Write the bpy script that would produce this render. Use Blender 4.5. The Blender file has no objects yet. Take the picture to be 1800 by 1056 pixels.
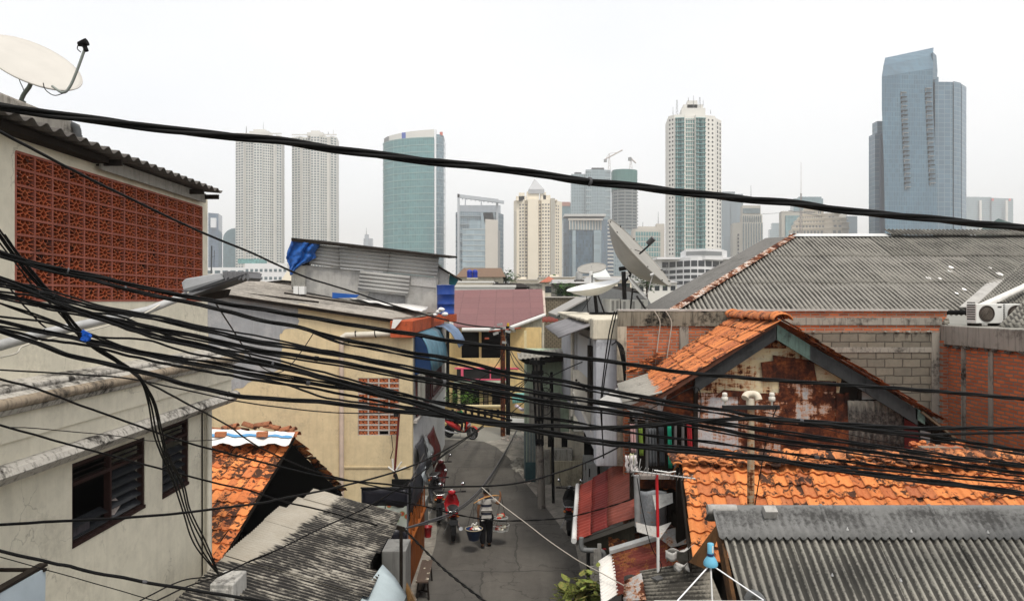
import bpy, math, random
from mathutils import Vector, Matrix, noise
R = math.radians
random.seed(7)
sc = bpy.context.scene
C = sc.collection
# ---------------------------------------------------------------- camera
F = 1250.0; CZ = 6.8
cam_d = bpy.data.cameras.new('camera'); cam = bpy.data.objects.new('camera', cam_d); C.objects.link(cam)
cam.location = (0, 0, CZ); cam.rotation_euler = (R(90), 0, 0)
cam_d.sensor_fit = 'HORIZONTAL'; cam_d.sensor_width = 36; cam_d.lens = 36 * F / 1800
cam_d.clip_start = 0.1; cam_d.clip_end = 9000
sc.camera = cam
# ---------------------------------------------------------------- sky and sun (bright overcast)
SUN_EL, SUN_AZ = 64, 158     # azimuth of the sun, degrees clockwise from +Y
w = bpy.data.worlds.new('World'); sc.world = w; w.use_nodes = True
nt = w.node_tree; nt.nodes.clear()
wo = nt.nodes.new('ShaderNodeOutputWorld')
sky = nt.nodes.new('ShaderNodeTexSky'); sky.sky_type = 'NISHITA'; sky.sun_disc = False
sky.sun_elevation = R(SUN_EL); sky.sun_rotation = R(SUN_AZ); sky.dust_density = 4
b1 = nt.nodes.new('ShaderNodeBackground'); b1.inputs[1].default_value = 0.05
b2 = nt.nodes.new('ShaderNodeBackground'); b2.inputs[1].default_value = 0.80
tc = nt.nodes.new('ShaderNodeTexCoord'); mp = nt.nodes.new('ShaderNodeMapping'); mp.inputs['Scale'].default_value = (1, 1, 2.2)
nz = nt.nodes.new('ShaderNodeTexNoise'); nz.inputs['Scale'].default_value = 1.6; nz.inputs['Detail'].default_value = 4; nz.inputs['Roughness'].default_value = .45
cr = nt.nodes.new('ShaderNodeValToRGB')
cr.color_ramp.elements[0].position = .32; cr.color_ramp.elements[0].color = (.89, .895, .90, 1)
cr.color_ramp.elements[1].position = .66; cr.color_ramp.elements[1].color = (1.03, 1.0, .95, 1)
ad = nt.nodes.new('ShaderNodeAddShader')
L = nt.links.new
L(tc.outputs['Generated'], mp.inputs[0]); L(mp.outputs[0], nz.inputs[0]); L(nz.outputs[0], cr.inputs[0]); L(cr.outputs[0], b2.inputs[0])
L(sky.outputs[0], b1.inputs[0]); L(b1.outputs[0], ad.inputs[0]); L(b2.outputs[0], ad.inputs[1]); L(ad.outputs[0], wo.inputs[0])
sd = bpy.data.lights.new('sun', 'SUN'); sd.energy = 2.4; sd.angle = R(14); sd.color = (1, .95, .87)
so = bpy.data.objects.new('sun', sd); C.objects.link(so)
sv = Vector((math.sin(R(SUN_AZ)) * math.cos(R(SUN_EL)), math.cos(R(SUN_AZ)) * math.cos(R(SUN_EL)), math.sin(R(SUN_EL))))
so.rotation_euler = sv.to_track_quat('Z', 'Y').to_euler(); so.location = sv * 60
sc.view_settings.view_transform = 'Standard'; sc.view_settings.look = 'None'
sc.view_settings.exposure = 0.30; sc.view_settings.gamma = 1; sc.view_settings.use_curve_mapping = False
sc.render.engine = 'CYCLES'
cy = sc.cycles; cy.use_denoising = True; cy.max_bounces = 6; cy.diffuse_bounces = 3; cy.glossy_bounces = 2; cy.transmission_bounces = 4
cy.transparent_max_bounces = 6; cy.volume_bounces = 0; cy.caustics_reflective = False; cy.caustics_refractive = False

# ---------------------------------------------------------------- geometry helpers
def P(px, py, Y): return Vector(((px - 900) / F * Y, Y, CZ - (py - 528) / F * Y))
def XX(px, Y): return (px - 900) / F * Y
def ZZ(py, Y): return CZ - (py - 528) / F * Y
def V(*a): return Vector(a)
def lerp(a, b, t): return a + (b - a) * t

class MB:
    def __init__(s): s.v = []; s.f = []; s.sm = []
    def add(s, vs, fs, smooth=False):
        o = len(s.v); s.v.extend(Vector(p) for p in vs)
        for f in fs: s.f.append(tuple(i + o for i in f)); s.sm.append(smooth)
        return s
    def box(s, a, b):
        x0, y0, z0 = a; x1, y1, z1 = b
        if x0 > x1: x0, x1 = x1, x0
        if y0 > y1: y0, y1 = y1, y0
        if z0 > z1: z0, z1 = z1, z0
        return s.add([(x0,y0,z0),(x1,y0,z0),(x1,y1,z0),(x0,y1,z0),(x0,y0,z1),(x1,y0,z1),(x1,y1,z1),(x0,y1,z1)],
              [(0,3,2,1),(4,5,6,7),(0,1,5,4),(1,2,6,5),(2,3,7,6),(3,0,4,7)])
    def cbox(s, c, size, M=None, taper=1.0):
        x, y, z = [q / 2 for q in size]; c = Vector(c)
        vs = [V(-x,-y,-z),V(x,-y,-z),V(x,y,-z),V(-x,y,-z)] + [V(a*taper,b*taper,z) for a, b in ((-x,-y),(x,-y),(x,y),(-x,y))]
        if M is not None: vs = [M @ p for p in vs]
        return s.add([c + p for p in vs], [(0,3,2,1),(4,5,6,7),(0,1,5,4),(1,2,6,5),(2,3,7,6),(3,0,4,7)])
    def ext(s, pts, vec, smooth=False):       # polygon extruded by a vector
        n = len(pts); vec = Vector(vec); pts = [Vector(p) for p in pts]
        fs = [tuple(range(n)), tuple(range(2*n-1, n-1, -1))] + [(i, i+n, (i+1) % n + n, (i+1) % n) for i in range(n)]
        return s.add(pts + [p + vec for p in pts], fs, smooth)
    def quad(s, a, b, c, d): return s.add([a, b, c, d], [(0,1,2,3)])
    def grid(s, rows, smooth=True, closed=False):   # rows: list of equal-length lists of points
        n = len(rows[0]); vs = [p for r in rows for p in r]; fs = []
        for j in range(len(rows)-1):
            for i in range(n if closed else n-1):
                i2 = (i+1) % n
                fs.append((j*n+i, j*n+i2, (j+1)*n+i2, (j+1)*n+i))
        return s.add(vs, fs, smooth)
    def tube(s, path, r, seg=8, cap=True, smooth=True):
        path = [Vector(p) for p in path]; n = len(path)
        rs = r if isinstance(r, (list, tuple)) else [r]*n
        t = (path[1]-path[0]).normalized()
        up = V(0,0,1) if abs(t.z) < .9 else V(1,0,0)
        a = t.cross(up).normalized(); rows = []
        for i, p in enumerate(path):
            if i == 0: t = path[1]-path[0]
            elif i == n-1: t = path[-1]-path[-2]
            else: t = (path[i+1]-path[i]).normalized() + (path[i]-path[i-1]).normalized()
            if t.length < 1e-9: t = path[-1]-path[0]
            t.normalize(); a = (a - t*a.dot(t))
            if a.length < 1e-6: a = t.orthogonal()
            a.normalize(); b = t.cross(a)
            rows.append([p + (a*math.cos(k*2*math.pi/seg) + b*math.sin(k*2*math.pi/seg))*rs[i] for k in range(seg)])
        s.grid(rows, smooth, True)
        if cap:
            s.add(rows[0], [tuple(range(seg-1,-1,-1))]); s.add(rows[-1], [tuple(range(seg))])
        return s
    def lathe(s, prof, c=(0,0,0), seg=16, M=None, smooth=True):  # prof: (radius, height) about Z
        c = Vector(c); rows = []
        for r, h in prof:
            row = [V(r*math.cos(k*2*math.pi/seg), r*math.sin(k*2*math.pi/seg), h) for k in range(seg)]
            rows.append([c + (M @ p if M is not None else p) for p in row])
        s.grid(rows, smooth, True)
        if prof[0][0] > 1e-4: s.add(rows[0], [tuple(range(seg-1,-1,-1))])
        if prof[-1][0] > 1e-4: s.add(rows[-1], [tuple(range(seg))])
        return s
    def corr(s, a, b, c, d, pitch=.1, amp=.02, seg=6, rows=2, warp=0.0, phase=0.0, square=False):
        # sheet a-b (across the waves) to d-c; ridges run a->d
        a, b, c, d = map(Vector, (a, b, c, d)); n = ((b-a).cross(d-a)).normalized()
        L_ = ((b-a).length + (c-d).length)/2; nu = max(2, int(L_/pitch*seg)); out = []
        for j in range(rows+1):
            v = j/rows; row = []
            for i in range(nu+1):
                u = i/nu; p = lerp(lerp(a, b, u), lerp(d, c, u), v)
                q = math.sin(u*L_/pitch*2*math.pi + phase)
                if square: q = max(-1, min(1, q*1.8))
                h = amp*q + (warp*noise.noise(p*1.3+V(5,3,9)) if warp else 0)
                row.append(p + n*h)
            out.append(row)
        return s.grid(out, True)
    def pipe_arc(s, pts, r, seg=8): return s.tube(smooth_path(pts, 5), r, seg)

def smooth_path(pts, k=6):
    pts = [Vector(p) for p in pts]; out = []
    for i in range(len(pts)-1):
        p0 = pts[max(i-1,0)]; p1 = pts[i]; p2 = pts[i+1]; p3 = pts[min(i+2,len(pts)-1)]
        for j in range(k):
            t = j/k
            out.append(.5*((2*p1)+(p2-p0)*t+(2*p0-5*p1+4*p2-p3)*t*t+(3*p1-p0-3*p2+p3)*t**3))
    out.append(pts[-1]); return out

BASE = {}
def tag(o, label=None, cat=None, group=None, kind=None):
    if label: o['label'] = label
    if cat: o['category'] = cat
    if group: o['group'] = group
    if kind: o['kind'] = kind
    return o
def thing(name, label, cat, loc=(0,0,0), group=None, rotz=0):
    o = bpy.data.objects.new(name, None); C.objects.link(o); o.location = loc; o.rotation_euler = (0,0,rotz)
    o.empty_display_size = .3
    BASE[o] = Vector(loc) if not rotz else Vector((0,0,0))
    return tag(o, label, cat, group)
def obj(name, mb, m, parent=None, label=None, cat=None, group=None, kind=None, local=False):
    me = bpy.data.meshes.new(name)
    if parent is not None: off = V(0,0,0) if local else BASE.get(parent, V(0,0,0))
    elif local: off = V(0,0,0)
    else:
        xs = [p.x for p in mb.v]; ys = [p.y for p in mb.v]; zs = [p.z for p in mb.v]
        off = V((min(xs)+max(xs))/2, (min(ys)+max(ys))/2, min(zs))
    me.from_pydata([p-off for p in mb.v], [], mb.f)
    if any(mb.sm): me.polygons.foreach_set('use_smooth', mb.sm)
    me.materials.append(m); me.update()
    o = bpy.data.objects.new(name, me); C.objects.link(o)
    if parent is None: o.location = off; BASE[o] = off.copy()
    else: o.parent = parent; BASE[o] = off.copy()
    tag(o, label, cat, group, kind)
    return o
def dup(o, parent=None):
    c = o.copy(); C.objects.link(c)
    if parent is not None: c.parent = parent
    for ch in [k for k in bpy.data.objects if k.parent is o]: dup(ch, c)
    return c
def bevel(o, w=.01, seg=2):
    m = o.modifiers.new('bevel', 'BEVEL'); m.width = w; m.segments = seg; m.limit_method = 'ANGLE'; return o
def subd(o, n=1):
    m = o.modifiers.new('subd', 'SUBSURF'); m.levels = n; m.render_levels = n; return o
def solid(o, t=.01):
    m = o.modifiers.new('solid', 'SOLIDIFY'); m.thickness = t; return o

# ---------------------------------------------------------------- materials
class NT:
    def __init__(s, name):
        s.m = bpy.data.materials.new(name); s.m.use_nodes = True; s.t = s.m.node_tree; s.bs = s.t.nodes['Principled BSDF']
        s.tc = None
    def n(s, typ, **k):
        nd = s.t.nodes.new(typ)
        for a, b in k.items():
            if a in nd.inputs: nd.inputs[a].default_value = b
            else: setattr(nd, a, b)
        return nd
    def l(s, a, b): s.t.links.new(a, b)
    def co(s, scale=(1,1,1), kind='Object', axes=None):
        if s.tc is None: s.tc = s.n('ShaderNodeTexCoord')
        src = s.tc.outputs[kind]
        if axes:
            sp = s.n('ShaderNodeSeparateXYZ'); cb = s.n('ShaderNodeCombineXYZ'); s.l(src, sp.inputs[0])
            for i, a in enumerate(axes):
                if a in 'XYZ': s.l(sp.outputs['XYZ'.index(a)], cb.inputs[i])
                elif a == 'S':
                    m = s.n('ShaderNodeMath', operation='ADD'); s.l(sp.outputs[0], m.inputs[0]); s.l(sp.outputs[1], m.inputs[1]); s.l(m.outputs[0], cb.inputs[i])
            src = cb.outputs[0]
        m = s.n('ShaderNodeMapping'); m.inputs['Scale'].default_value = scale; s.l(src, m.inputs[0])
        return m.outputs[0]
    def noise(s, vec, scale=5, detail=4, rough=.6, dist=0):
        nd = s.n('ShaderNodeTexNoise', Scale=scale, Detail=detail, Roughness=rough, Distortion=dist); s.l(vec, nd.inputs['Vector']); return nd.outputs[0]
    def ramp(s, fac, stops, interp='LINEAR'):
        r = s.n('ShaderNodeValToRGB'); r.color_ramp.interpolation = interp; e = r.color_ramp.elements
        while len(e) < len(stops): e.new(.5)
        for i, (p, c) in enumerate(stops):
            e[i].position = p; e[i].color = (c, c, c, 1) if isinstance(c, (int, float)) else (*c, 1)
        s.l(fac, r.inputs[0]); return r.outputs[0]
    def mix(s, fac, a, b, mode='MIX'):
        m = s.n('ShaderNodeMix', data_type='RGBA', blend_type=mode)
        for k, val in ((0, fac), (6, a), (7, b)):
            sock = m.inputs[k]
            if hasattr(val, 'node'): s.l(val, sock)
            elif isinstance(val, (int, float)): sock.default_value = val if k == 0 else (val, val, val, 1)
            else: sock.default_value = (*val, 1)
        return m.outputs[2]
    def math(s, op, a, b=None):
        m = s.n('ShaderNodeMath', operation=op)
        for i, v in enumerate((a, b)):
            if v is None: continue
            if hasattr(v, 'node'): s.l(v, m.inputs[i])
            else: m.inputs[i].default_value = v
        return m.outputs[0]
    def rnd(s): return s.n('ShaderNodeNewGeometry').outputs['Random Per Island']
    def fin(s, col, rough=.8, metal=0, bump=None, bs=.3, dist=.01, spec=None):
        if hasattr(col, 'node'): s.l(col, s.bs.inputs['Base Color'])
        else: s.bs.inputs['Base Color'].default_value = (*col, 1)
        for k, v in (('Roughness', rough), ('Metallic', metal)):
            if hasattr(v, 'node'): s.l(v, s.bs.inputs[k])
            else: s.bs.inputs[k].default_value = v
        if spec is not None: s.bs.inputs['Specular IOR Level'].default_value = spec
        if bump is not None:
            b = s.n('ShaderNodeBump', Strength=bs, Distance=dist); s.l(bump, b.inputs['Height']); s.l(b.outputs[0], s.bs.inputs['Normal'])
        return s.m

def hexc(h):
    h = h.lstrip('#'); c = [int(h[i:i+2], 16)/255 for i in (0,2,4)]
    return tuple((x/12.92 if x <= .04045 else ((x+.055)/1.055)**2.4) for x in c)
def sc3(c, k): return tuple(min(1, x*k) for x in c)

def m_paint(name, col, rough=.45, var=.12, scale=6, metal=0, bs=.1):
    t = NT(name); v = t.co(); n = t.noise(v, scale, 5, .65)
    c = t.mix(t.ramp(n, [(.3, 0), (.7, 1)]), sc3(col, 1-var), sc3(col, 1+var*.6))
    return t.fin(c, rough, metal, n, bs, .005, spec=(.5 if metal or rough < .3 else .25 if rough < .5 else .12))
def m_plaster(name, col, dirt=(.05,.045,.04), amt=.5, streak=.5, second=None, sscale=1.0, rough=.85, cracks=0):
    t = NT(name); v = t.co(); big = t.noise(v, .9*sscale, 5, .6); fine = t.noise(v, 14, 6, .7); med = t.noise(v, 3.1, 6, .68)
    st = t.noise(t.co((5, 5, .35)), 1.6*sscale, 6, .7)
    c = t.mix(t.ramp(med, [(.35, 0), (.65, 1)]), sc3(col, .9), sc3(col, 1.06))
    if second: c = t.mix(t.ramp(big, [(.47, 0), (.53, 1)]), c, second)
    k = t.math('MULTIPLY', t.ramp(st, [(.5, 0), (.74, 1)]), streak)
    c = t.mix(k, c, dirt)
    if cracks:
        vo = t.n('ShaderNodeTexVoronoi', feature='DISTANCE_TO_EDGE', Scale=1.1); ds = t.n('ShaderNodeVectorMath', operation='ADD'); nn = t.n('ShaderNodeTexNoise', Scale=2.2, Detail=6.0); t.l(v, nn.inputs[0]); t.l(v, ds.inputs[0]); t.l(nn.outputs[1], ds.inputs[1]); t.l(ds.outputs[0], vo.inputs[0])
        c = t.mix(t.math('MULTIPLY', t.math('MULTIPLY', t.ramp(vo.outputs[0], [(0, 1), (.012, 0)]), t.ramp(t.noise(v, .8, 3, .5), [(.5, 0), (.58, 1)])), cracks), c, dirt)
    d = t.math('MULTIPLY', t.ramp(t.math('MULTIPLY', big, t.math('ADD', fine, .5)), [(.52, 0), (.72, 1)]), amt)
    c = t.mix(d, c, dirt)
    return t.fin(c, rough, 0, t.mix(.5, fine, med), .35, .012, spec=.12)
def m_asbestos(name, light=(.36,.345,.31), dark=(.035,.033,.03), cover=.5, scale=1.0, fine=26, wave=None, stripe=None):
    t = NT(name); v = t.co(); a = t.noise(v, 1.5*scale, 6, .7); b = t.noise(v, fine, 5, .75); c2 = t.noise(v, 6*scale, 5, .7)
    r = t.rnd()
    base = t.mix(t.ramp(c2, [(.3, 0), (.7, 1)]), sc3(light, .72), sc3(light, 1.15))
    base = t.mix(t.math('MULTIPLY', r, .5), base, sc3(light, .5))
    f = t.math('ADD', t.math('MULTIPLY', a, .9), t.math('MULTIPLY', b, .75))
    pt = t.n('ShaderNodeNewGeometry').outputs['Pointiness']   # darkens the valleys of the sheet, pales the ridges
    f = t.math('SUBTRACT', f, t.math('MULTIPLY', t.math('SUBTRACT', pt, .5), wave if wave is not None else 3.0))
    if stripe:      # axis, pitch, origin offset, amount: sine bands, darker in the troughs
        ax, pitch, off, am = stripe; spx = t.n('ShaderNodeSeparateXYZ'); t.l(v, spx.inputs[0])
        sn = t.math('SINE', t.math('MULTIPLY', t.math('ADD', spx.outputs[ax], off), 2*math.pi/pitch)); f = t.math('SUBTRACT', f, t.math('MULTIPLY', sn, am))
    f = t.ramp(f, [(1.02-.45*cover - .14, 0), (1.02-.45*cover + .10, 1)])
    c = t.mix(t.math('MULTIPLY', f, .85), base, dark)
    return t.fin(c, .93, 0, b, .5, .01, spec=.2)
def m_tile(name, cols=None, lichen=.5, scale=1.0):
    t = NT(name); v = t.co(); r = t.rnd(); n = t.noise(v, 7*scale, 6, .72, .4); n2 = t.noise(v, 30, 5, .7); n3 = t.noise(v, 1.3, 3, .5)
    cols = cols or [(0,(.42,.10,.028)),(.3,(.60,.17,.045)),(.55,(.72,.24,.07)),(.8,(.66,.21,.055)),(1,(.34,.085,.035))]
    c = t.ramp(r, cols)
    c = t.mix(t.ramp(n2, [(.3, 0), (.75, .55)]), c, t.mix(.5, c, (.85,.42,.18)))
    # moss: strongest on some tiles
    s_ = t.math('ADD', n, t.math('MULTIPLY', t.math('FRACT', t.math('MULTIPLY', r, 17.3)), .16))
    s_ = t.math('ADD', s_, t.math('MULTIPLY', n3, .18))
    k = t.ramp(s_, [(.80-.16*lichen, 0), (.86-.16*lichen, 1)])
    c = t.mix(t.math('MULTIPLY', k, .93), c, (.014,.010,.009))
    return t.fin(c, .85, 0, n2, .5, .006, spec=.25)
def m_brick(name, axes='XZ0', c1=(.60,.14,.05), c2=(.36,.075,.03), mortar=(.30,.27,.23), bw=.21, bh=.062, dirt=.4, ms=.013, off=.5):
    t = NT(name); v = t.co(axes=axes); wv = t.noise(t.co(), 3, 3, .5)
    jit = t.n('ShaderNodeVectorMath', operation='ADD'); t.l(v, jit.inputs[0])
    sc_ = t.n('ShaderNodeVectorMath', operation='SCALE'); sc_.inputs['Scale'].default_value = .045
    nv = t.n('ShaderNodeTexNoise', Scale=5.0, Detail=3.0); t.l(t.co(), nv.inputs[0]); t.l(nv.outputs[1], sc_.inputs[0]); t.l(sc_.outputs[0], jit.inputs[1])
    b = t.n('ShaderNodeTexBrick', offset=off); b.inputs['Scale'].default_value = 1; b.inputs['Brick Width'].default_value = bw; b.inputs['Row Height'].default_value = bh
    b.inputs['Mortar Size'].default_value = ms; b.inputs['Mortar Smooth'].default_value = .3; b.inputs['Bias'].default_value = 0
    b.inputs['Color1'].default_value = (*c1, 1); b.inputs['Color2'].default_value = (*c2, 1); b.inputs['Mortar'].default_value = (*mortar, 1)
    t.l(jit.outputs[0], b.inputs['Vector'])
    n = t.noise(t.co(), 9, 6, .7); n2 = t.noise(t.co(), 1.1, 5, .7)
    c = t.mix(t.ramp(n, [(.35, 0), (.7, .55)]), b.outputs[0], t.mix(.6, b.outputs[0], mortar))
    c = t.mix(t.math('MULTIPLY', t.ramp(n2, [(.5, 0), (.7, 1)]), dirt), c, (.035,.03,.027))
    h = t.math('SUBTRACT', t.math('MULTIPLY', n, .5), b.outputs['Fac'])
    return t.fin(c, .9, 0, h, .9, .012, spec=.2)
def m_rust(name, base=(.42,.41,.38), amt=.5, axes=None, scale=1.0, cream=None):
    t = NT(name); v = t.co(); a = t.noise(v, 1.3*scale, 8, .74, .4); s_ = t.noise(t.co((5,5,.45)), 1.6*scale, 7, .75); h = t.noise(t.co((.9,.9,6)), 1.7*scale, 7, .78)
    g = t.noise(v, 25, 4, .7)
    f = t.math('ADD', t.math('MULTIPLY', a, .55), t.math('ADD', t.math('MULTIPLY', s_, .35), t.math('MULTIPLY', h, .40)))   # mean .65
    rc = t.ramp(t.noise(v, 5, 7, .75), [(.34, (.012,.006,.005)), (.47, (.045,.013,.007)), (.58, (.12,.034,.012)), (.72, (.26,.085,.022)), (.85, (.42,.17,.05))])
    zb = t.mix(t.ramp(g, [(.3, 0), (.7, 1)]), sc3(base, .72), sc3(base, 1.12))
    if cream: zb = t.mix(t.ramp(h, [(.46, 0), (.54, 1)]), cream, zb)
    th = .65 + (.5-amt)*.36
    c = t.mix(t.ramp(f, [(th-.045, 0), (th+.005, .85)]), zb, (.36,.14,.04))
    c = t.mix(t.ramp(f, [(th, 0), (th+.02, 1)]), c, rc)
    return t.fin(c, .8, .05, f, .5, .01, spec=.15)
def m_glassgrid(name, glass, line, fh=4.0, pw=1.6, axes='SZ0', ms=.10, var=.35, rough=.16, spec=.6, v2=None):
    t = NT(name); v = t.co(axes=axes)
    b = t.n('ShaderNodeTexBrick', offset=0.0); b.inputs['Scale'].default_value = 1; b.inputs['Brick Width'].default_value = pw; b.inputs['Row Height'].default_value = fh
    b.inputs['Mortar Size'].default_value = ms; b.inputs['Mortar Smooth'].default_value = .1
    b.inputs['Color1'].default_value = (*sc3(glass, 1-var), 1); b.inputs['Color2'].default_value = (*sc3(glass, 1+var), 1); b.inputs['Mortar'].default_value = (*line, 1)
    t.l(v, b.inputs['Vector'])
    big = t.noise(t.co((.02,.02,.006)), 1.2, 5, .6, .5)
    c = t.mix(t.math('MULTIPLY', t.ramp(big, [(.45, 0), (.62, 1)]), .5), b.outputs[0], v2 or sc3(glass, .55))
    return t.fin(c, rough, 0, None, spec=spec)
# ================================================================= GROUND, ROAD, HAZE
t_ = NT('ground_mat'); v_ = t_.co()
c_ = t_.mix(t_.noise(v_, .05, 5), (.11,.11,.09), (.24,.23,.20)); M_ground = t_.fin(c_, .95)
gb = MB(); gb.grid([[V(x, y, 0) for x in (-3500,-300,-60,-8,0,8,60,300,3500)] for y in (-40,5,20,40,80,300,1000,5500)], False)
obj('ground', gb, M_ground, kind='structure')
t_ = NT('asphalt'); v_ = t_.co(); n_ = t_.noise(v_, .8, 6, .7); f_ = t_.noise(v_, 60, 4, .7); st_ = t_.noise(t_.co((2.2, .25, 1)), 1.3, 5, .6)
c_ = t_.mix(t_.ramp(n_, [(.3, 0), (.7, 1)]), (.062,.058,.052), (.105,.098,.088)); c_ = t_.mix(t_.ramp(st_, [(.45, 0), (.7, .5)]), c_, (.05,.046,.042))
c_ = t_.mix(t_.ramp(f_, [(.45, 0), (.8, .5)]), c_, (.16,.15,.135))
cr_ = t_.n('ShaderNodeTexVoronoi', feature='DISTANCE_TO_EDGE', Scale=.55); wv_ = t_.n('ShaderNodeVectorMath', operation='ADD'); nn_ = t_.n('ShaderNodeTexNoise', Scale=1.7, Detail=5.0)
t_.l(v_, nn_.inputs[0]); t_.l(v_, wv_.inputs[0]); t_.l(nn_.outputs[1], wv_.inputs[1]); t_.l(wv_.outputs[0], cr_.inputs[0])
c_ = t_.mix(t_.ramp(cr_.outputs[0], [(.0, .6), (.012, 0)]), c_, (.03,.028,.026))
pn_ = t_.n('ShaderNodeTexBrick', offset=.37); pn_.inputs['Scale'].default_value = 1; pn_.inputs['Brick Width'].default_value = 2.3; pn_.inputs['Row Height'].default_value = 3.7; pn_.inputs['Mortar Size'].default_value = .025
pn_.inputs['Color1'].default_value = (.80,.80,.80,1); pn_.inputs['Color2'].default_value = (1.08,1.06,1.02,1); pn_.inputs['Mortar'].default_value = (.5,.5,.5,1)
wn_ = t_.n('ShaderNodeVectorMath', operation='ADD'); ws_ = t_.n('ShaderNodeVectorMath', operation='SCALE'); ws_.inputs['Scale'].default_value = .35; t_.l(nn_.outputs[1], ws_.inputs[0]); t_.l(v_, wn_.inputs[0]); t_.l(ws_.outputs[0], wn_.inputs[1]); t_.l(wn_.outputs[0], pn_.inputs['Vector'])
c_ = t_.mix(.8, c_, pn_.outputs[0], 'MULTIPLY'); sp_ = t_.noise(v_, 2.6, 7, .8); c_ = t_.mix(t_.ramp(sp_, [(.60, 0), (.68, .6)]), c_, (.035,.032,.030)); c_ = t_.mix(t_.ramp(t_.noise(v_, 17, 3, .9), [(.70, 0), (.73, .8)]), c_, (.22,.20,.17))
M_asph = t_.fin(c_, .9, 0, f_, .5, .01, spec=.2)
def G(px, py): Y = CZ*F/(py-528); return V(XX(px, Y), Y, 0)
def strip(name, left, right, z, m):
    b = MB(); b.grid([[V(l.x, l.y, z), lerp(V(l.x,l.y,z), V(r.x,r.y,z), .5), V(r.x, r.y, z)] for l, r in zip(left, right)], False)
    return obj(name, b, m, kind='structure')
# the street comes towards the camera, then bends left behind the white-walled house
roadL = [V(-2.15,4,0), V(-2.15,16,0), G(752,1000), G(765,960), G(772,900), G(778,850), G(783,800), G(770,786), G(700,782), V(-20,36,0)]
roadR = [V(2.2,4,0), V(2.0,16,0), G(1020,1000), G(1012,960), G(970,905), G(925,850), G(895,805), G(872,785), G(850,776), V(-19.5,39.5,0)]
strip('road', roadL, roadR, .012, M_asph)
t_ = NT('concrete_ground'); v_ = t_.co(); n_ = t_.noise(v_, 1.2, 7, .72); f_ = t_.noise(v_, 9, 6, .75)
c_ = t_.mix(t_.ramp(n_, [(.35, 0), (.65, 1)]), (.115,.105,.088), (.30,.275,.235)); c_ = t_.mix(t_.ramp(f_, [(.5, 0), (.72, .7)]), c_, (.07,.062,.05)); M_conc = t_.fin(c_, .93, 0, f_, .6, .02)
strip('pavement', [roadR[i] for i in (0,1,2,3,4,5,6,7,8)], [V(3.4,4,0), V(3.4,16,0), V(3.6,18,0), V(3.7,20,0), V(3.7,23,0), G(1060,850), G(1000,800), G(960,782), G(905,770)], .006, M_conc)
strip('kerb_strip', [V(-3.4,4,0), V(-3.4,16,0), V(-3.4,18,0), V(-3.4,22,0), V(-3.3,30,0)], [roadL[0], roadL[1], roadL[2], roadL[3], V(-3.05,31,0)], .05, M_conc)

hz = MB(); hz.box((-2600, -30, -1), (2600, 3300, 330))
t_ = NT('haze_air'); t_.t.nodes.remove(t_.bs); pv = t_.n('ShaderNodeVolumePrincipled'); pv.inputs['Density'].default_value = .00034; pv.inputs['Color'].default_value = (1,.99,.97,1)
pv.inputs['Anisotropy'].default_value = 0.0
t_.l(pv.outputs[0], t_.t.nodes['Material Output'].inputs['Volume'])
obj('haze', hz, t_.m, kind='stuff')

# ================================================================= SKYLINE
M_wht = m_paint('tower_white', (.62,.61,.57), .7, .06, .05); M_cream = m_paint('tower_cream', (.74,.67,.54), .7, .05, .05)
M_beige = m_paint('tower_beige', (.50,.47,.42), .7, .08, .05); M_grey = m_paint('tower_grey', (.22,.23,.235), .7, .1, .05)
M_tan = m_paint('tower_tan', (.40,.38,.33), .7, .05, .05)  # plain tan for side panels and beige walls
M_win = m_paint('tower_window_glass', (.055,.085,.10), .2, .4, .6); M_wing = m_paint('tower_window_green', (.12,.27,.27), .2, .5, .5)
M_dk = m_paint('tower_dark', (.03,.035,.04), .5, .2, .3); M_metal = m_paint('tower_metal', (.20,.20,.20), .5, .1, 1)
M_wingrey = m_paint('tower_window_grey', (.11,.155,.17), .25, .55, .35)

def plan(chain, depth): # chain of (px, Y) from left to right -> plan points; closed behind
    pts = [V(XX(px, Y), Y, 0) for px, Y in chain]
    a, b = pts[0], pts[-1]
    return pts, pts + [V(b.x + b.x/b.y*depth*.55, b.y+depth, 0), V(a.x + a.x/a.y*depth*.55, a.y+depth, 0)]
def body(b, chain, depth, py, z0=0.0, py_Y=None):
    pts, full = plan(chain, depth); zt = ZZ(py, py_Y or min(y for _, y in chain))
    b.ext([V(p.x, p.y, z0) for p in full], (0, 0, zt-z0)); return pts, zt
def windows(t, pts, facets, ztop, fh, zvis, m, limit=100):
    made = 0; rest = MB(); nrest = 0
    for i, cols, wf, hf in facets:
        a, b = pts[i], pts[i+1]; d = b-a; L_ = d.length; u = d.normalized(); n = V(u.y, -u.x, 0)
        cw = L_/cols; ww, wh = cw*wf, fh*hf; proto = None
        for k in range(cols):
            z = ztop - fh
            while z > zvis:
                c = a + u*(cw*(k+.5)); c = V(c.x, c.y, z+fh*.45)
                corners = [c - u*ww/2 - V(0,0,wh/2), c + u*ww/2 - V(0,0,wh/2), c + u*ww/2 + V(0,0,wh/2), c - u*ww/2 + V(0,0,wh/2)]
                if made < limit:
                    if proto is None:
                        w_ = MB(); w_.ext([q - n*.1 for q in corners], n*.22); proto = obj('window', w_, m, t); proto['c'] = list(c)
                        pc = c.copy(); del proto['c']
                    else:
                        o = proto.copy(); C.objects.link(o); o.location = proto.location + (c - pc)
                    made += 1
                else:
                    rest.ext([q - n*.1 for q in corners], n*.22); nrest += 1
                z -= fh
    if nrest: obj('window', rest, m, t, kind='stuff')
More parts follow.
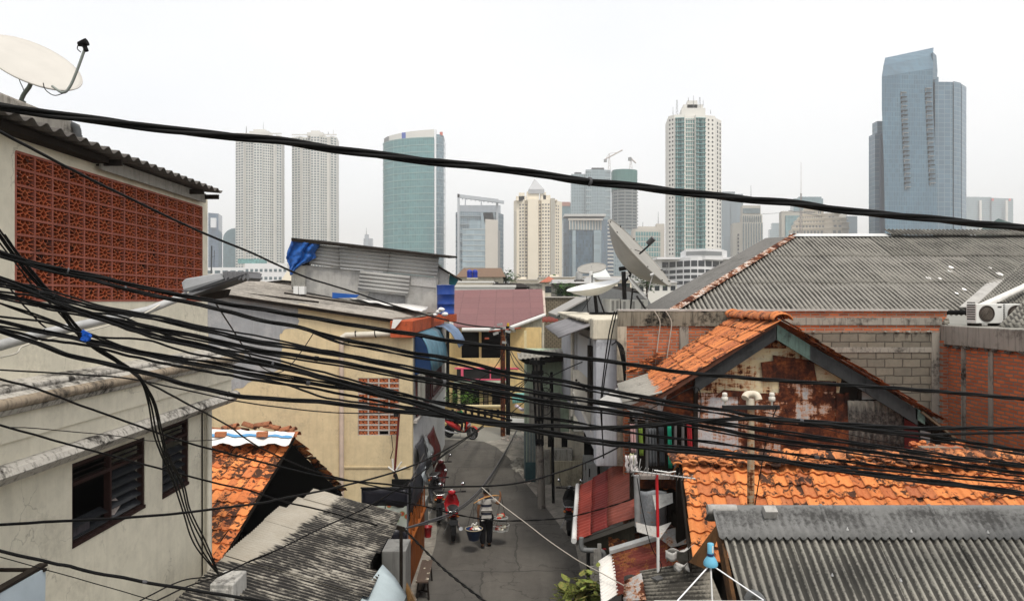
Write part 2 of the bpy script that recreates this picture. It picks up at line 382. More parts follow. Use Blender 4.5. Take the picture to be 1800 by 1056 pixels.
def bands(t, chain, z0, z1, step, hh, m, out=.35, name='floor_band', limit=100):
    pts = [V(XX(px, Y), Y, 0) for px, Y in chain]; z = z1; k = 0
    ctr = sum(pts, V(0,0,0))/len(pts)
    while z > z0 and k < limit:
        b = MB()
        for i in range(len(pts)-1):
            a, c = pts[i], pts[i+1]; u = (c-a).normalized(); n = V(u.y, -u.x, 0)
            b.ext([V(a.x,a.y,z)-n*.3, V(c.x,c.y,z)-n*.3, V(c.x,c.y,z)+n*out, V(a.x,a.y,z)+n*out], (0,0,hh))
        obj(name, b, m, t); z -= step; k += 1
def vfins(t, chain, i, n_, z0, z1, wd, m, out=.4, name='fin'):
    a = V(XX(*chain[i]), chain[i][1], 0); c = V(XX(*chain[i+1]), chain[i+1][1], 0); u = (c-a).normalized(); n = V(u.y,-u.x,0)
    for k in range(n_+1):
        p = lerp(a, c, k/n_); b = MB()
        b.ext([V(p.x,p.y,z0)-u*wd/2-n*.1, V(p.x,p.y,z0)+u*wd/2-n*.1, V(p.x,p.y,z0)+u*wd/2+n*out, V(p.x,p.y,z0)-u*wd/2+n*out], (0,0,z1-z0)); obj(name, b, m, t)
def T(label, chain, cat='skyscraper', name='skyscraper', group='towers on the skyline'):
    Y = chain[0][1]; return thing(name, label, cat, (XX(sum(c[0] for c in chain)/len(chain), Y), Y, 0), group)
def mast(t, px, py0, py1, Y, r=.5, m=None, name='antenna', lattice=False):
    b = MB()
    if lattice:
        s_ = r*3
        for dx in (-s_, s_): b.tube([P(px, py0, Y)+V(dx,0,0), P(px, py1, Y)+V(dx*.4,0,0)], r*.5, 4)
        z0, z1 = ZZ(py0, Y), ZZ(py1, Y); n = max(3, int((z1-z0)/(s_*2)))
        for k in range(n):
            za, zb = lerp(z0,z1,k/n), lerp(z0,z1,(k+1)/n); wa = lerp(s_, s_*.4, k/n); wb = lerp(s_, s_*.4, (k+1)/n)
            x = XX(px, Y); sg = 1 if k % 2 else -1
            b.tube([V(x-sg*wa,Y,za), V(x+sg*wb,Y,zb)], r*.35, 4)
    else: b.tube([P(px, py0, Y), P(px, py1, Y)], [r, r*.4], 6)
    return obj(name, b, m or M_metal, t)
def slab(t, name, px0, px1, py0, py1, Y, dp, m):
    b = MB(); b.box((XX(px0,Y), Y, ZZ(py1,Y)), (XX(px1,Y), Y+dp, ZZ(py0,Y))); return obj(name, b, m, t)

# -- pair of pale apartment towers
def pale_tower(label, xs, top, Y, steps, roofpx):
    ch = [(x, Y+d) for x, d in steps]
    t = T(label, ch, 'apartment tower', 'apartment_tower', 'twin pale apartment towers')
    b = MB(); pts, zt = body(b, ch, 24, top); obj('wall', b, M_wht, t)
    fac = []
    for i in range(len(ch)-1):
        wpx = ch[i+1][0]-ch[i][0]
        if wpx > 6: fac.append((i, max(1, round(wpx/4.6)), .64, .56))
    windows(t, pts, fac, zt-1, 3.12, 30, M_wingrey)
    a, c = roofpx; pb = MB(); pb.box((XX(a,Y), Y+4, zt), (XX(c,Y), Y+18, zt+4.5)); pb.box((XX(a,Y)+4, Y+6, zt+4.5), (XX(c,Y)-5, Y+14, zt+7)); obj('penthouse', pb, M_wht, t)
    bb = MB(); bb.box((XX(steps[0][0],Y), Y, zt), (XX(steps[-1][0],Y), Y+.6, zt+1.4)); obj('parapet', bb, M_wht, t)
    return t, zt
t, zt = pale_tower('pale grey apartment tower nearest the breeze block house, left of its twin', None, 236, 820, [(414,10),(428,4),(432,9),(445,9),(446,0),(461,0),(462,3),(474,6),(481,10),(485,10),(486,3),(495,8)], (436,470))
mast(t, 433, 234, 222, 825, .6, name='crane_arm'); mast(t, 463, 230, 214, 830, .25)
t, zt = pale_tower('pale grey apartment tower standing right above the blue tarpaulin', None, 238, 850, [(513,10),(528,4),(532,9),(545,9),(546,0),(562,0),(563,3),(575,8),(580,8),(581,3),(592,9)], (538,566))
mast(t, 577, 238, 232, 855, .6, name='crane_arm'); mast(t, 586, 238, 228, 855, .5, M_wht, 'antenna')

# -- dark blue tower with a notch and grey domed block at far left
M_g1 = m_glassgrid('glass_navy', (.05,.10,.17), (.16,.22,.28), 4, 3, var=.25)
ch = [(366,1000),(384,1010)]; t = T('narrow navy blue tower just right of the breeze block house', ch); b = MB(); pts, zt = body(b, ch, 30, 374); obj('wall', b, M_g1, t)
slab(t, 'window', 370, 379, 383, 400, 998, 3, m_paint('notch_white', (.7,.72,.74), .6)); 
b = MB(); b.tube([P(371,520,300), P(372,432,300)], .3, 6); b.tube([P(376,470,300), P(377,440,300)], .12, 4); b.tube([P(371,452,300), P(378,450,300)], .1, 4); obj('telecom_mast', b, M_dk, None, 'thin dark telecom mast beside the breeze block house', 'telecom mast')
M_g2 = m_glassgrid('glass_dome', (.10,.19,.22), (.20,.28,.31), 4, 2.5, var=.2)
t = T('blue green tower with rounded shoulder left of the pale apartment pair', [(392,1050),(414,1050)]); Y = 1050; b = MB()
pr = [V(XX(392,Y),Y,0), V(XX(420,Y),Y,0), V(XX(420,Y),Y,ZZ(401,Y))] + [V(XX(lerp(414,392,(1-math.cos(a))),Y) if False else XX(414-22*math.sin(a),Y), Y, ZZ(420-19*math.cos(a),Y)) for a in [k*math.pi/12 for k in range(0,7)]]
b.ext(pr, (0, 40, 0)); obj('wall', b, M_g2, t)

# -- round teal glass tower
M_teal = m_glassgrid('glass_teal', (.07,.205,.215), (.16,.32,.31), 3.7, 1.9, var=.16, ms=.12, v2=(.05,.13,.15)); M_teal2 = m_glassgrid('glass_side', (.10,.17,.21), (.24,.30,.33), 3.7, 1.5, var=.3)
Y = 760; ch = []
for k in range(0, 17):
    a = math.pi*(.0+.5*k/16) + 0; ch.append((673+ (765-673)*(1-math.cos(a))*.98, Y + 34 - 34*math.sin(a)))
t = T('curved teal glass office tower with white vertical edge', ch); b = MB(); pts, zt = body(b, ch, 30, 241); obj('wall', b, M_teal, t)
bands(t, ch, 40, zt-1, 7.4, .5, m_paint('teal_line', (.28,.40,.38), .5), .25)
ch2 = [(767,Y),(774,Y+2),(780,Y+8),(781.5,Y+20)]; b = MB(); p2, z2 = body(b, ch2, 30, 236); obj('side_wall', b, M_teal2, t)
bands(t, ch2, 40, z2-3, 7.4, .5, m_paint('side_line', (.3,.36,.38), .5), .25, 'side_band')
b = MB(); b.box((XX(764.5,Y), Y-1.5, 0), (XX(767,Y), Y+4, ZZ(228,Y))); obj('edge_fin', b, m_paint('edge_white', (.75,.77,.78), .5), t)
for i in range(2, 16):
    b = MB(); a, c = pts[i], pts[i+1]; h = 4+ i*.28; b.ext([V(a.x,a.y+.5,zt), V(c.x,c.y+.5,zt), V(c.x,c.y+1.2,zt), V(a.x,a.y+1.2,zt)], (0,0,h)); obj('crown_panel', b, m_paint('crown_blue', (.06,.11,.40), .4) if i == 9 else M_wht if i > 4 else M_metal, t)
slab(t, 'sign', 773, 778, 232, 238, Y+3, 2, m_paint('red_sign', (.5,.12,.08), .5))
# -- tiny far tower between
M_far = m_glassgrid('glass_far', (.20,.24,.28), (.34,.38,.42), 4, 4, var=.2)
t = T('small faint tower seen just above the tin shack roof', [(639,1900),(655,1900)]); b = MB(); body(b, [(639,1900),(655,1900)], 20, 419); body(b, [(641,1895),(648,1895)], 12, 412); obj('wall', b, M_far, t); mast(t, 644, 412, 400, 1900, 1.2)
# -- office with open frame on top + lower block in front
M_gb = m_glassgrid('glass_blue', (.075,.13,.17), (.26,.32,.36), 4.2, 2.2, var=.35, ms=.35); M_lite = m_glassgrid('glass_pale', (.26,.34,.38), (.38,.44,.46), 4.2, 6, var=.15, v2=(.13,.18,.22)); M_fr = m_paint('frame_grey', (.40,.43,.46), .5, .05, .2)
Y = 700; ch = [(801,Y+8),(808,Y),(871,Y+4),(883,Y+22)]; t = T('blue glass office with an open steel frame crown behind a paler block', ch)
b = MB(); pts, zt = body(b, [(801,Y+8),(808,Y+1),(873,Y+5),(885,Y+24)], 26, 372, py_Y=Y); obj('wall', b, M_gb, t)
b = MB()
for a in ((804,Y),(872,Y+4)): b.box((XX(a[0],a[1]), a[1]-1, 30), (XX(a[0]+4,a[1]), a[1]+2, ZZ(341 if a[0]<810 else 350,a[1])))
b.ext([P(804,341,Y-1), P(876,350,Y-1), P(876,356,Y-1), P(804,347,Y-1)], (0,3,0)); b.ext([P(804,341,Y+26), P(886,353,Y+26), P(886,358,Y+26), P(804,347,Y+26)], (0,3,0))
for k in range(9): q = lerp(P(810,343,Y), P(872,351,Y), k/8); b.box((q.x-.3,Y,q.z-.6),(q.x+.3,Y+27,q.z+.2))
b.box((XX(806,Y+24),Y+23,ZZ(375,Y+24)),(XX(880,Y+24),Y+24,ZZ(361,Y+24)))
for k in range(3): q = lerp(P(818,346,Y+27), P(874,355,Y+27), k/2); b.box((q.x-.5,Y+26,ZZ(375,Y+27)),(q.x+.5,Y+27.5,q.z))
obj('frame', b, M_fr, t); bands(t, [(808,Y),(872,Y+4)], 40, ZZ(380,Y), 8.4, 1.2, m_paint('slabline', (.26,.31,.34), .5), .3)
b = MB(); b.ext([P(849,372,Y-1), P(867,374,Y-1), P(870,400,Y-1), P(852,393,Y-1)], (0,-1,0)); b.box((XX(846,Y),Y-2,30),(XX(869,Y),Y-.4,ZZ(374,Y))); obj('glass_bay', b, M_lite, t)
Y = 560; ch = [(813,Y),(853,Y)]; t = T('low pale glass block with beige lift shaft before the frame topped office', ch)
b = MB(); body(b, ch, 20, 402); obj('wall', b, M_lite, t); b = MB(); body(b, [(853,Y-1),(875,Y+6)], 18, 385); obj('shaft', b, m_paint('shaft_beige', (.52,.49,.44), .7, .05, .1), t)
b = MB(); body(b, [(825,Y+3),(845,Y+3)], 12, 388); obj('roof_box', b, M_lite, t); bands(t, ch, 20, ZZ(404,Y), 4.2, .9, m_paint('pl_line', (.36,.41,.42), .4), .2)
b = MB(); body(b, [(868,Y+7),(879,Y+9)], 10, 405); obj('balcony_stack', b, M_grey, t)
# -- cream apartment tower with pyramid roof
Y = 640; ch = [(903,Y+12),(908,Y+6),(912,Y+6),(922,Y+2),(923,Y+5),(927,Y+5),(928,Y-1),(946,Y-1),(947,Y+5),(951,Y+5),(952,Y+2),(967,Y+2),(976,Y+10),(983,Y+14),(988,Y+20)]
t = T('cream apartment tower with a pyramid roof and rows of small windows', ch, 'apartment tower', 'apartment_tower'); b = MB(); pts, zt = body(b, ch, 26, 350, py_Y=Y); obj('wall', b, M_cream, t)
windows(t, pts, [(2,2,.5,.42),(4,1,.8,.5),(8,1,.8,.5),(10,3,.55,.42),(13,1,.6,.5),(12,0,.5,.5)] , zt-3, 3.05, 25, m_paint('cream_window', (.10,.10,.10), .3, .5, .5), 100) if False else windows(t, pts, [(2,2,.5,.42),(4,1,.8,.5),(8,1,.8,.5),(10,3,.55,.42),(12,2,.45,.5)], zt-3, 3.05, 25, m_paint('cream_window', (.10,.10,.10), .3, .5, .5), 100)
b = MB()
for px0, px1, py in ((907,925,344),(912,922,338),(926,948,336),(955,968,342),(966,980,350),(950,960,337)): b.box((XX(px0,Y), Y+3, zt-1), (XX(px1,Y), Y+14, ZZ(py,Y)))
obj('crown', b, M_cream, t)
b = MB(); q0 = [P(926,336,Y+2), P(958,336,Y+2)]; z = ZZ(332,Y); x0, x1, xm = XX(929,Y), XX(957,Y), XX(940,Y)
b.add([(x0,Y+2,z),(x1,Y+2,z),(x1,Y+20,z),(x0,Y+20,z),(xm,Y+10,ZZ(311,Y)),(x0,Y+2,z-4),(x1,Y+2,z-4)],[(0,1,4),(1,2,4),(2,3,4),(3,0,4),(0,5,6,1)]); obj('pyramid_roof', b, m_paint('pyramid', (.40,.41,.42), .5, .1, .2), t)
b = MB(); b.box((XX(968,Y+2),Y-.5+2,20),(XX(975,Y+6),Y+9,zt+1)); obj('side_panel', b, M_tan, t); b = MB(); b.box((XX(903,Y+6),Y+5.4,20),(XX(908,Y+6),Y+8,zt-10)); obj('side_panel', b, M_tan, t)
# -- reddish topped block behind, tall double glass tower, dark office with colonnade, tower under construction
M_bl2 = m_glassgrid('glass_sky', (.11,.17,.20), (.27,.34,.36), 4.4, 2.4, var=.22, ms=.5, v2=(.19,.26,.29))
Y = 1150; t = T('dull block with reddish top between the cream tower and glass office', [(980,Y),(1004,Y)]); b = MB(); body(b, [(980,Y),(1004,Y)], 30, 357); obj('wall', b, M_g2, t); slab(t, 'roof_band', 984, 1002, 355, 362, Y-1, 3, m_paint('red_band', (.36,.16,.12), .6))
Y = 1000; ch = [(1004,Y+5),(1026,Y+3),(1027,Y+12),(1029,Y+12),(1029.5,Y),(1073,Y+4),(1076,Y+18)]; t = T('tall pale blue glass tower of two joined slabs below the long armed crane', ch)
b = MB(); body(b, [(1029.5,Y),(1052,Y-1),(1073,Y+4),(1076,Y+18)], 30, 298); obj('wall', b, M_bl2, t); b = MB(); body(b, [(1004,Y+5),(1030,Y+5)], 30, 306); obj('wall', b, M_bl2, t)
b = MB(); body(b, [(1040,Y+6),(1062,Y+6)], 10, 295); body(b, [(1010,Y+10),(1022,Y+10)], 8, 303); obj('roof_box', b, M_dk, t)
bands(t, [(1029.5,Y-1.2),(1073,Y+3)], 60, ZZ(302,Y), 9, 1.6, m_paint('bl_line', (.30,.36,.38), .4), .3)
def crane(label, px, pytop, pybase, Y, jib, cat='tower crane'):
    t = thing('tower_crane', label, cat, tuple(P(px, pybase, Y)), 'cranes over the skyline'); m = m_paint('crane_paint', (.45,.40,.36), .6)
    mast(t, px, pybase, pytop, Y, .55, m, 'mast', True); b = MB(); b.tube([P(jib[0][0],jib[0][1],Y), P(jib[1][0],jib[1][1],Y)], .9, 4); 
    b.tube([P(px, pytop-6, Y), lerp(P(*jib[0],Y), P(*jib[1],Y), .75)], .25, 4); b.tube([P(px, pytop-6, Y), P(*jib[0],Y)], .25, 4); b.tube([P(px,pytop-6,Y),P(px,pytop,Y)], .5, 4)
    obj('jib', b, m, t); b = MB(); q = P(*jib[0],Y); b.cbox(q-V(0,0,2), (4,3,4)); obj('counterweight', b, M_grey, t)
crane('tower crane with the long rising jib on the pale blue tower', 1071, 276, 299, 1000, [(1064,280),(1094,264)])
crane('small luffing crane on the green netted tower', 1109, 282, 297, 900, [(1107,277),(1118,287)])
Y = 900; M_uc = m_paint('raw_concrete', (.27,.29,.29), .8, .1, .2); M_net = m_paint('green_net', (.045,.155,.14), .8, .15, .2)
ch = [(1077+ (1120-1077)*(1-math.cos(math.pi*k/10))/2, Y+12-12*math.sin(math.pi*k/10)) for k in range(11)]
t = T('round tower under construction with green netting round its top', ch); b = MB(); pts, zt = body(b, ch, 14, 330); obj('core', b, m_paint('core_dark', (.07,.11,.12), .7, .2, .2), t)
bands(t, ch, 45, zt-1, 4.1, 1.3, M_uc, 1.3, 'floor_slab'); 
for k in range(1, 10, 2): b = MB(); q = pts[k]; b.box((q.x-.5,q.y-1.0,0),(q.x+.5,q.y+.2,zt)); obj('column', b, M_uc, t)
b = MB(); body(b, [(c[0]-(.8 if i<5 else -.4), c[1]-2) for i, c in enumerate(ch)], 18, 297, z0=ZZ(332,Y)); obj('netting', b, M_net, t)
Y = 720; M_off = m_glassgrid('glass_office', (.05,.095,.14), (.10,.16,.20), 3.8, 1.6, var=.4, v2=(.09,.16,.21)); ch = [(990,Y+12),(1001,Y),(1056,Y+3),(1068,Y+14)]
t = T('dark blue glass office with a pale colonnade under its flat roof', ch, 'office building', 'office_building'); b = MB(); pts, zt = body(b, ch, 24, 384, py_Y=Y); obj('wall', b, M_off, t)
slab(t, 'roof_slab', 992, 1065, 376, 380, Y-2, 24, m_paint('roof_edge', (.5,.5,.48), .6)); slab(t, 'frieze', 999, 1060, 384, 387, Y-2, 4, M_beige)
vfins(t, [(1001,Y-1),(1056,Y+2)], 0, 11, ZZ(404,Y), ZZ(385,Y), .9, M_beige, 1.0, 'column'); b = MB(); body(b, [(1002,Y-.6),(1055,Y+2.4)], 1, 385, z0=ZZ(404,Y)); obj('colonnade_wall', b, M_lite, t)
slab(t, 'glass_bay', 1044, 1057, 405, 500, Y-1.5, 2, M_lite); slab(t, 'glass_bay', 1006, 1012, 405, 500, Y-1.2, 2, M_lite)
Y = 760; ch = [(1062,Y),(1078,Y+3)]; t = T('stack of striped balconies right of the dark colonnade office', ch, 'apartment block', 'apartment_block'); b = MB(); body(b, ch, 15, 388); obj('wall', b, M_g1, t); bands(t, ch, 20, ZZ(390,Y), 4.0, 1.5, M_wht, .8)
Y = 800; t = T('plain pale blue annex beneath the construction tower', [(1080,Y),(1112,Y)], 'office building', 'office_building'); b = MB(); body(b, [(1076,Y),(1112,Y+4)], 14, 404); obj('wall', b, M_bl2, t)
# -- green windowed classic block, left of the white tower
Y = 620; ch = [(1112,Y+2),(1117,Y),(1158,Y+2),(1168,Y+14)]; t = T('beige block with green window grids and a stepped roof behind the big dish', ch, 'office building', 'office_building'); b = MB(); pts, zt = body(b, ch, 18, 402, py_Y=Y); body(b, [(1122,Y+3),(1166,Y+5)], 12, 398); body(b, [(1154,Y+4),(1168,Y+6)], 12, 393); obj('wall', b, M_beige, t)
windows(t, pts, [(1,9,.78,.8),(2,2,.7,.8)], zt-2, 4.5, 20, M_wing); mast(t, 1157, 393, 372, Y, .3); mast(t, 1130, 398, 390, Y, .3)
# -- white apartment tower with green balconies
Y = 480; ch = [(1175,Y+4),(1185,Y),(1187,Y),(1203,Y-1),(1205,Y+2),(1221,Y+2),(1223,Y-1),(1240,Y),(1242,Y+1),(1256,Y+3),(1259,Y+9),(1268,Y+16)]
t = T('tall white apartment tower with green balconies and aerials on top', ch, 'apartment tower', 'apartment_tower'); b = MB(); pts, zt = body(b, ch, 22, 202, py_Y=Y); obj('wall', b, m_paint('tower_bright', (.70,.68,.63), .7, .05, .05), t)
windows(t, pts, [(9-1,2,.34,.42),(0,2,.42,.42),(10,2,.35,.6)], zt-1.5, 2.92, 30, M_dk)
M_bg = m_paint('green_glass', (.13,.28,.27), .25, .45, .6); M_bd = m_paint('shaft_dark_teal', (.05,.11,.12), .5, .2, .5)  # second colour is a dark teal for the shaft strips
for i, m_ in ((2,M_bg),(4,M_bg),(6,M_bg)):
    a, c = pts[i], pts[i+1]; b = MB(); b.ext([V(a.x,a.y-.3,20), V(c.x,c.y-.3,20), V(c.x,c.y+.1,20), V(a.x,a.y+.1,20)], (0,0,zt-22)); obj('window_bay', b, m_, t)
    vfins(t, [(ch[i][0],ch[i][1]-.4),(ch[i+1][0],ch[i+1][1]-.4)], 0, 4, 20, zt-2, .35, M_wht, .2, 'mullion')
    a_, c_ = ch[i], ch[i+1]; bands(t, [(a_[0],a_[1]-.5),(c_[0],c_[1]-.5)], 22, zt-3, 2.92, .5, M_wing if i != 4 else M_wht, 1.3 if i != 4 else .3, 'balcony', 33)
for px in (1195, 1231): b = MB(); b.box((XX(px-.9,Y),Y-2,20),(XX(px+.9,Y),Y-.6,zt-3)); obj('downpipe_shaft', b, M_bd, t)
b = MB(); body(b, [(1198,Y+4),(1240,Y+4)], 14, 190, z0=zt-.5); body(b, [(1208,Y+5),(1226,Y+5)], 10, 177, z0=zt-.5); body(b, [(1201,Y+5),(1236,Y+5)], 10, 184, z0=zt-.5); obj('penthouse', b, M_wht, t)
for px, p0, p1, lat in ((1183,202,188,0),(1190,202,176,1),(1219,190,168,0),(1230,190,171,1),(1236,186,176,0),(1210,178,171,0),(1249,200,193,0)): mast(t, px, p0, p1, Y+5, .22, lattice=bool(lat))
# -- its podium, curved white office
Y = 300; t = thing('podium_building', 'white office podium with curved bands of dark windows under the white tower', 'office building', (XX(1220,Y),Y,0)); M_pod = m_paint('podium_white', (.66,.66,.66), .6, .05, .1)
ch = [(1158,Y+2)] + [(1163+ (1290-1163)*k/10, Y - 14*math.sin(math.pi*min(1, max(0,(k-1)/8)))) for k in range(11)]
b = MB(); pts, zt = body(b, ch, 30, 455, py_Y=Y); obj('wall', b, M_pod, t)
for i, (py0, py1) in enumerate(((459,469),(474,480),(484,490),(494,500))):
    for k in range(1, len(ch)-1):
        a, c = pts[k], pts[k+1]; d = (c-a); a2, c2 = a+d*.08, c-d*.08; Yk = a.y
        b = MB(); b.ext([V(a2.x,a2.y-.15,ZZ(py1,Y-8)), V(c2.x,c2.y-.15,ZZ(py1,Y-8)), V(c2.x,c2.y-.15,ZZ(py0,Y-8)), V(a2.x,a2.y-.15,ZZ(py0,Y-8))], (0,.4,0)); obj('window', b, M_dk, t)
b = MB(); body(b, [(1205,Y-10),(1240,Y-14),(1270,Y-9),(1278,Y)], 20, 437, z0=zt-1); obj('roof_drum', b, M_pod, t); b = MB(); body(b, [(1206,Y-10.3),(1240,Y-14.3),(1269,Y-9.3)], 2, 441, z0=ZZ(448,Y-14)); obj('window_band', b, M_grey, t)
slab(t, 'roof_canopy', 1155, 1292, 452, 455.5, Y-8, 20, M_pod); mast(t, 1172, 500, 465, Y-30, .12, lattice=True)
# -- grey blue towers right of it
Y = 1250; ch = [(1266,Y),(1292,Y)]; t = T('grey blue slab tower peeping out behind the white apartment tower', ch); b = MB(); body(b, ch, 30, 337); body(b, [(1285,Y-2),(1306,Y-2)], 20, 341); obj('wall', b, m_glassgrid('glass_slate', (.13,.18,.21), (.24,.29,.31), 60, 7, var=.2), t); mast(t, 1320, 357, 326, Y, .8)
Y = 900; ch = [(1288,Y+8),(1303,Y),(1305,Y-1),(1341,Y+2)]; t = T('stepped beige tower with vertical blue strips, stacked in setbacks', ch); b = MB(); pts, zt = body(b, ch, 22, 391, py_Y=Y); body(b, [(1305,Y+3),(1337,Y+4)], 18, 361); body(b, [(1304,Y+1),(1340,Y+3)], 18, 377); obj('wall', b, M_tan, t)
vfins(t, [(1307,Y-1.6),(1339,Y+1)], 0, 7, 30, ZZ(392,Y), 1.5, M_wingrey, .3, 'window_strip'); vfins(t, [(1307,Y-.2),(1337,Y+2)], 0, 8, ZZ(391,Y), ZZ(379,Y), 1.2, M_wingrey, .3, 'window_strip')
slab(t, 'window_band', 1306, 1336, 366, 375, Y+2.5, 1, M_wingrey)
for k in range(8): slab(t, 'window', 1297, 1300, 411+k*6.4, 414.5+k*6.4, Y+2.0, 2, M_dk)
Y = 1500; t = T('faint small blue block between the beige tower and the gridded block', [(1353,Y),(1378,Y)]); b = MB(); body(b, [(1353,Y),(1378,Y)], 20, 403); body(b, [(1357,Y+2),(1378,Y+2)], 15, 392); obj('wall', b, M_bl2, t)
Y = 1100; t = T('slate block furthest back above the terraced cream building', [(1395,Y),(1447,Y)]); b = MB(); body(b, [(1395,Y),(1447,Y)], 30, 349); body(b, [(1404,Y+2),(1444,Y+2)], 20, 346); obj('wall', b, M_g2, t)
Y = 900; ch = [(1375,Y),(1400,Y+2)]; t = T('brown edged block with a teal window grid left of the terraced cream building', ch, 'office building', 'office_building'); b = MB(); body(b, [(1374,Y),(1412,Y+2)], 20, 371); obj('wall', b, M_tan, t); slab(t, 'glazing', 1381, 1410, 379, 425, Y-1, 2, m_glassgrid('glass_grid', (.12,.24,.26), (.34,.38,.36), 5, 4, var=.2))
Y = 950; t = T('dark slate block just right of the terraced cream building', [(1470,Y),(1509,Y)], 'office building', 'office_building'); b = MB(); body(b, [(1488,Y),(1507,Y+1)], 20, 380); obj('wall', b, m_paint('slate', (.10,.14,.17), .4, .1, .1), t); b = MB(); body(b, [(1472,Y+3),(1489,Y+3)], 16, 377); obj('side_wall', b, M_tan, t)
Y = 620; t = T('terraced cream classical building with curved corner balconies', [(1392,Y),(1492,Y)], 'apartment building', 'apartment_building'); M_ter = m_paint('terrace_cream', (.58,.53,.45), .7, .06, .1)
lv = [(1393,1492,420,402),(1398,1492,402,392),(1402,1488,392,384),(1410,1475,384,376),(1413,1448,376,366)]
for k, (a, c, p0, p1) in enumerate(lv):
    b = MB(); chk = [(a,Y+2*k),(a+(c-a)*.55,Y+2*k-2),(a+(c-a)*.7,Y+2*k-6),(a+(c-a)*.88,Y+2*k-6),(c,Y+2*k+2)]; pk, zk = body(b, chk, 20, p1, z0=0 if k == 0 else ZZ(p0,Y)-1, py_Y=Y); obj('storey', b, M_ter, t)
    windows(t, pk, [(0,9,.5,.5),(2,2,.55,.45)], zk-.5, 5.2, (ZZ(p0,Y)-2) if k else 20, M_grey, 60)
    chc = [(q[0]+(-1 if i==0 else 1 if i==4 else 0), q[1]-1) for i, q in enumerate(chk)]; bands(t, chc, zk-.6, zk, 5, .7, M_ter, .8, 'cornice', 1)
mast(t, 1408, 430, 285, 500, .28, m_paint('mast_redwhite', (.42,.36,.34), .5), 'mast'); mast(t, 1408, 430, 340, 501, .35, M_metal, 'mast', True)
b = MB(); b.tube([P(1330,377,500), P(1425,371,500)], .14, 4); b.tube([P(1386,370,500), P(1440,379,500)], .25, 4); obj('antenna_arm', b, M_metal, t)
# -- big blue tower at right
Y = 560; M_big = m_glassgrid('glass_big', (.048,.12,.18), (.13,.21,.26), 3.7, 1.55, var=.22, ms=.16, v2=(.035,.075,.115), rough=.12)
M_big2 = m_glassgrid('glass_big_side', (.08,.145,.20), (.17,.23,.27), 3.7, 5, var=.14, ms=.25)
t = T('huge blue glass tower with a curved slanting crown at far right', [(1550,Y),(1700,Y)])
prof = [(1553,420),(1551,240),(1550,170),(1550,130),(1552,112),(1556,104)]
ZB = 0
L_t = [P(1558,528+CZ/Y*F,Y), P(1554,300,Y), P(1550,190,Y), P(1550,135,Y), P(1553,115,Y+4), P(1556,102,Y+10)]; R_t = [P(1650,528+CZ/Y*F,Y+4), P(1646,300,Y+4), P(1640,190,Y+4), P(1640,120,Y+4), P(1640,97,Y+8), P(1641,84,Y+14)]
def back(p): return p + V(p.x/p.y*24*.4, 26, 0)
b = MB(); Lb = [p+V(16,26-(p.y-Y),0) for p in L_t]; Rb = [p+V(9,26-(p.y-Y-4),0) for p in R_t]
b.grid([L_t, R_t][::-1], False); b.grid([Lb, L_t][::-1], False); b.grid([R_t, Rb][::-1], False); b.grid([Rb, Lb][::-1], False); b.add([L_t[-1], R_t[-1], Rb[-1], Lb[-1]], [(0,1,2,3)]); obj('wall', b, M_big, t)
b = MB(); b.ext([P(1640,92,Y+6), P(1646,98,Y+9), P(1648,125,Y+9), P(1647,140,Y+9), P(1640,140,Y+6)], (0,18,0)); obj('crown_fin', b, M_big2, t)
ch = [(1645,Y+5),(1668,Y+4),(1669,Y+9),(1673,Y+9),(1680,Y+14),(1681,Y+20),(1690,Y+24)]
b = MB()
for (a, c, pt) in (((1643,Y+5.5),(1674,Y+6),144),((1676,Y+10),(1689,Y+15),143),((1690,Y+18),(1698,Y+26),148)):
    q = [V(XX(a[0]+.7,a[1]),a[1],0), V(XX(c[0]+.7,c[1]),c[1],0)]; b.ext([q[0], q[1], q[1]+V(4,12,0), q[0]+V(2,12,0)], (0,0,ZZ(pt,a[1])))
obj('side_wall', b, M_big2, t)
b = MB(); b.box((XX(1646,Y),Y+12,150),(XX(1657,Y),Y+20,ZZ(108,Y))); b.box((XX(1646,Y),Y+12,150),(XX(1666,Y),Y+20,ZZ(127,Y))); obj('roof_box', b, M_big2, t)
for col in (0, 1):
    for k in range(22 if col == 0 else 22):
        py = (162 if col == 0 else 155) + k*7.9; px = (1583 if col == 0 else 1626) + k*.36
        b = MB(); Yk = Y + (1.2 if col == 0 else 3.2); b.box((XX(px,Yk),Yk-.8,ZZ(py+1.3,Yk)),(XX(px+10.5,Yk),Yk+1.2,ZZ(py,Yk))); b.box((XX(px,Yk),Yk-.8,ZZ(py+5,Yk)),(XX(px+1.2,Yk),Yk+1.2,ZZ(py,Yk))); obj('balcony', b, M_dk if k % 3 else M_grey, t)
b = MB(); b.box((XX(1538,Y+16),Y+16,0),(XX(1553,Y+16),Y+26,ZZ(235,Y+16))); b.box((XX(1542,Y+18),Y+18,0),(XX(1552,Y+18),Y+26,ZZ(212,Y+16))); obj('wing', b, M_big2, t); b = MB(); b.box((XX(1548,Y+14),Y+14,0),(XX(1556,Y+14),Y+26,ZZ(235,Y+14))); obj('wing_glass', b, m_paint('wing_dark', (.045,.075,.12), .3), t)
Y = 1500; t = T('faint pale blue twin block right of the huge blue tower', [(1698,Y),(1782,Y)], 'office building', 'office_building'); b = MB(); body(b, [(1698,Y),(1743,Y+4)], 40, 346); body(b, [(1743,Y),(1781,Y+10)], 40, 348); obj('wall', b, M_bl2, t)
slab(t, 'glass_strip', 1722, 1726, 352, 410, Y-2, 2, M_wht); slab(t, 'glass_strip', 1768, 1772, 352, 410, Y-2, 2, M_wht); slab(t, 'sign', 1744, 1747, 349, 353, Y-2, 2, m_paint('sign_red', (.6,.1,.1), .5)); slab(t, 'sign', 1774, 1777, 349, 353, Y-2, 2, m_paint('sign_red2', (.6,.1,.1), .5))
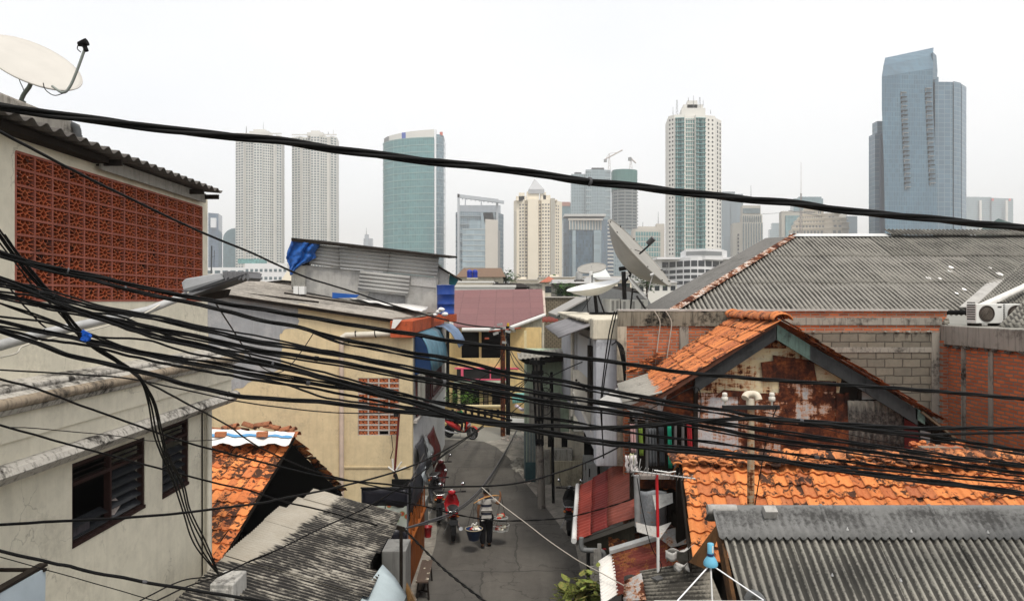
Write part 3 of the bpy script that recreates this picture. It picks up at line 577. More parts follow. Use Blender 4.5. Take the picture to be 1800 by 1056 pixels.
Y = 170; b = MB(); b.add([P(1716,408,Y), P(1800,412,Y), P(1840,412,Y+20), P(1730,408,Y+20), P(1755,384,Y+10), P(1716,416,Y), P(1840,420,Y)], [(0,1,4),(1,2,4),(2,3,4),(3,0,4),(0,5,6,1)])
obj('green_roof', b, m_paint('green_roof_mat', (.035,.065,.06), .6, .15, .3), None, 'dark green hipped roof low at the foot of the huge blue tower', 'roof')

# -- podium of the twin towers and mid distance low buildings
Y = 420; t = T('long white podium with window bands below the pale apartment pair', [(365,Y),(500,Y)], 'podium building', 'podium_building', None); b = MB(); pts, zt = body(b, [(362,Y),(430,Y)], 20, 470); p2, z2 = body(b, [(430,Y-4),(505,Y-4)], 24, 463); obj('wall', b, M_pod, t)
windows(t, pts, [(0,5,.7,.45)], zt-.5, 4.0, 8, M_wingrey); windows(t, p2, [(0,9,.6,.35)], z2-1.5, 4.6, 8, M_wingrey); slab(t, 'roof_pavilion', 418, 455, 455, 463, Y+2, 14, M_bg)
for (a, c, pt, Y, lab) in ((896,948,491,330,'low pale block with planted roof at the foot of the cream tower'),(948,1010,487,260,'low cream houses row left of the white glass pyramid'),(1100,1160,478,360,'long low white block behind the small tilted dish'),(1010,1100,486,300,'low whitish block beneath the dark colonnade office')):
    t = T(lab, [(a,Y),(c,Y)], 'low building', 'low_building', 'low buildings beyond the roofs'); b = MB(); pts, zt = body(b, [(a,Y),(c,Y+1)], 16, pt); body(b, [(a+(c-a)*.3,Y+3),(a+(c-a)*.55,Y+3)], 8, pt-4); obj('wall', b, M_cream if 'cream' in lab else M_wht, t)
    windows(t, pts, [(0,int((c-a)/5),.5,.4)], zt-.6, 3.4, zt-8, M_grey); slab(t, 'roof_edge', a-1, c+1, pt-.6, pt+1, Y-1, 18, M_beige)
Y = 230; t = thing('glass_pyramid', 'white pyramid skylight behind the lattice dish', 'skylight', tuple(P(1056,486,Y))); b = MB(); b.add([P(1037,487,Y), P(1075,489,Y), P(1062,486,Y+6), P(1040,486,Y+6), P(1058,463,Y+2), P(1050,466,Y+4)], [(0,1,4),(1,2,4),(2,3,5,4),(3,0,4,5)]); obj('glazing', b, m_paint('pyr_white', (.62,.66,.64), .4), t)
# ================================================================= LEFT SIDE HOUSES
def wallh(mb, o, u, n, ur, vr, holes, th):      # wall slab with rectangular openings; holes: (u0,u1,v0,v1)
    o, u, n = Vector(o), Vector(u), Vector(n)
    us = sorted({ur[0], ur[1]} | {h[i] for h in holes for i in (0, 1)}); vs = sorted({vr[0], vr[1]} | {h[i] for h in holes for i in (2, 3)})
    for i in range(len(us)-1):
        for j in range(len(vs)-1):
            cu, cv = (us[i]+us[i+1])/2, (vs[j]+vs[j+1])/2
            if any(h[0] < cu < h[1] and h[2] < cv < h[3] for h in holes): continue
            q = [o+u*us[i]+V(0,0,vs[j]), o+u*us[i+1]+V(0,0,vs[j]), o+u*us[i+1]+V(0,0,vs[j+1]), o+u*us[i]+V(0,0,vs[j+1])]
            mb.ext(q, n*th)
def breeze(mb, o, u, n, ur, vr, cols, rows, th=.06, bar=.011):   # pierced blocks: frame, diamond and spokes
    o, u, n = Vector(o), Vector(u), Vector(n); cw = (ur[1]-ur[0])/cols; ch = (vr[1]-vr[0])/rows
    def barr(a, b, wd):
        d = (b-a); L_ = d.length; d.normalize(); s_ = d.cross(n).normalized()*wd/2
        mb.ext([a-s_, b-s_, b+s_, a+s_], n*th)
    for i in range(cols):
        for j in range(rows):
            if cols == 4 and (i, j) == (2, 0): continue
            jx, jz = random.uniform(-.004,.004), random.uniform(-.004,.004)
            def q(a, b): return o + u*(ur[0]+cw*(i+a)+jx) + V(0,0,vr[0]+ch*(j+b)+jz) + n*random.uniform(0,.006)
            for a, b in (((.5,.22),(.68,.5)),((.68,.5),(.5,.78)),((.5,.78),(.32,.5)),((.32,.5),(.5,.22)),((.32,.5),(.06,.5)),((.68,.5),(.94,.5)),((.5,.78),(.5,.94)),((.5,.22),(.5,.06)),
                         ((.06,.16),(.41,.36)),((.94,.16),(.59,.36)),((.06,.84),(.41,.64)),((.94,.84),(.59,.64)),((.24,.30),(.28,.06)),((.76,.30),(.72,.06)),((.24,.70),(.28,.94)),((.76,.70),(.72,.94))):
                barr(q(*a), q(*b), bar)
def mortar(mb, o, u, n, ur, vr, cols, rows, th=.075, wd=.028):
    o, u, n = Vector(o), Vector(u), Vector(n)
    for i in range(cols+1):
        x = ur[0]+(ur[1]-ur[0])*i/cols; mb.ext([o+u*(x-wd/2)+V(0,0,vr[0]), o+u*(x+wd/2)+V(0,0,vr[0]), o+u*(x+wd/2)+V(0,0,vr[1]), o+u*(x-wd/2)+V(0,0,vr[1])], n*th)
    for j in range(rows+1):
        z = vr[0]+(vr[1]-vr[0])*j/rows; mb.ext([o+u*ur[0]+V(0,0,z-wd/2)-n*.003, o+u*ur[1]+V(0,0,z-wd/2)-n*.003, o+u*ur[1]+V(0,0,z+wd/2)-n*.003, o+u*ur[0]+V(0,0,z+wd/2)-n*.003], n*th)

M_lw = m_plaster('cream_plaster', (.65,.61,.49), (.14,.125,.10), .24, .13, cracks=.45)
M_corn = m_plaster('weathered_cornice', (.40,.38,.34), (.030,.027,.024), 1.2, 1.0, sscale=2.2)
M_corn2 = m_plaster('brown_cornice', (.28,.23,.17), (.03,.027,.024), 1.0, .8, sscale=2.2)
M_black = m_paint('dark_void', (.006,.006,.006), .9, .2, 2); M_soot = m_paint('dark_timber', (.016,.012,.009), .85, .4, 4, bs=.3)  # dark_void: near black for black parts and painted shade inside openings
M_terra = m_tile('breeze_terracotta', [(0,(.17,.02,.007)),(.5,(.34,.045,.013)),(1,(.22,.028,.009))], .25)
M_mort = m_plaster('pink_mortar', (.30,.10,.07), (.04,.02,.018), .6, .3)
M_frame = m_paint('window_frame_brown', (.028,.013,.011), .6, .3, 8); M_louv = m_paint('louvre_glass', (.018,.02,.023), .25, .3, 3)
M_white = m_paint('white_paint', (.66,.66,.64), .5, .08, 5); M_pvc = m_paint('pvc_pipe', (.55,.52,.44), .45, .12, 5); M_gpipe = m_paint('grey_pvc', (.15,.155,.155), .5, .2, 8)
M_asb = m_asbestos('asbestos_grey', (.30,.285,.25), (.03,.028,.025), cover=.5); M_asbd = m_asbestos('asbestos_black_stained', (.26,.24,.20), (.014,.013,.012), .85, 1.2)

H = thing('house', 'cream plastered house with a red breeze block screen and stained cornices along the left', 'house', (-5.5, 12.85, 0))
XW = -5.5; UY = V(0,1,0); NIN = V(-1,0,0)
holes = [(7.88,12.62,6.80,8.45),(8.89,10.66,3.70,4.76),(11.18,12.10,3.68,4.81)]
b = MB(); wallh(b, (XW,0,0), UY, NIN, (4.0,12.85), (0,8.63), holes, .16)
b.box((-10,12.69,0),(-5.66,12.85,8.6)); obj('wall', b, M_lw, H)
b = MB(); b.box((-10,4,6.55),(-5.66,12.69,6.75)); b.box((-10,4,3.0),(-5.66,12.69,3.2)); b.box((-7.4,4,0),(-7.2,12.69,8.6)); b.box((-7.2,4,4.95),(-5.66,12.69,5.1)); obj('shade_backing', b, M_black, H)  # painted black so the room behind the openings reads unlit
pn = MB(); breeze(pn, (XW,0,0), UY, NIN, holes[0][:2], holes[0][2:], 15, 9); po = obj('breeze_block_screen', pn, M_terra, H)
pm = MB(); mortar(pm, (XW+.004,0,0), UY, NIN, holes[0][:2], holes[0][2:], 15, 9); obj('mortar_grid', pm, M_mort, po)
def moulding(prof, y0, y1, m, name='cornice'):
    b = MB(); b.ext([V(x, y0, z) for x, z in prof], (0, y1-y0, 0)); return obj(name, b, m, H)
moulding([(-5.5,5.93),(-5.30,5.90),(-5.26,5.83),(-5.16,5.80),(-5.5,5.80)][::-1], 4, 13.35, M_corn)
rr = MB(); rr.tube([V(-5.17,4,5.735), V(-5.17,8,5.74), V(-5.17,13.6,5.73)], .065, 10); obj('cornice_roll', rr, M_corn2, H)
rr = MB(); rr.tube([V(-5.30,4,5.86), V(-5.30,13.2,5.86)], .045, 8); obj('cornice_roll', rr, M_corn, H)
moulding([(-5.5,5.68),(-5.14,5.68),(-5.18,5.62),(-5.26,5.60),(-5.5,5.60)], 4, 13.5, M_corn)
moulding([(-5.5,5.60),(-5.25,5.60),(-5.25,5.32),(-5.5,5.32)], 4, 13.4, M_lw, 'frieze'); moulding([(-5.5,5.315),(-5.28,5.315),(-5.28,5.06),(-5.5,5.06)], 4, 13.38, M_lw, 'frieze')
moulding([(-5.5,5.10),(-5.22,5.10),(-5.17,5.06),(-5.14,5.0),(-5.17,4.96),(-5.21,4.94),(-5.25,4.89),(-5.5,4.89)], 4, 13.5, M_corn)
for h, cols in ((holes[1], 2), (holes[2], 1)):
    b = MB(); fw = .045
    for z in (h[2]+.03, h[3]-.03): b.box((XW-.10,h[0],z-.03),(XW-.02,h[1],z+.03))
    for k in range(cols+1):
        y = lerp(h[0]+.02, h[1]-.02, k/cols); b.box((XW-.10,y-.022,h[2]),(XW-.015,y+.022,h[3]))
    b.box((XW-.09,h[0],h[3]-.30),(XW-.02,h[1],h[3]-.25)); b.box((XW-.11,h[0],h[2]),(XW+.01,h[1],h[2]+.05)); wn = obj('window', b, M_frame, H)
    for k in range(cols):
        y0 = lerp(h[0], h[1], k/cols)+.05; y1 = lerp(h[0], h[1], (k+1)/cols)-.05
        for j in range(5):
            z = h[2]+.10+j*.135; tilt = .05 + .02*((j*3+k) % 3)
            if (cols == 2 and k == 0 and j > 1): continue
            l = MB(); l.ext([V(XW-.14,y0,z+tilt), V(XW-.03,y0,z-.02), V(XW-.03,y1,z-.02), V(XW-.14,y1,z+tilt)], (0,0,.006)); obj('louvre', l, M_louv, wn)
        for j in range(3): l = MB(); l.box((XW-.1,y0,h[3]-.24+j*.07),(XW-.05,y1,h[3]-.23+j*.07)); obj('louvre', l, M_soot, wn)
t = thing('papers', 'pile of papers and rags on the sill of the double louvred window', 'papers', (-5.62, 9.9, 3.78)); b = MB()
b.cbox((-5.60,9.95,3.90), (.02,.30,.17), Matrix.Rotation(.5,3,'X') @ Matrix.Rotation(-.4,3,'Y')); obj('paper', b, m_paint('paper', (.36,.31,.28), .8, .3, 30), t)
b = MB(); b.grid([[V(-5.56+.05*noise.noise(V(i,j,1)), 9.0+i*.06, 3.76+j*.05+.03*noise.noise(V(i*.7,j,3))) for i in range(7)] for j in range(4)]); obj('rag', b, m_paint('rag', (.05,.045,.05), .9, .6, 9), t)
b = MB(); b.corr((-5.14,4.2,8.73),(-5.14,12.62,8.73),(-8.4,12.62,9.0),(-8.4,4.2,9.0), .24, .032, 8, 3); solid(obj('roof', b, m_asbestos('roof_black', (.12,.11,.10), (.015,.014,.013), .7), H), .012)
b = MB(); b.box((-5.55,9.35,8.60),(-5.50+.03,12.6,8.70)); b.ext([V(-5.40,9.35,8.52),V(-5.40,12.55,8.52),V(-5.40,12.55,8.68),V(-5.40,9.35,8.68)],(-.03,0,0)); obj('fascia_board', b, m_plaster('grey_board', (.30,.29,.26), amt=.4), H)
b = MB(); b.box((-5.5,4,8.60),(-5.30,9.35,8.68)); obj('gutter', b, M_soot, H)
for y in (9.4, 11.9, 12.5): b = MB(); b.box((-5.5,y,8.58),(-5.16,y+.03,8.66)); obj('bracket', b, M_soot, H)
b = MB(); b.tube([V(-5.42,12.72,4.9), V(-5.42,12.72,2.6), V(-5.40,12.70,0)], .05, 10); obj('downpipe', b, M_pvc, H)
b = MB(); b.tube([V(-5.48,12.58,4.9), V(-5.48,12.58,0)], .012, 6); obj('downpipe', b, M_soot, H)
b = MB(); b.tube([V(-5.4,11.02,5.72+.2), V(-5.12,11.02,5.9)], .045, 10); obj('spout', b, M_gpipe, H)
b = MB(); b.box((-9,5.5,8.66),(-6.3,10.4,9.37)); o = bevel(obj('roof_tank', b, m_plaster('stained_tank', (.40,.37,.32), (.05,.045,.04), .9, .7, sscale=1.6), H), .03)
b = MB(); b.tube(smooth_path([P(112,222,10.2), P(126,221,10.2), P(134,226,10.2), P(136,236,10.2), P(136,256,10.2)], 4), .055, 12); b.tube([P(122,221,10.2), P(126,221,10.2)], .066, 12); b.tube([P(136,238,10.2), P(136,244,10.2)], .066, 12); obj('pipe_elbow', b, M_gpipe, H)
# bottom left awning
t = thing('awning', 'pale blue sheet awning cut by the bottom left corner', 'awning', tuple(P(30,1050,7.2))); b = MB()
b.ext([V(-5.0,5.4,3.98), V(-4.95,7.55,3.96), V(-4.93,7.5,3.3), V(-5.0,5.4,3.3)], (-.02,0,0)); obj('sheet', b, m_paint('pale_blue_sheet', (.36,.42,.46), .6, .1, 3), t)
b = MB(); b.box((-5.05,5.4,3.97),(-4.96,7.6,4.0)); b.box((-5.5,7.5,3.94),(-4.93,7.54,3.97)); obj('frame', b, M_soot, t)

# satellite dish function
def dish(name, label, c, n, r, depth, mat, back=None, ribs=0, group=None, seg=40, rim=.012, mesh_ribs=None):
    c = Vector(c); n = Vector(n).normalized(); q = n.to_track_quat('Z','Y').to_matrix()
    t = thing(name, label, 'satellite dish', tuple(c), group)
    b = MB(); prof = [(max(.0005, r*k/10), depth*(k/10)**2) for k in range(11)]; b.lathe(prof, c, seg, q); o = solid(obj('reflector', b, mat, t), .012)
    b = MB(); b.tube([c + q @ V(r*math.cos(a), r*math.sin(a), depth) for a in [2*math.pi*k/seg for k in range(seg+1)]], rim, 6, False); obj('rim', b, mat, t)
    return t, q
A_ = m_paint('dish_white', (.47,.45,.41), .4, .07, 3)
n_ = V(.58,-.40,.71).normalized(); cd = P(58,113,9.6)
t, q = dish('satellite_dish', 'white offset satellite dish on the roof top left, tipped towards the sky', cd - n_*.1, n_, .585, .12, A_)
b = MB(); b.tube(smooth_path([P(36,180,9.7), P(42,166,9.7), P(52,152,9.7), P(56,138,9.75)], 4), .028, 8); b.tube([P(46,136,9.7), P(64,138,9.75)], .02, 6); b.tube([P(28,181,9.7), P(44,181,9.7)], .03, 6); obj('mount', b, m_paint('green_grey_metal', (.12,.14,.12), .5), t)
b = MB(); b.tube(smooth_path([P(92,152,9.3), P(110,163,9.2), P(122,154,9.2), P(134,128,9.2), P(150,84,9.2)], 5), .017, 8); obj('feed_arm', b, m_paint('arm_grey', (.20,.22,.20), .5), t)
b = MB(); b.tube([P(138,78,9.2), P(145,77,9.2), P(153,74,9.2)], [.03,.045,.05], 8); b.tube([P(148,80,9.2), P(152,90,9.2)], .03, 8); obj('receiver', b, M_black, t)
b = MB(); b.tube(smooth_path([P(138,78,9.2), P(136,86,9.2), P(142,92,9.2)], 4), .006, 5); b.tube(smooth_path([P(76,146,9.3), P(80,158,9.3), P(95,168,9.2), P(112,164,9.2)], 5), .006, 5); b.tube(smooth_path([P(34,120,9.8), P(34,140,9.8), P(42,160,9.8), P(41,180,9.8)], 5), .006, 5); obj('cable', b, M_black, t)

# street lamp
t = thing('street_lamp', 'grey street lamp on a long slanting arm in front of the cream house', 'street lamp', (-4.3,3.6,0))
M_gal = m_paint('galvanised', (.40,.40,.39), .45, .18, 14, .2, .15); M_lampb = m_paint('lamp_grey', (.24,.245,.25), .5, .12, 8)
b = MB(); b.tube([V(-4.3,3.6,0), V(-4.3,3.6,7.2)], [.12,.09], 12); obj('pole', b, M_gal, t)
b = MB(); b.tube([V(-4.3,3.6,6.45), P(0,607,4.4), P(60,590,4.75), P(260,545,5.6), P(345,512,6.0)], [.034,.034,.034,.031,.03], 12); obj('arm', b, M_gal, t)
b = MB(); q = [P(328,497,5.95), P(335,490,6.0), P(395,480,6.2), P(402,491,6.2), P(340,514,6.0), P(331,510,5.95)]
b.ext([x - V(0,.10,0) for x in q], (.02,.24,0)); hd = bevel(obj('housing', b, M_lampb, t), .012, 3)
b = MB(); b.ext([x-V(0,.12,0) for x in (P(331,511,5.95),P(340,516,6.0),P(402,494,6.2),P(446,480,6.3),P(445,484,6.3),P(400,500,6.2),P(345,520,6.0))], (.02,.27,0)); obj('lower_tray', b, m_paint('lamp_dark', (.09,.09,.095), .5), hd)
b = MB()
for k in range(6):
    x0 = 399 + k*7.6; y0 = 479 + k*.2; Yk = 6.2+k*.015
    b.ext([P(x0,y0,Yk)-V(0,.1,0), P(x0+6,y0-2,Yk)-V(0,.1,0), P(x0+10,y0+9,Yk)-V(0,.1,0), P(x0+5,y0+14,Yk)-V(0,.1,0)], (.02,.24,0))
obj('cooling_fin', b, m_paint('fin_grey', (.13,.13,.135), .45), hd)
b = MB(); b.ext([P(352,520,6.0), P(398,508,6.15), P(393,523,6.15), P(350,528,6.0)], (0,.1,0)); obj('bracket', b, M_soot, hd)
b = MB(); b.ext([P(355,489,6.05), P(358,484,6.05), P(372,481,6.1), P(375,484,6.1)], (0,.08,0)); obj('sensor', b, M_pvc, hd)
b = MB(); b.tube(smooth_path([P(0,628,4.3), P(30,620,4.4), P(52,604,4.6), P(180,575,5.2), P(255,550,5.5), P(300,524,5.8), P(332,514,5.9)], 4), .006, 5); obj('cable', b, M_pvc, t)

# ---------------------------------------------------------------- yellow house with grey roof
Y0 = 22.6; XC = XX(725, Y0)
H2 = thing('house', 'yellow plastered house under a flat grey sheet roof, with a breeze block window facing us', 'house', (XC, Y0, 0))
M_yel = m_plaster('yellow_plaster', (.58,.48,.30), (.16,.15,.13), .3, .22, cracks=.35); M_gp = m_plaster('grey_patch_plaster', (.28,.29,.30), (.13,.13,.13), .5, .3, second=(.33,.335,.34))
bw = (XX(629,Y0), XX(702,Y0), ZZ(765,Y0), ZZ(664,Y0))
b = MB(); wallh(b, (0,Y0,0), V(1,0,0), V(0,1,0), (-11.5, XC), (0, 5.9), [bw], .2); obj('wall', b, M_yel, H2)
b = MB(); b.ext([V(-11.5,Y0,5.9), V(XX(524,Y0),Y0,5.9), V(XX(524,Y0),Y0,6.70), V(-11.5,Y0,7.25)], (0,.2,0)); obj('upper_wall', b, M_gp, H2)
b = MB(); b.ext([V(XX(524,Y0),Y0,5.9), V(XX(690,Y0),Y0,5.9), V(XX(690,Y0),Y0,6.2), V(XX(524,Y0),Y0,6.70)], (0,.2,0)); obj('upper_wall', b, M_yel, H2)
# unpainted grey cement left over at the top left of the yellow wall
b = MB(); random.seed(2); base_ = [(366,560),(470,562),(505,560),(526,562),(522,570),(508,575),(498,583),(490,588),(492,600),(496,612),(493,628),(494,642),(486,652),(476,655),(462,660),(455,668),(440,670),(428,680),(412,684),(400,694),(384,694),(366,702)]; pts = [base_[0]]
for i_ in range(1, len(base_)-1):
    for q_ in (0, .33, .66): pts.append((lerp(base_[i_][0],base_[i_+1][0],q_)+random.uniform(-1.8,1.8)*(i_>2), lerp(base_[i_][1],base_[i_+1][1],q_)+random.uniform(-1.8,1.8)*(i_>2)))
pts.append(base_[-1])
b.ext([P(x,y,Y0-.006) for x, y in pts[::-1]], (0,.004,0)); obj('cement_patch', b, M_gp, H2)
b = MB(); b.box((-11,Y0+.6,2.2),(XC-.3,Y0+.7,5)); obj('shade_backing', b, M_black, H2)  # black sheet gives the shade behind the block window
b = MB(); breeze(b, (0,Y0+.02,0), V(1,0,0), V(0,1,0), bw[:2], bw[2:], 4, 11, .08, .022); so_ = obj('breeze_block_screen', b, m_tile('breeze_orange', [(0,(.32,.07,.025)),(1,(.45,.11,.04))], .2), H2)
b = MB(); mortar(b, (0,Y0+.015,0), V(1,0,0), V(0,1,0), bw[:2], bw[2:], 4, 11, .08, .045); obj('mortar_grid', b, m_plaster('pale_mortar', (.42,.38,.34)), so_)
M_roofg = m_asbestos('roof_felt', (.34,.31,.27), (.13,.12,.105), .55, 2.0, 9)
cor = [V(-12.2,Y0-.25,7.50), V(-3.75,Y0-.25,6.22), V(-3.1,33,6.28), V(-13.5,33,7.95)]
b = MB()
for i in range(7):
    a0, a1 = i/7, (i+1)/7+.012
    p = [lerp(cor[0],cor[3],a0), lerp(cor[1],cor[2],a0), lerp(cor[1],cor[2],a1), lerp(cor[0],cor[3],a1)]
    b.corr(p[0]+V(0,0,i*.008), p[3]+V(0,0,i*.008), p[2]+V(0,0,i*.008), p[1]+V(0,0,i*.008), .19, .018, 6, 6, .05)
for pt in range(len(b.v)): pass
b2_ = MB(); b2_.v = b.v; b2_.f = [f[::-1] for f in b.f]; b2_.sm = b.sm
solid(obj('roof', b2_, M_roofg, H2), .015)
b = MB(); b.ext([V(-12.2,Y0-.22,7.36), V(-3.75,Y0-.22,6.10), V(-3.75,Y0-.22,6.19), V(-12.2,Y0-.22,7.46)], (0,.15,0)); obj('eave_board', b, M_soot, H2)
M_red = m_plaster('red_fascia', (.40,.085,.035), (.05,.02,.015), .6, .5)
b = MB(); b.box((XX(686,Y0-.3),Y0-.3,5.63),(XC+.05,Y0+.4,6.16)); b.box((XC-.4,Y0+.4,5.75),(XC+.06,32.5,6.17)); bevel(obj('fascia', b, M_red, H2), .015)
# street side wall of the yellow house, with a long barred opening
M_side = m_plaster('white_side', (.60,.60,.60), (.25,.24,.22), .3, .2); M_sided = m_plaster('grey_side', (.26,.25,.24), (.05,.05,.05), .8, .7)
b = MB(); wallh(b, (XC,0,0), UY, NIN, (Y0+.2,33.5), (0,2.95), [], .2); obj('side_wall', b, M_side, H2)
b = MB(); wallh(b, (XC+.004,0,0), UY, NIN, (Y0+.2,33.5), (2.95,5.75), [(23.3,27.6,3.0,4.45),(28.1,31.5,3.0,4.45)], .2); obj('side_wall', b, M_sided, H2)
b = MB(); b.box((XC-1.3,Y0+.7,0),(XC-1.2,33,5)); obj('shade_backing', b, M_black, H2)  # black sheet stands for the unlit room behind the bars
for y0, y1 in ((23.3,27.6),(28.1,31.5)):
    b = MB(); b.box((XC-.03,y0,3.0),(XC+.07,y1,3.07)); b.box((XC,y0,4.4),(XC+.05,y1,4.45)); b.box((XC-.01,y0,3.0),(XC+.05,y0+.08,4.45)); b.box((XC-.01,y1-.08,3.0),(XC+.05,y1,4.45))
    for k in range(1, 12): y = lerp(y0, y1, k/12); b.tube([V(XC+.02,y,3.05), V(XC+.02,y,4.42)], .012, 5)
    obj('window', b, m_paint('maroon_grille', (.10,.035,.035), .6), H2)
b = MB(); b.box((XC-.22,Y0+.2,2.86),(XC+.12,33.4,2.95)); obj('ledge', b, m_plaster('ledge', (.34,.32,.30)), H2)
M_bl = m_paint('blue_awning_sheet', (.075,.19,.26), .5, .4, 2.2, .1, .1); M_bl2a = m_paint('violet_blue_sheet', (.13,.20,.32), .5, .25, 3)
M_navy = m_paint('navy_sheet', (.012,.035,.10), .5, .2, 2)
def curved(prof, y0, y1, rows=10, wav=.03, pitch=.42):
    b = MB(); rws = []
    for k in range(rows*6+1):
        y = lerp(y0, y1, k/(rows*6)); rws.append([V(x + wav*max(0,math.sin(y/pitch*2*math.pi))**6, y, z) for x, z in prof])
    return b.grid(rws)
b = curved([(XC+.03,5.74),(XC+.26,5.62),(XC+.42,5.32),(XC+.52,4.9),(XC+.60,4.45)], Y0+.4, 28.8); aw = solid(obj('awning', b, M_bl, H2), .012)
b = curved([(XC+.03,5.76),(XC+.4,5.74),(XC+.72,5.5),(XC+.92,5.2),(XC+1.05,4.9)], 28.5, 32.4, 6); solid(obj('awning', b, M_bl2a, H2), .012)
b = MB(); b.ext([V(XC+.03,Y0+.41,5.68), V(XC+.26,Y0+.41,5.56), V(XC+.42,Y0+.41,5.26), V(XC+.52,Y0+.41,4.86), V(XC+.55,Y0+.41,4.5), V(XC+.03,Y0+.41,4.4)], (0,.02,0)); obj('awning_end', b, M_navy, H2)
b = MB(); b.tube([V(XX(601.5,Y0),Y0-.07,5.55), V(XX(601.5,Y0),Y0-.07,0.3)], .075, 10); obj('downpipe', b, m_paint('pinkish_pipe', (.50,.41,.34), .5, .15, 3), H2)
b = MB(); b.tube([V(XX(601.5,Y0),Y0-.07,5.6), V(XX(610,Y0),Y0-.08,5.70), V(XX(688,Y0),Y0-.08,5.76)], .10, 10); obj('gutter_pipe', b, M_pvc, H2)
for px in (626, 660): b = MB(); b.tube([V(XX(px,Y0),Y0-.08,5.73), V(XX(px+1.5,Y0),Y0-.08,5.735)], .115, 10); obj('pipe_bracket', b, M_soot, H2)
b = MB(); b.box((XX(606,Y0),Y0-.03,ZZ(822,Y0)),(XX(722,Y0),Y0-.002,ZZ(819,Y0))); b.box((XX(604,Y0),Y0-.02,.5),(XX(606,Y0),Y0-.001,ZZ(819,Y0))); obj('conduit', b, M_yel, H2)
# white plastic draped along the roof and corner rags
M_wp = m_paint('white_plastic_sheet', (.68,.67,.65), .45, .12, 9, bs=.4)
b = MB(); rw = []
for k in range(41):
    u = k/40; a = lerp(V(-9.6,32.2,7.27), V(-3.3,28.0,6.42), u); c = lerp(V(-9.0,31.0,7.2), V(-3.2,25.2,6.34), u)
    rw.append([lerp(a, c, j/4)+V(0,0,.08+.05*noise.noise(V(u*14,j*.8,2))+.05*(j==0)) for j in range(5)])
b.grid(rw); solid(obj('plastic_sheet', b, M_wp, None, 'crumpled white plastic sheet lying along the back of the grey sheet roof', 'plastic sheet'), .02)
b = MB()
for (x, y), r_ in (((770,548),5),((776,544),6),((782,552),6),((765,553),4)):
    c = P(x,y,24.5); b.grid([[c + V(math.cos(a)*math.sin(p_)*r_*.02, math.sin(a)*math.sin(p_)*r_*.02, math.cos(p_)*r_*.012)*(1+.4*noise.noise(V(a,p_,x))) for a in [2*math.pi*i/10 for i in range(10)]] for p_ in [.01]+[math.pi*j/6 for j in range(1,6)]+[3.13]], True, True)
b.grid([[P(691+k*2.2-j*.8+k*(3-j)*.6, 561+j*4, Y0-.36)+V(0,-.03*noise.noise(V(k*2,j,0)),.05*noise.noise(V(k,j,0))) for k in range(5)] for j in range(5)])
obj('rag', b, M_wp, None, 'white plastic rags bunched on the red corner of the grey roof', 'rag')

# ---------------------------------------------------------------- rooftop tin shack
Ys = 28.5; S = thing('tin_shack', 'patched tin and cement shack on the grey roof, with a black slanting roof edge', 'shack', tuple(P(640,530,Ys)))
M_zinc = m_rust('zinc_panel', (.36,.355,.34), .12); M_cem = m_plaster('cement_render', (.38,.37,.345), (.14,.13,.12), .4, .3, second=(.30,.295,.28)); M_cem2 = m_plaster('dark_cement', (.19,.19,.19), (.06,.06,.06), .5, .5)
def facade_poly(name, pts, Y, m, parent, th=.05): b = MB(); b.ext([P(x,y,Y) for x, y in pts][::-1], (0,th,0)); return obj(name, b, m, parent)
facade_poly('wall', [(513,470),(540,466),(600,472),(770,488),(769,550),(700,545),(513,508)], Ys, M_cem, S, .15); facade_poly('lower_wall', [(650,512),(712,519),(712,541),(640,533)], Ys-.03, M_cem2, S, .02)
facade_poly('corner_post', [(512,462),(536,468),(536,507),(512,505)], Ys-.05, m_plaster('post_cream', (.50,.48,.42)), S, .1)
facade_poly('wall_patch', [(722,484),(767,488),(767,506),(722,501)], Ys-.03, m_rust('patch_zinc', (.42,.41,.39), .1), S, .02)
def hcorr(name, p, Y, m, parent, pitch=.15, amp=.042):
    b = MB(); a, bb, c, d = [P(x,y,Y) for x, y in p]   # TL TR BR BL ; waves stacked vertically
    b.corr(d, a, bb, c, pitch, amp, 6, 2); return solid(obj(name, b, m, parent), .01)
hcorr('tin_sheet', [(560,430),(598,434),(598,472),(543,464)], Ys-.10, M_zinc, S); hcorr('tin_sheet', [(597,433.5),(685,442),(681,479),(597,471)], Ys-.13, M_zinc, S)
hcorr('tin_sheet', [(684,442),(772,451),(768,487),(681,479)], Ys-.11, M_zinc, S); hcorr('tin_sheet', [(633,476),(721,485),(717,520),(629,510)], Ys-.20, M_zinc, S)
b = MB(); b.ext([P(512,418,Ys-.5), P(790,450.5,Ys-.5), P(790,454,Ys-.5), P(512,424,Ys-.5)], (0,4,.25)); obj('roof', b, M_soot, S)
facade_poly('side_panel', [(769,462),(789,480),(789,501),(768,500)], Ys+.1, M_zinc, S, .05)
b = MB(); b.ext([P(770,467,Ys-.1), P(809,490,Ys-.1), P(808,493,Ys-.1), P(770,470,Ys-.1)], (0,1.2,0)); obj('side_awning', b, M_soot, S); facade_poly('awning_sheet', [(790,482),(806,492),(800,502),(789,500)], Ys+.3, m_paint('teal_sheet', (.03,.17,.20), .5), S, .02)
facade_poly('shade_backing', [(512,424),(560,430),(545,468),(512,466)], Ys+.3, M_black, S, .03)  # black panel in place of the shade inside the shack
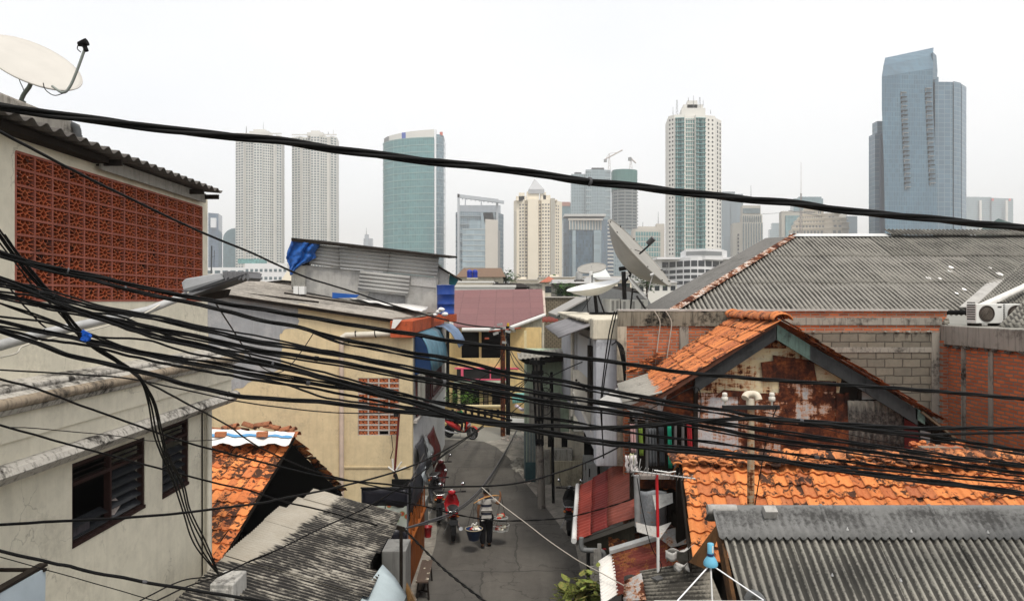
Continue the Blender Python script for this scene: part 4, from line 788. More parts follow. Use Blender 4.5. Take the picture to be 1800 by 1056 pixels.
# blue tarpaulin bundle
b = MB(); rows = []
edgeL = [(513,424),(510,432),(506,441),(503,451),(505,460),(509,468),(508,476),(511,484)]; edgeR = [(563,429),(558,437),(553,444),(556,452),(545,459),(532,465),(521,472),(514,482)]
for j in range(0, 29):
    fj = j/28*7; i0 = min(6, int(fj)); fr = fj-i0; l = Vector((*edgeL[i0],0)).lerp(Vector((*edgeL[i0+1],0)), fr); r = Vector((*edgeR[i0],0)).lerp(Vector((*edgeR[i0+1],0)), fr); row = []
    for i in range(31):
        u = i/30; p = l.lerp(r, u); conv = (u-.5)*(1+j/28*1.2)
        d = .22*math.sin(u*math.pi) + .10*math.sin(u*17+ j*.12+2*noise.noise(V(u*3,j*.1,0))) + .09*noise.noise(V(u*9, j*.3, 4))
        row.append(P(p.x+noise.noise(V(j*.5,u*4,1))*1.3, p.y+noise.noise(V(j*.5,u*6,7))*1.0, Ys-.25-d))
    rows.append(row)
b.grid(rows); solid(obj('tarpaulin', b, m_paint('blue_tarp', (.012,.085,.32), .42, .35, 5, bs=.3), None, 'crumpled bright blue tarpaulin tied at the left end of the tin shack', 'tarpaulin'), .02)
t = thing('water_drum', 'tall blue plastic drum at the right end of the tin shack', 'drum', tuple(P(783,552,27.6))); q = P(783.5,552,27.6); h_ = 51/F*27.6
b = MB(); b.lathe([(.33,0),(.345,.05),(.33,.06),(.335,h_*.33),(.35,h_*.34),(.335,h_*.36),(.34,h_*.66),(.355,h_*.67),(.34,h_*.69),(.35,h_-.03),(.365,h_),(.32,h_),(.32,h_-.08),(0.001,h_-.08)], q, 24); obj('body', b, m_paint('blue_drum', (.012,.045,.22), .4, .15, 2), t)
b = MB(); b.cbox(q-V(0,0,.14), (.8,.7,.28)); obj('plinth', b, M_red, None, 'red painted plinth under the tall blue drum', 'plinth')
def boxes(name, px0, px1, py0, py1, Y, dp, m, label, cat, lid=True):
    b = MB(); b.box((XX(px0,Y),Y,ZZ(py1,Y)),(XX(px1,Y),Y+dp,ZZ(py0,Y))); 
    o = obj(name, b, m, None, label, cat); return bevel(o, .012)
boxes('storage_box', 515.5,524,503,517,Ys-.7,.3, M_white, 'left one of two small white boxes below the blue tarpaulin', 'box'); boxes('storage_box', 525,535,503.5,517.5,Ys-.7,.3, M_white, 'right one of two small white boxes below the blue tarpaulin', 'box')
b = MB(); b.ext([P(584,514,Ys-.6), P(631,518,Ys-.6), P(626,523,Ys-.6), P(584,524,Ys-.6)], (0,.1,0)); obj('plank', b, m_paint('blue_plank', (.02,.09,.33), .5), None, 'bright blue plank leaning at the foot of the shack', 'plank')
for k, (a, c) in enumerate((((580,527),(694,543)),((500,515),(640,536)),((396,512),(560,531)))):
    b = MB(); b.tube([P(*a,26-k), P(*c,25.4-k)], .035, 6); obj('roof_pole', b, M_soot, None, ['dark pole lying closest to the shack on the grey roof','dark pole lying across the middle of the grey roof','dark pole lying nearest the lamp on the grey roof'][k], 'pole')
t = thing('roof_hut', 'low pinkish rooftop hut with a grey end behind the grey sheet roof', 'hut', tuple(P(460,505,34))); Y = 34
b = MB(); b.box((XX(446,Y),Y,ZZ(520,Y)),(XX(493,Y),Y+3,ZZ(496,Y))); obj('wall', b, m_plaster('pinkish', (.46,.41,.36)), t); b = MB(); b.box((XX(421,Y),Y-.2,ZZ(520,Y)),(XX(446,Y),Y+3,ZZ(497,Y))); obj('end_wall', b, m_paint('hut_grey', (.17,.18,.185), .7), t)
b = MB(); b.ext([P(440,498,Y-.4), P(496,492,Y-.4), P(497,494,Y-.4), P(440,500,Y-.4)], (0,4,0)); obj('roof', b, M_soot, t)
b = MB(); Yt = 60; b.add([P(486,505,Yt), P(512,505,Yt), P(512,480,Yt), P(505,476,Yt), P(486,505,Yt+6), P(512,505,Yt+6), P(505,476,Yt+6)], [(0,1,2,3),(0,3,6,4),(1,5,6,3,2)]); obj('gable', b, M_cream, None, 'small pale gable between the white podium and the blue tarpaulin', 'gable')

# ---------------------------------------------------------------- lower left tiled house
TH = thing('tiled_hut', 'low hut with a lichen blackened orange tile roof beside the downpipe', 'hut', (-5.4, 15, 0))
M_tl = m_tile('tile_left', lichen=.8)
def tile_roof(b, r0, r1, e1, e0, cols, rows, thick=.022, wave=.022, jit=.012, sag=.0, profile=None):
    # r0-r1 ridge, e0-e1 eave below; every tile is its own little S shaped slab
    r0, r1, e1, e0 = map(Vector, (r0, r1, e1, e0)); n = ((r1-r0).cross(e0-r0)).normalized()
    if n.z < 0: n = -n
    prof = profile or [(0,.5),(.12,.95),(.25,1.0),(.38,.72),(.52,.22),(.68,-.05),(.84,.0),(1.0,.32),(1.08,.62)]
    for j in range(rows):
        v0, v1 = j/rows, (j+1.12)/rows
        for i in range(cols):
            ju, jv, jl = random.uniform(-jit,jit), random.uniform(-jit,jit)*1.5, random.uniform(0,.012); tw = random.uniform(-.05,.05)
            top, bot, fr = [], [], []
            for (s_, h) in prof:
                u = (i+s_)/cols
                a = lerp(lerp(r0,r1,u), lerp(e0,e1,u), v0); c = lerp(lerp(r0,r1,u), lerp(e0,e1,u), v1)
                d = (c-a).normalized(); g = -sag*math.sin(math.pi*u)*1.0
                off = n*(h*wave) + V(ju,0,g)
                top.append(a + off + d*jv + n*jl); bot.append(c + off + n*(thick*1.25+jl + tw*(s_-.5)*.2) + d*jv)
            fr = [p - n*thick for p in bot]
            b.grid([top, [lerp(x,y,.5)+n*.002 for x,y in zip(top,bot)], bot]); 
            m_ = len(b.v); b.add(bot + fr, [(k, k+len(prof), k+1+len(prof), k+1) for k in range(len(prof)-1)])
r1, e1 = V(-5.27,17.2,3.50), V(-5.44,12.95,1.81)
b = MB(); tile_roof(b, V(-9.6,17.2,3.52), r1, e1, V(-9.7,12.95,1.81), 21, 11, .03, .035, .02); obj('tiles', b, M_tl, TH)
b = MB(); fr1, fe1 = V(-5.27,17.2,3.48), V(-4.66,20.0,1.45); tile_roof(b, fr1, V(-9.6,17.2,3.5), V(-9.6,20,1.45), fe1, 20, 9, .035, .04, .035); obj('tiles', b, M_tl, TH)
b = MB(); b.ext([V(-5.30,17.25,3.44), V(-5.47,12.9,1.73), V(-5.42,12.9,1.73), V(-5.25,17.25,3.44)], (0,0,.07)); obj('rake_board', b, M_soot, TH)
b = MB(); b.ext([V(-7.6,17.2,3.40), V(-7.6,19.9,1.45), V(-7.6,19.9,0), V(-7.6,12.95,0), V(-7.6,12.95,1.7)][::-1], (-.04,0,0)); b.box((-7.6,12.95,0),(-5.6,19.9,.3)); obj('shade_backing', b, M_black, TH)  # interior boards coloured black for the shade inside the gable
b = MB(); b.ext([fr1+V(-.10,.0,-.10), V(-9.6,17.2,3.38), V(-9.6,20,1.33), fe1+V(-.10,-.02,-.10)], (0,0,-.03)); obj('underside_shade', b, M_black, TH)  # black sheet added under the slope to darken its underside
b = MB(); b.box((-9.6,19.82,0),(-4.78,19.9,1.48)); obj('back_wall', b, M_black, TH)  # black board closing the gap, its colour stands for interior shade
for k in range(5): b = MB(); u = (k+.5)/5; p = lerp(fr1, fe1, u); b.tube([p+V(.12,0,-.06), p+V(-3,0,-.06)], .025, 5); obj('batten', b, M_soot, TH)
b = MB()
for k in range(16):
    x = -9.2+ k*.26; c = V(x, 17.2, 3.56); q = Matrix.Rotation(random.uniform(-.15,.15),3,'Z') @ Matrix.Rotation(random.uniform(-.15,.15),3,'Y')
    b.grid([[c + q @ V(s_, .13*math.cos(a), .11*math.sin(a)-.03) for a in [math.pi*i/8 for i in range(9)]] for s_ in (-.16,.16)])
obj('ridge_tile', b, m_tile('ridge_dark', [(0,(.14,.04,.022)),(1,(.26,.07,.03))], .9), TH)
b = MB()
for (x0, x1, y0, y1) in ((372,520,760,787),):
    rw = []
    for j in range(7):
        v = j/6; rw.append([lerp(P(lerp(366,519,u/24),758+u*.25,17.15), P(lerp(362,508,u/24),786+3*math.sin(u*.9),16.35), v)+V(0,-.02,.07+.03*noise.noise(V(u*.6,j,1))) for u in range(25)])
    b.grid(rw)
t = thing('plastic_cover', 'white and blue plastic sheet laid over the ridge of the low tiled hut', 'plastic sheet', tuple(b.v[0])); obj('sheet', b, M_wp, t)
rw = [[p + V(0,-.012,.022) for p in rw[k]] for k in (2,3)]; b = MB(); b.grid(rw); obj('blue_stripe', b, m_paint('stripe_blue', (.10,.28,.50), .5), t)
for px, lab in ((388,'left one of two bricks weighing down the white plastic sheet'),(461,'right one of two bricks weighing down the white plastic sheet')): b = MB(); b.cbox(P(px,768,16.7)+V(0,0,.07), (.24,.12,.11)); obj('brick', b, m_tile('loose_brick', [(0,(.30,.10,.05)),(1,(.34,.12,.06))], .3), None, lab, 'brick')
b = MB()
for k, (x, y, a) in enumerate(((385,758,.1),(405,752,-.2),(422,757,.15),(440,750,.3),(462,748,-.15),(478,752,.2),(498,757,-.25),(508,760,-.35))):
    c = P(x,y,17.3); q = Matrix.Rotation(a,3,'Y'); b.grid([[c + q @ V(s_, .12*math.cos(g), .09*math.sin(g)) for g in [math.pi*i/6 for i in range(7)]] for s_ in (-.19,.19)]); 
solid(obj('loose_tiles', b, m_tile('loose_tile_mat', [(0,(.12,.04,.025)),(1,(.22,.07,.035))], .8), TH), .015)

# lower left stained sheet roof
t_ = NT('stained_sheet'); v_ = t_.co(); n1 = t_.noise(v_, 2.0, 6, .75); n2 = t_.noise(t_.co((1.6,10,2)), 2.6, 6, .8); n3 = t_.noise(t_.co((.5,6,1)), 4, 4, .7)
sp = t_.n('ShaderNodeSeparateXYZ'); t_.l(v_, sp.inputs[0])
# clean strip under the overhanging tiles: a patch with its own edge
edge = t_.math('ADD', t_.math('MULTIPLY', sp.outputs[0], -1.0), t_.math('MULTIPLY', sp.outputs[1], .1)); edge = t_.math('ADD', edge, t_.math('MULTIPLY', n3, .5))
edge = t_.math('SUBTRACT', edge, t_.math('MULTIPLY', t_.math('MAXIMUM', t_.math('SUBTRACT', -1.75, sp.outputs[1]), 0.0), 1.6))
EDGE_NODE = t_.n('ShaderNodeMapRange'); EDGE_NODE.inputs[1].default_value = .70; EDGE_NODE.inputs[2].default_value = .77; t_.l(edge, EDGE_NODE.inputs[0])
col = t_.mix(t_.ramp(n1, [(.3, 0), (.7, 1)]), (.30,.27,.22), (.36,.335,.285))
fk = t_.ramp(t_.math('ADD', t_.math('MULTIPLY', n1, .55), t_.math('MULTIPLY', n2, .5)), [(.50, 1), (.66, .15)])
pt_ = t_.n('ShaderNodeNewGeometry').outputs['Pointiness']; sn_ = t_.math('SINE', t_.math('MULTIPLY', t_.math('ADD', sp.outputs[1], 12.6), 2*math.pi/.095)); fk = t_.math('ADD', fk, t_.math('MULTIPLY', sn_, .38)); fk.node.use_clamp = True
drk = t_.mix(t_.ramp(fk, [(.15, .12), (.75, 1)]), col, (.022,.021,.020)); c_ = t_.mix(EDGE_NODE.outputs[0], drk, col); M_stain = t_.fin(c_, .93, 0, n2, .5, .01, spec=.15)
ST = thing('sheet_roof', 'black stained corrugated sheet roof with a clean pale band, bottom left', 'roof', (-3.3, 12.6, 2.3))
b = MB(); xl, xr = -4.38, -2.28; ys = [9.0, 9.95, 10.85, 11.75, 12.6, 13.4, 14.15, 14.8]
for k in range(7):
    ya, yb = ys[k]-.04, ys[k+1]+.03; xr_ = xr + [0,.0,.10,-.12,-.05,.0,-.02][k]; xl_ = xl + (0 if k < 5 else .12*(k-4)); zl = 2.90-(xl_-xl)*.29; z = .014*((7-k) % 2)+k*.006
    b.corr(V(xl_,ya,zl+z), V(xl_,yb,zl+z), V(xr_,yb,2.30+z-(xr_-xr)*.29), V(xr_,ya,2.30+z-(xr_-xr)*.29), .095, .014, 8, 6, .02, ya/.095*2*math.pi)
b.f = [f[::-1] for f in b.f]; solid(obj('sheets', b, M_stain, ST), .008)
for y in (9.5, 12, 14.4): b = MB(); b.box((xl,y,2.70),(xl+.06,y+.06,0)); obj('post', b, M_soot, ST)
for y in (9.5, 12, 14.4): b = MB(); b.ext([V(xl,y,2.82),V(xr+.1,y,2.2),V(xr+.1,y,2.12),V(xl,y,2.74)],(0,.06,0)); b.box((xr,y,2.15),(xr+.06,y+.06,0)); obj('rafter', b, M_soot, ST)
b = MB(); b.grid([[lerp(P(622,1062,10.6), P(672,992,12.0), u/6) for u in range(7)], [lerp(P(660,1068,10.8), P(694,1018,12.0), u/6)+V(0,0,.03) for u in range(7)], [lerp(P(706,1062,11.2), P(714,1046,11.9), u/6) for u in range(7)], [lerp(P(700,1075,11.2), P(706,1056,11.9), u/6) for u in range(7)]]); solid(obj('canvas', b, m_paint('pale_canvas', (.34,.40,.42), .7, .1, 3), None, 'pale blue canvas hanging off the edge of the stained sheet roof', 'canvas'), .01)
b = MB(); Yb = 9.6; b.box((XX(368,Yb),Yb,ZZ(1060,Yb)-1.0),(XX(410,Yb),Yb+.5,ZZ(1026,Yb))); b.box((XX(372,Yb),Yb-.02,ZZ(1046,Yb)),(XX(402,Yb),Yb+.05,ZZ(1034,Yb))); bevel(obj('concrete_block', b, m_plaster('block_pale', (.42,.41,.38), amt=.9, streak=.8, sscale=2), None, 'weathered concrete block at the foot of the cream house downpipe', 'concrete block'), .02)
# ================================================================= END OF THE STREET AND RIGHT-HAND MIDDLE
M_yel2 = m_plaster('yellow_plaster_far', (.62,.46,.22), (.14,.12,.09), .3, .3); M_cr2 = m_plaster('cream_plaster_old', (.56,.52,.42), (.08,.07,.06), .6, .5, sscale=1.4)
M_gwash = m_plaster('whitewash_grey', (.42,.43,.46), (.12,.12,.12), .6, .5, sscale=1.6); M_green = m_plaster('pale_green', (.38,.46,.34), (.10,.11,.08), .5, .5); M_conp = m_plaster('raw_render', (.24,.23,.20), (.035,.03,.028), .8, .8, sscale=1.5)
t_ = NT('maroon_roof'); v_ = t_.co(); b_ = t_.n('ShaderNodeTexBrick', offset=0); b_.inputs['Scale'].default_value = 1; b_.inputs['Brick Width'].default_value = 1.05; b_.inputs['Row Height'].default_value = .9
b_.inputs['Mortar Size'].default_value = .018; b_.inputs['Color1'].default_value = (.125,.052,.053,1); b_.inputs['Color2'].default_value = (.15,.062,.062,1); b_.inputs['Mortar'].default_value = (.07,.03,.03,1); t_.l(v_, b_.inputs[0])
n_ = t_.noise(v_, 6, 6, .7); M_mar = t_.fin(t_.mix(t_.ramp(n_, [(.3, 0), (.7, .5)]), b_.outputs[0], (.18,.085,.08)), .75, 0, n_, .3)
EH = thing('end_house', 'two storey yellow house with a maroon roof and pink framed window band closing the street', 'house', (XX(870,41), 41, 0)); Y = 41
b = MB(); wallh(b, (0,Y,0), V(1,0,0), V(0,1,0), (XX(790,Y), XX(952,Y)), (0, 5.25), [(XX(811,Y),XX(842,Y),3.45,5.0),(XX(846,Y),XX(880,Y),3.45,5.0),(XX(795,Y),XX(895,Y),0.1,1.95)], .2); obj('wall', b, M_yel2, EH)
b = MB(); b.box((XX(780,Y),Y+1.5,0),(XX(950,Y),Y+1.6,5)); obj('shade_backing', b, M_black, EH)  # black sheet for the shade behind porch and upper openings
b = MB(); b.box((XX(806,Y),Y-.9,3.0),(XX(898,Y),Y-.75,3.55)); b.box((XX(806,Y),Y-.75,2.95),(XX(898,Y),Y,3.05)); b.box((XX(880,Y),Y-.98,2.95),(XX(884,Y),Y-.7,3.65)); obj('balcony', b, M_yel2, EH)
M_pink = m_paint('pink_frame', (.62,.10,.17), .5, .1); Yp = Y-1.0
b = MB(); b.box((XX(803,Yp),Yp,2.38),(XX(911,Yp),Yp+.08,2.98)); w_ = obj('window_band', b, m_paint('band_dark', (.018,.018,.018), .3), EH)
b = MB()
for (a, c, z0, z1) in ((799,912,2.95,3.02),(799,912,2.33,2.40)): b.box((XX(a,Yp),Yp-.06,z0),(XX(c,Yp),Yp+.1,z1))
for px, w2 in ((812.5,2.2),(862,1.0),(911,1.0)): b.box((XX(px-w2,Yp),Yp-.055,2.34),(XX(px+w2,Yp),Yp+.09,3.0))
obj('frame', b, M_pink, w_)
b = MB(); b.box((XX(798,Yp),Yp-.1,2.18),(XX(914,Yp),Yp+1.0,2.30)); obj('floor_slab', b, m_paint('pale_green_slab', (.50,.56,.44), .7), EH)
for px in (806.5, 923.5):
    b = MB(); Yc = Y-.8; b.box((XX(px-2.3,Yc),Yc,0 if px < 900 else 3.3),(XX(px+2.3,Yc),Yc+.15,2.2 if px < 900 else 5.1)); obj('column', b, m_paint('column_cream', (.62,.52,.30), .7), EH)
for px in (846, 854, 862): b = MB(); b.box((XX(px-3,Y),Y-.2,0),(XX(px+3,Y),Y-.05,2.0)); obj('pillar', b, m_plaster('pillar_brown', (.22,.17,.11)) if px == 854 else M_yel2, EH)
b = MB(); b.ext([P(797,576.5,40), P(888,577,40), P(956,552,42), P(953,510,46), P(797,512,46)][::-1], (0,0,.08)); obj('roof', b, M_mar, EH)
b = MB(); b.tube([P(812,579.5,39.9), P(888,579.5,39.9), P(957,554,41.9)], .12, 10); obj('gutter', b, m_paint('gutter_white', (.55,.55,.53), .5), EH)
b = MB(); b.ext([P(890,582,40.6), P(955,557,42.2), P(955,584,42.2), P(890,584,40.6)], (0,.1,0)); obj('gable', b, m_plaster('gable_cream', (.50,.47,.36)), EH)
b = MB(); b.ext([P(953,511,45.9), P(957,511,45.9), P(960,553,42), P(956,553,42)], (0,.1,.02)); obj('verge', b, m_plaster('verge_pale', (.48,.40,.34)), EH)
b = MB(); b.box((XX(896,Y),Y-1.2,1.3),(XX(931,Y),Y-1.1,2.9)); obj('side_wall', b, M_yel2, EH)
b = MB(); q = [P(899,691,39.6),P(930,690,39.6),P(930,706,39.4),P(901,709,39.4)]; b.corr(q[0],q[1],q[2],q[3], .12, .02, 6, 1); solid(obj('blind', b, m_paint('turquoise_blind', (.18,.42,.38), .6), EH), .01)
FN = thing('garden_wall', 'low yellow garden wall with a row of dark slots in front of the end house', 'wall', (XX(840,38.3),38.3,0)); Y = 38.3
b = MB(); hs = []
for k in range(8): px = 793+k*11.4; hs.append((XX(px,Y), XX(px+5,Y), .45, .95))
wallh(b, (0,Y,0), V(1,0,0), V(0,1,0), (XX(782,Y), XX(890,Y)), (0, 1.08), hs, .15); obj('wall', b, M_yel2, FN)
b = MB(); b.box((XX(781,Y),Y-.06,1.08),(XX(891,Y),Y+.2,1.16)); obj('coping', b, m_paint('coping_cream', (.66,.56,.34), .7), FN)
b = MB(); b.box((XX(782,Y),Y+.5,0),(XX(890,Y),Y+.6,1.05)); obj('shade_backing', b, M_black, FN)  # black strip painted as shade behind the slots
M_leaf = m_paint('leaf', (.045,.11,.02), .6, .6, 3); M_leaf2 = m_paint('leaf_bright', (.10,.20,.03), .5, .5, 5); M_bark = m_paint('bark', (.06,.045,.03), .9, .4, 8)
def leaves(b, c, R3, n, s0, s1, droop=.3):
    c = Vector(c)
    for k in range(n):
        d = V(random.gauss(0,.45)*R3[0], random.gauss(0,.45)*R3[1], random.gauss(0,.45)*R3[2]); p = c+d; L_ = random.uniform(s0,s1); a = random.uniform(0,6.28)
        u = V(math.cos(a), math.sin(a), random.uniform(-droop,.4)).normalized(); v = u.cross(V(random.uniform(-.4,.4),random.uniform(-.4,.4),1)).normalized()*L_*.28
        b.add([p, p+u*L_*.45+v, p+u*L_, p+u*L_*.45-v], [(0,1,2,3)])
for (px, py, r, lab) in ((797,700,.5,'dark leafy shrub behind the yellow garden wall, at its left end'),(822,703,.75,'yellowish green shrub behind the middle of the yellow garden wall')):
    c = P(px,py,39.3); t = thing('shrub', lab, 'shrub', (c.x,c.y,0)); b = MB(); leaves(b, c, (r,.4,.45), 500, .06, .16); obj('foliage', b, M_leaf if px < 800 else M_leaf2, t); b = MB(); b.tube([V(c.x,c.y,0), c], .04, 6); obj('stem', b, M_bark, t)
# washing / canvas right of it, rubble
b = MB(); b.grid([[lerp(P(905,711+j*1.5,37.5), P(931,720+j*2.4,37), i/8)+V(0,.1*math.sin(i+j),.05*math.sin(i*1.3)) for i in range(9)] for j in range(4)]); solid(obj('canopy_cloth', b, m_paint('pale_cloth', (.52,.46,.52), .8, .15, 6), None, 'pale sagging cloth canopy behind the paired poles', 'cloth'), .01)
b = MB(); q = P(915,745,36.8); b.ext([P(897,735,36.8), P(931,737,36.8), P(931,743,36.8), P(899,742,36.8)], (0,.8,0)); obj('table_top', b, M_white, None, 'white board table top beside the paired poles', 'table')
b = MB(); b.box((XX(898,36.9),36.9,0),(XX(931,36.9),37.2,.9)); obj('counter', b, M_conp, None, 'grey block counter under the white board table top', 'counter')
STP = MB()
def pebble(b, c, r, seed):
    c = Vector(c); b.grid([[c + V(math.cos(a)*math.sin(p)*r, math.sin(a)*math.sin(p)*r, math.cos(p)*r*.6)*(1+.5*noise.noise(V(a,p,seed))) for a in [2*math.pi*i/6 for i in range(6)]] for p in (.01,.8,1.6,2.3,3.13)], False, True)
b = MB()
for k in range(70): g = G(random.uniform(900,928), random.uniform(806,830)); pebble(b, g+V(0,0,.03), random.uniform(.04,.14), k)
obj('rubble', b, M_conp, None, kind='stuff')
b = MB()
for k in range(60): g = G(random.uniform(880,935), random.uniform(756,775)); pebble(b, g+V(0,0,.02), random.uniform(.02,.07), k)
for k in range(25): g = G(random.uniform(918,940), random.uniform(826,850)); pebble(b, g+V(0,0,.02), random.uniform(.02,.05), k)
obj('litter', b, m_paint('litter_pale', (.42,.36,.32), .9, .6, 9), None, kind='stuff')

# poles of the street end
def pole(label, pts, r, m, extra=None, name='utility_pole', cat='utility pole', group=None):
    t = thing(name, label, cat, (pts[0][0], pts[0][1], 0), group); b = MB(); b.tube(pts, r, 12); obj('shaft', b, m, t); return t
M_pole = m_plaster('old_pole', (.20,.18,.155), (.015,.013,.012), .9, .9, sscale=2.5); M_rustpole = m_rust('rust_pole', (.10,.08,.07), .7)
g1 = G(884,766); g2 = G(893,764)
t = pole('rust brown pole, left one of the pair at the end of the street', [g1, V(g1.x,g1.y,5.4)], .12, M_rustpole, group='paired poles at the street end'); 
mf_ = m_paint('fitting_grey', (.30,.30,.29), .5)
for k, (dx, dz) in enumerate(((-.5,.1),(-.35,-.15),(0,.12),(.25,-.05),(.45,.1),(-.15,.3),(.1,-.6))): b = MB(); b.cbox(V(g1.x+dx,g1.y-.1,5.3+dz), (.28,.14,.12), Matrix.Rotation(dx,3,'Y')); obj('fitting', b, mf_, t)
b = MB(); b.tube([V(g1.x-.7,g1.y-.1,5.25), V(g1.x+.9,g1.y-.1,5.42)], .04, 6); b.cbox(V(g1.x-.8,g1.y-.1,4.9), (.22,.12,.08)); obj('crossarm', b, m_paint('fit_red', (.30,.06,.03), .5), t)
t = pole('black pole, right one of the pair at the end of the street', [g2, V(g2.x,g2.y,5.5)], .11, M_black, group='paired poles at the street end')
b = MB(); b.tube([V(g2.x,g2.y,5.5), V(g2.x,g2.y,5.66)], .06, 8); obj('cap', b, m_paint('yellow_cap', (.6,.38,.04), .5), t)
g3 = G(952,893); tp = P(944,628,g3.y)
NP = pole('tall blackened utility pole bundled with cables standing at the road edge', [g3, lerp(g3,tp,.5), tp], [.13,.12,.10], M_pole)
b = MB()
for k in range(7): a = k*.9; o_ = V(math.cos(a)*.12, math.sin(a)*.1-.05, 0); b.tube([lerp(g3,tp,.42)+o_, lerp(g3,tp,.7)+o_*1.2+V(.02*k-.06,0,0), tp+o_*1.3], .03, 6)
obj('cable_bundle', b, M_black, NP)
for z, s_ in ((.97,.5),(.9,.38),(.6,.3),(.45,.22)): q = lerp(g3,tp,z); b = MB(); b.cbox(q+V(0,-.1,0), (s_,.22,.14)); obj('clamp', b, M_black, NP)
for k in range(5):
    q = lerp(g3, tp, .86-.05*k)+V(.22,-.05,0); b = MB(); b.tube([q+V(.18*math.cos(a),0,.2*math.sin(a)) for a in [i*2*math.pi/16 for i in range(17)]], .012, 5, False); obj('cable_coil', b, M_black, NP)
b = MB(); b.tube([V(g3.x+.42,g3.y+.6,0), V(g3.x+.36,g3.y+.6,4.4)], .05, 8); obj('thin_pole', b, M_black, None, 'thin dark pole just left of the corner gate', 'pole'); bpy.data.objects[-1] if False else None

# green walled house
GH = thing('green_house', 'pale green plastered house with a grey sheet canopy and slotted front wall', 'house', (XX(965,28),28,0)); Y = 28
b = MB(); b.box((XX(926,Y),Y,0),(XX(1008,Y),Y+6,ZZ(630,Y))); obj('wall', b, M_green, GH)
b = MB(); b.box((XX(930,Y),Y-.03,0),(XX(985,Y),Y-.005,ZZ(690,Y))); obj('render_patch', b, M_conp, GH)
b = MB(); b.corr(P(1001,611,Y-.2), P(909,620,Y-.5), P(911,631,Y-1.4), P(1002,622,Y-1.1), .18, .02, 6, 2); solid(obj('canopy', b, M_asb, GH), .02)
b = MB(); b.ext([P(912,632,Y-1.0), P(1002,622,Y-1.0), P(1002,634,Y-.9), P(925,640,Y-.9)], (0,.9,0)); obj('canopy_frame', b, M_soot, GH)
b = MB(); b.tube([P(1003,585,Y-1.2), P(1003,760,Y-1.2)], .06, 8); obj('downpipe', b, M_pvc, GH)
Y = 26.6; FW = thing('front_wall', 'stained cream front wall with two dark slots and a planter beside the tall pole', 'wall', (XX(990,Y),Y,0))
b = MB(); wallh(b, (0,Y,0), V(1,0,0), V(0,1,0), (XX(953,Y),XX(1024,Y)), (0, ZZ(760,Y)), [(XX(963,Y),XX(973,Y),ZZ(787,Y),ZZ(762,Y)),(XX(987,Y),XX(998,Y),ZZ(787,Y),ZZ(762,Y))], .15); obj('wall', b, M_cr2, FW)
b = MB(); b.box((XX(955,Y),Y+.4,0),(XX(1005,Y),Y+.5,ZZ(763,Y))); obj('shade_backing', b, M_black, FW)  # black slab gives the two slots their shade
b = MB(); b.box((XX(972,Y),Y-.5,0),(XX(1021,Y),Y-.05,ZZ(811,Y-.5))); obj('base', b, m_plaster('base_ochre', (.40,.36,.26), (.05,.045,.04), .7, .8, sscale=1.6), FW); b = MB(); b.box((XX(974,Y),Y-.35,ZZ(811,Y)),(XX(1005,Y),Y-.02,ZZ(789,Y-.3))); bevel(obj('planter', b, m_plaster('planter_grey', (.36,.35,.31), (.03,.028,.025), 1.0, .8, sscale=2), FW), .02)
b = MB(); b.box((XX(956,Y),Y-.3,0),(XX(966,Y),Y-.02,ZZ(789,Y))); obj('pillar', b, M_conp, FW)
b = MB(); b.box((XX(1005,Y),Y-.1,ZZ(810,Y)),(XX(1026,Y),Y,ZZ(758,Y))); obj('side_pier', b, M_cr2, FW)
b = MB(); b.box((XX(1024,Y),Y+.2,0),(XX(1056,Y),Y+.3,ZZ(760,Y))); obj('doorway', b, M_black, FW)  # flat black slab painted as the shade of the opening
for a, c, p0, p1, Yk, lab in ((1026,1044,803,848,25.9,'white cabinet standing further back in the dark doorway'),(1032,1050,815,848,25.3,'white cabinet standing nearer in the dark doorway')):
    t = thing('cabinet', lab, 'cabinet', (XX((a+c)/2,Yk),Yk,0)); b = MB(); b.box((XX(a,Yk),Yk,0.02),(XX(c,Yk),Yk+.4,ZZ(p0,Yk))); bevel(obj('body', b, m_paint('cab_grey', (.36,.36,.34), .5), t), .015); b = MB(); b.box((XX(a+3,Yk),Yk-.02,ZZ(p0+8,Yk)-.3),(XX(a+5,Yk),Yk,ZZ(p0+8,Yk))); obj('handle', b, M_soot, t)
t = thing('gate', 'narrow blue grey metal gate open beside the tall pole', 'gate', (XX(932,27),27,0)); b = MB()
for k in range(4): b.box((XX(921+k*5.2,27),27-k*.1,0.05),(XX(925.4+k*5.2,27),27.05-k*.1,ZZ(748+k*3,27)))
obj('panel', b, m_paint('gate_green', (.075,.095,.095), .6, .3, 4), t); b = MB(); b.box((XX(923,27),26.6,.02),(XX(941,27),26.66,.75)); obj('lower_panel', b, m_paint('gate_teal', (.02,.045,.05), .6, .3), t)

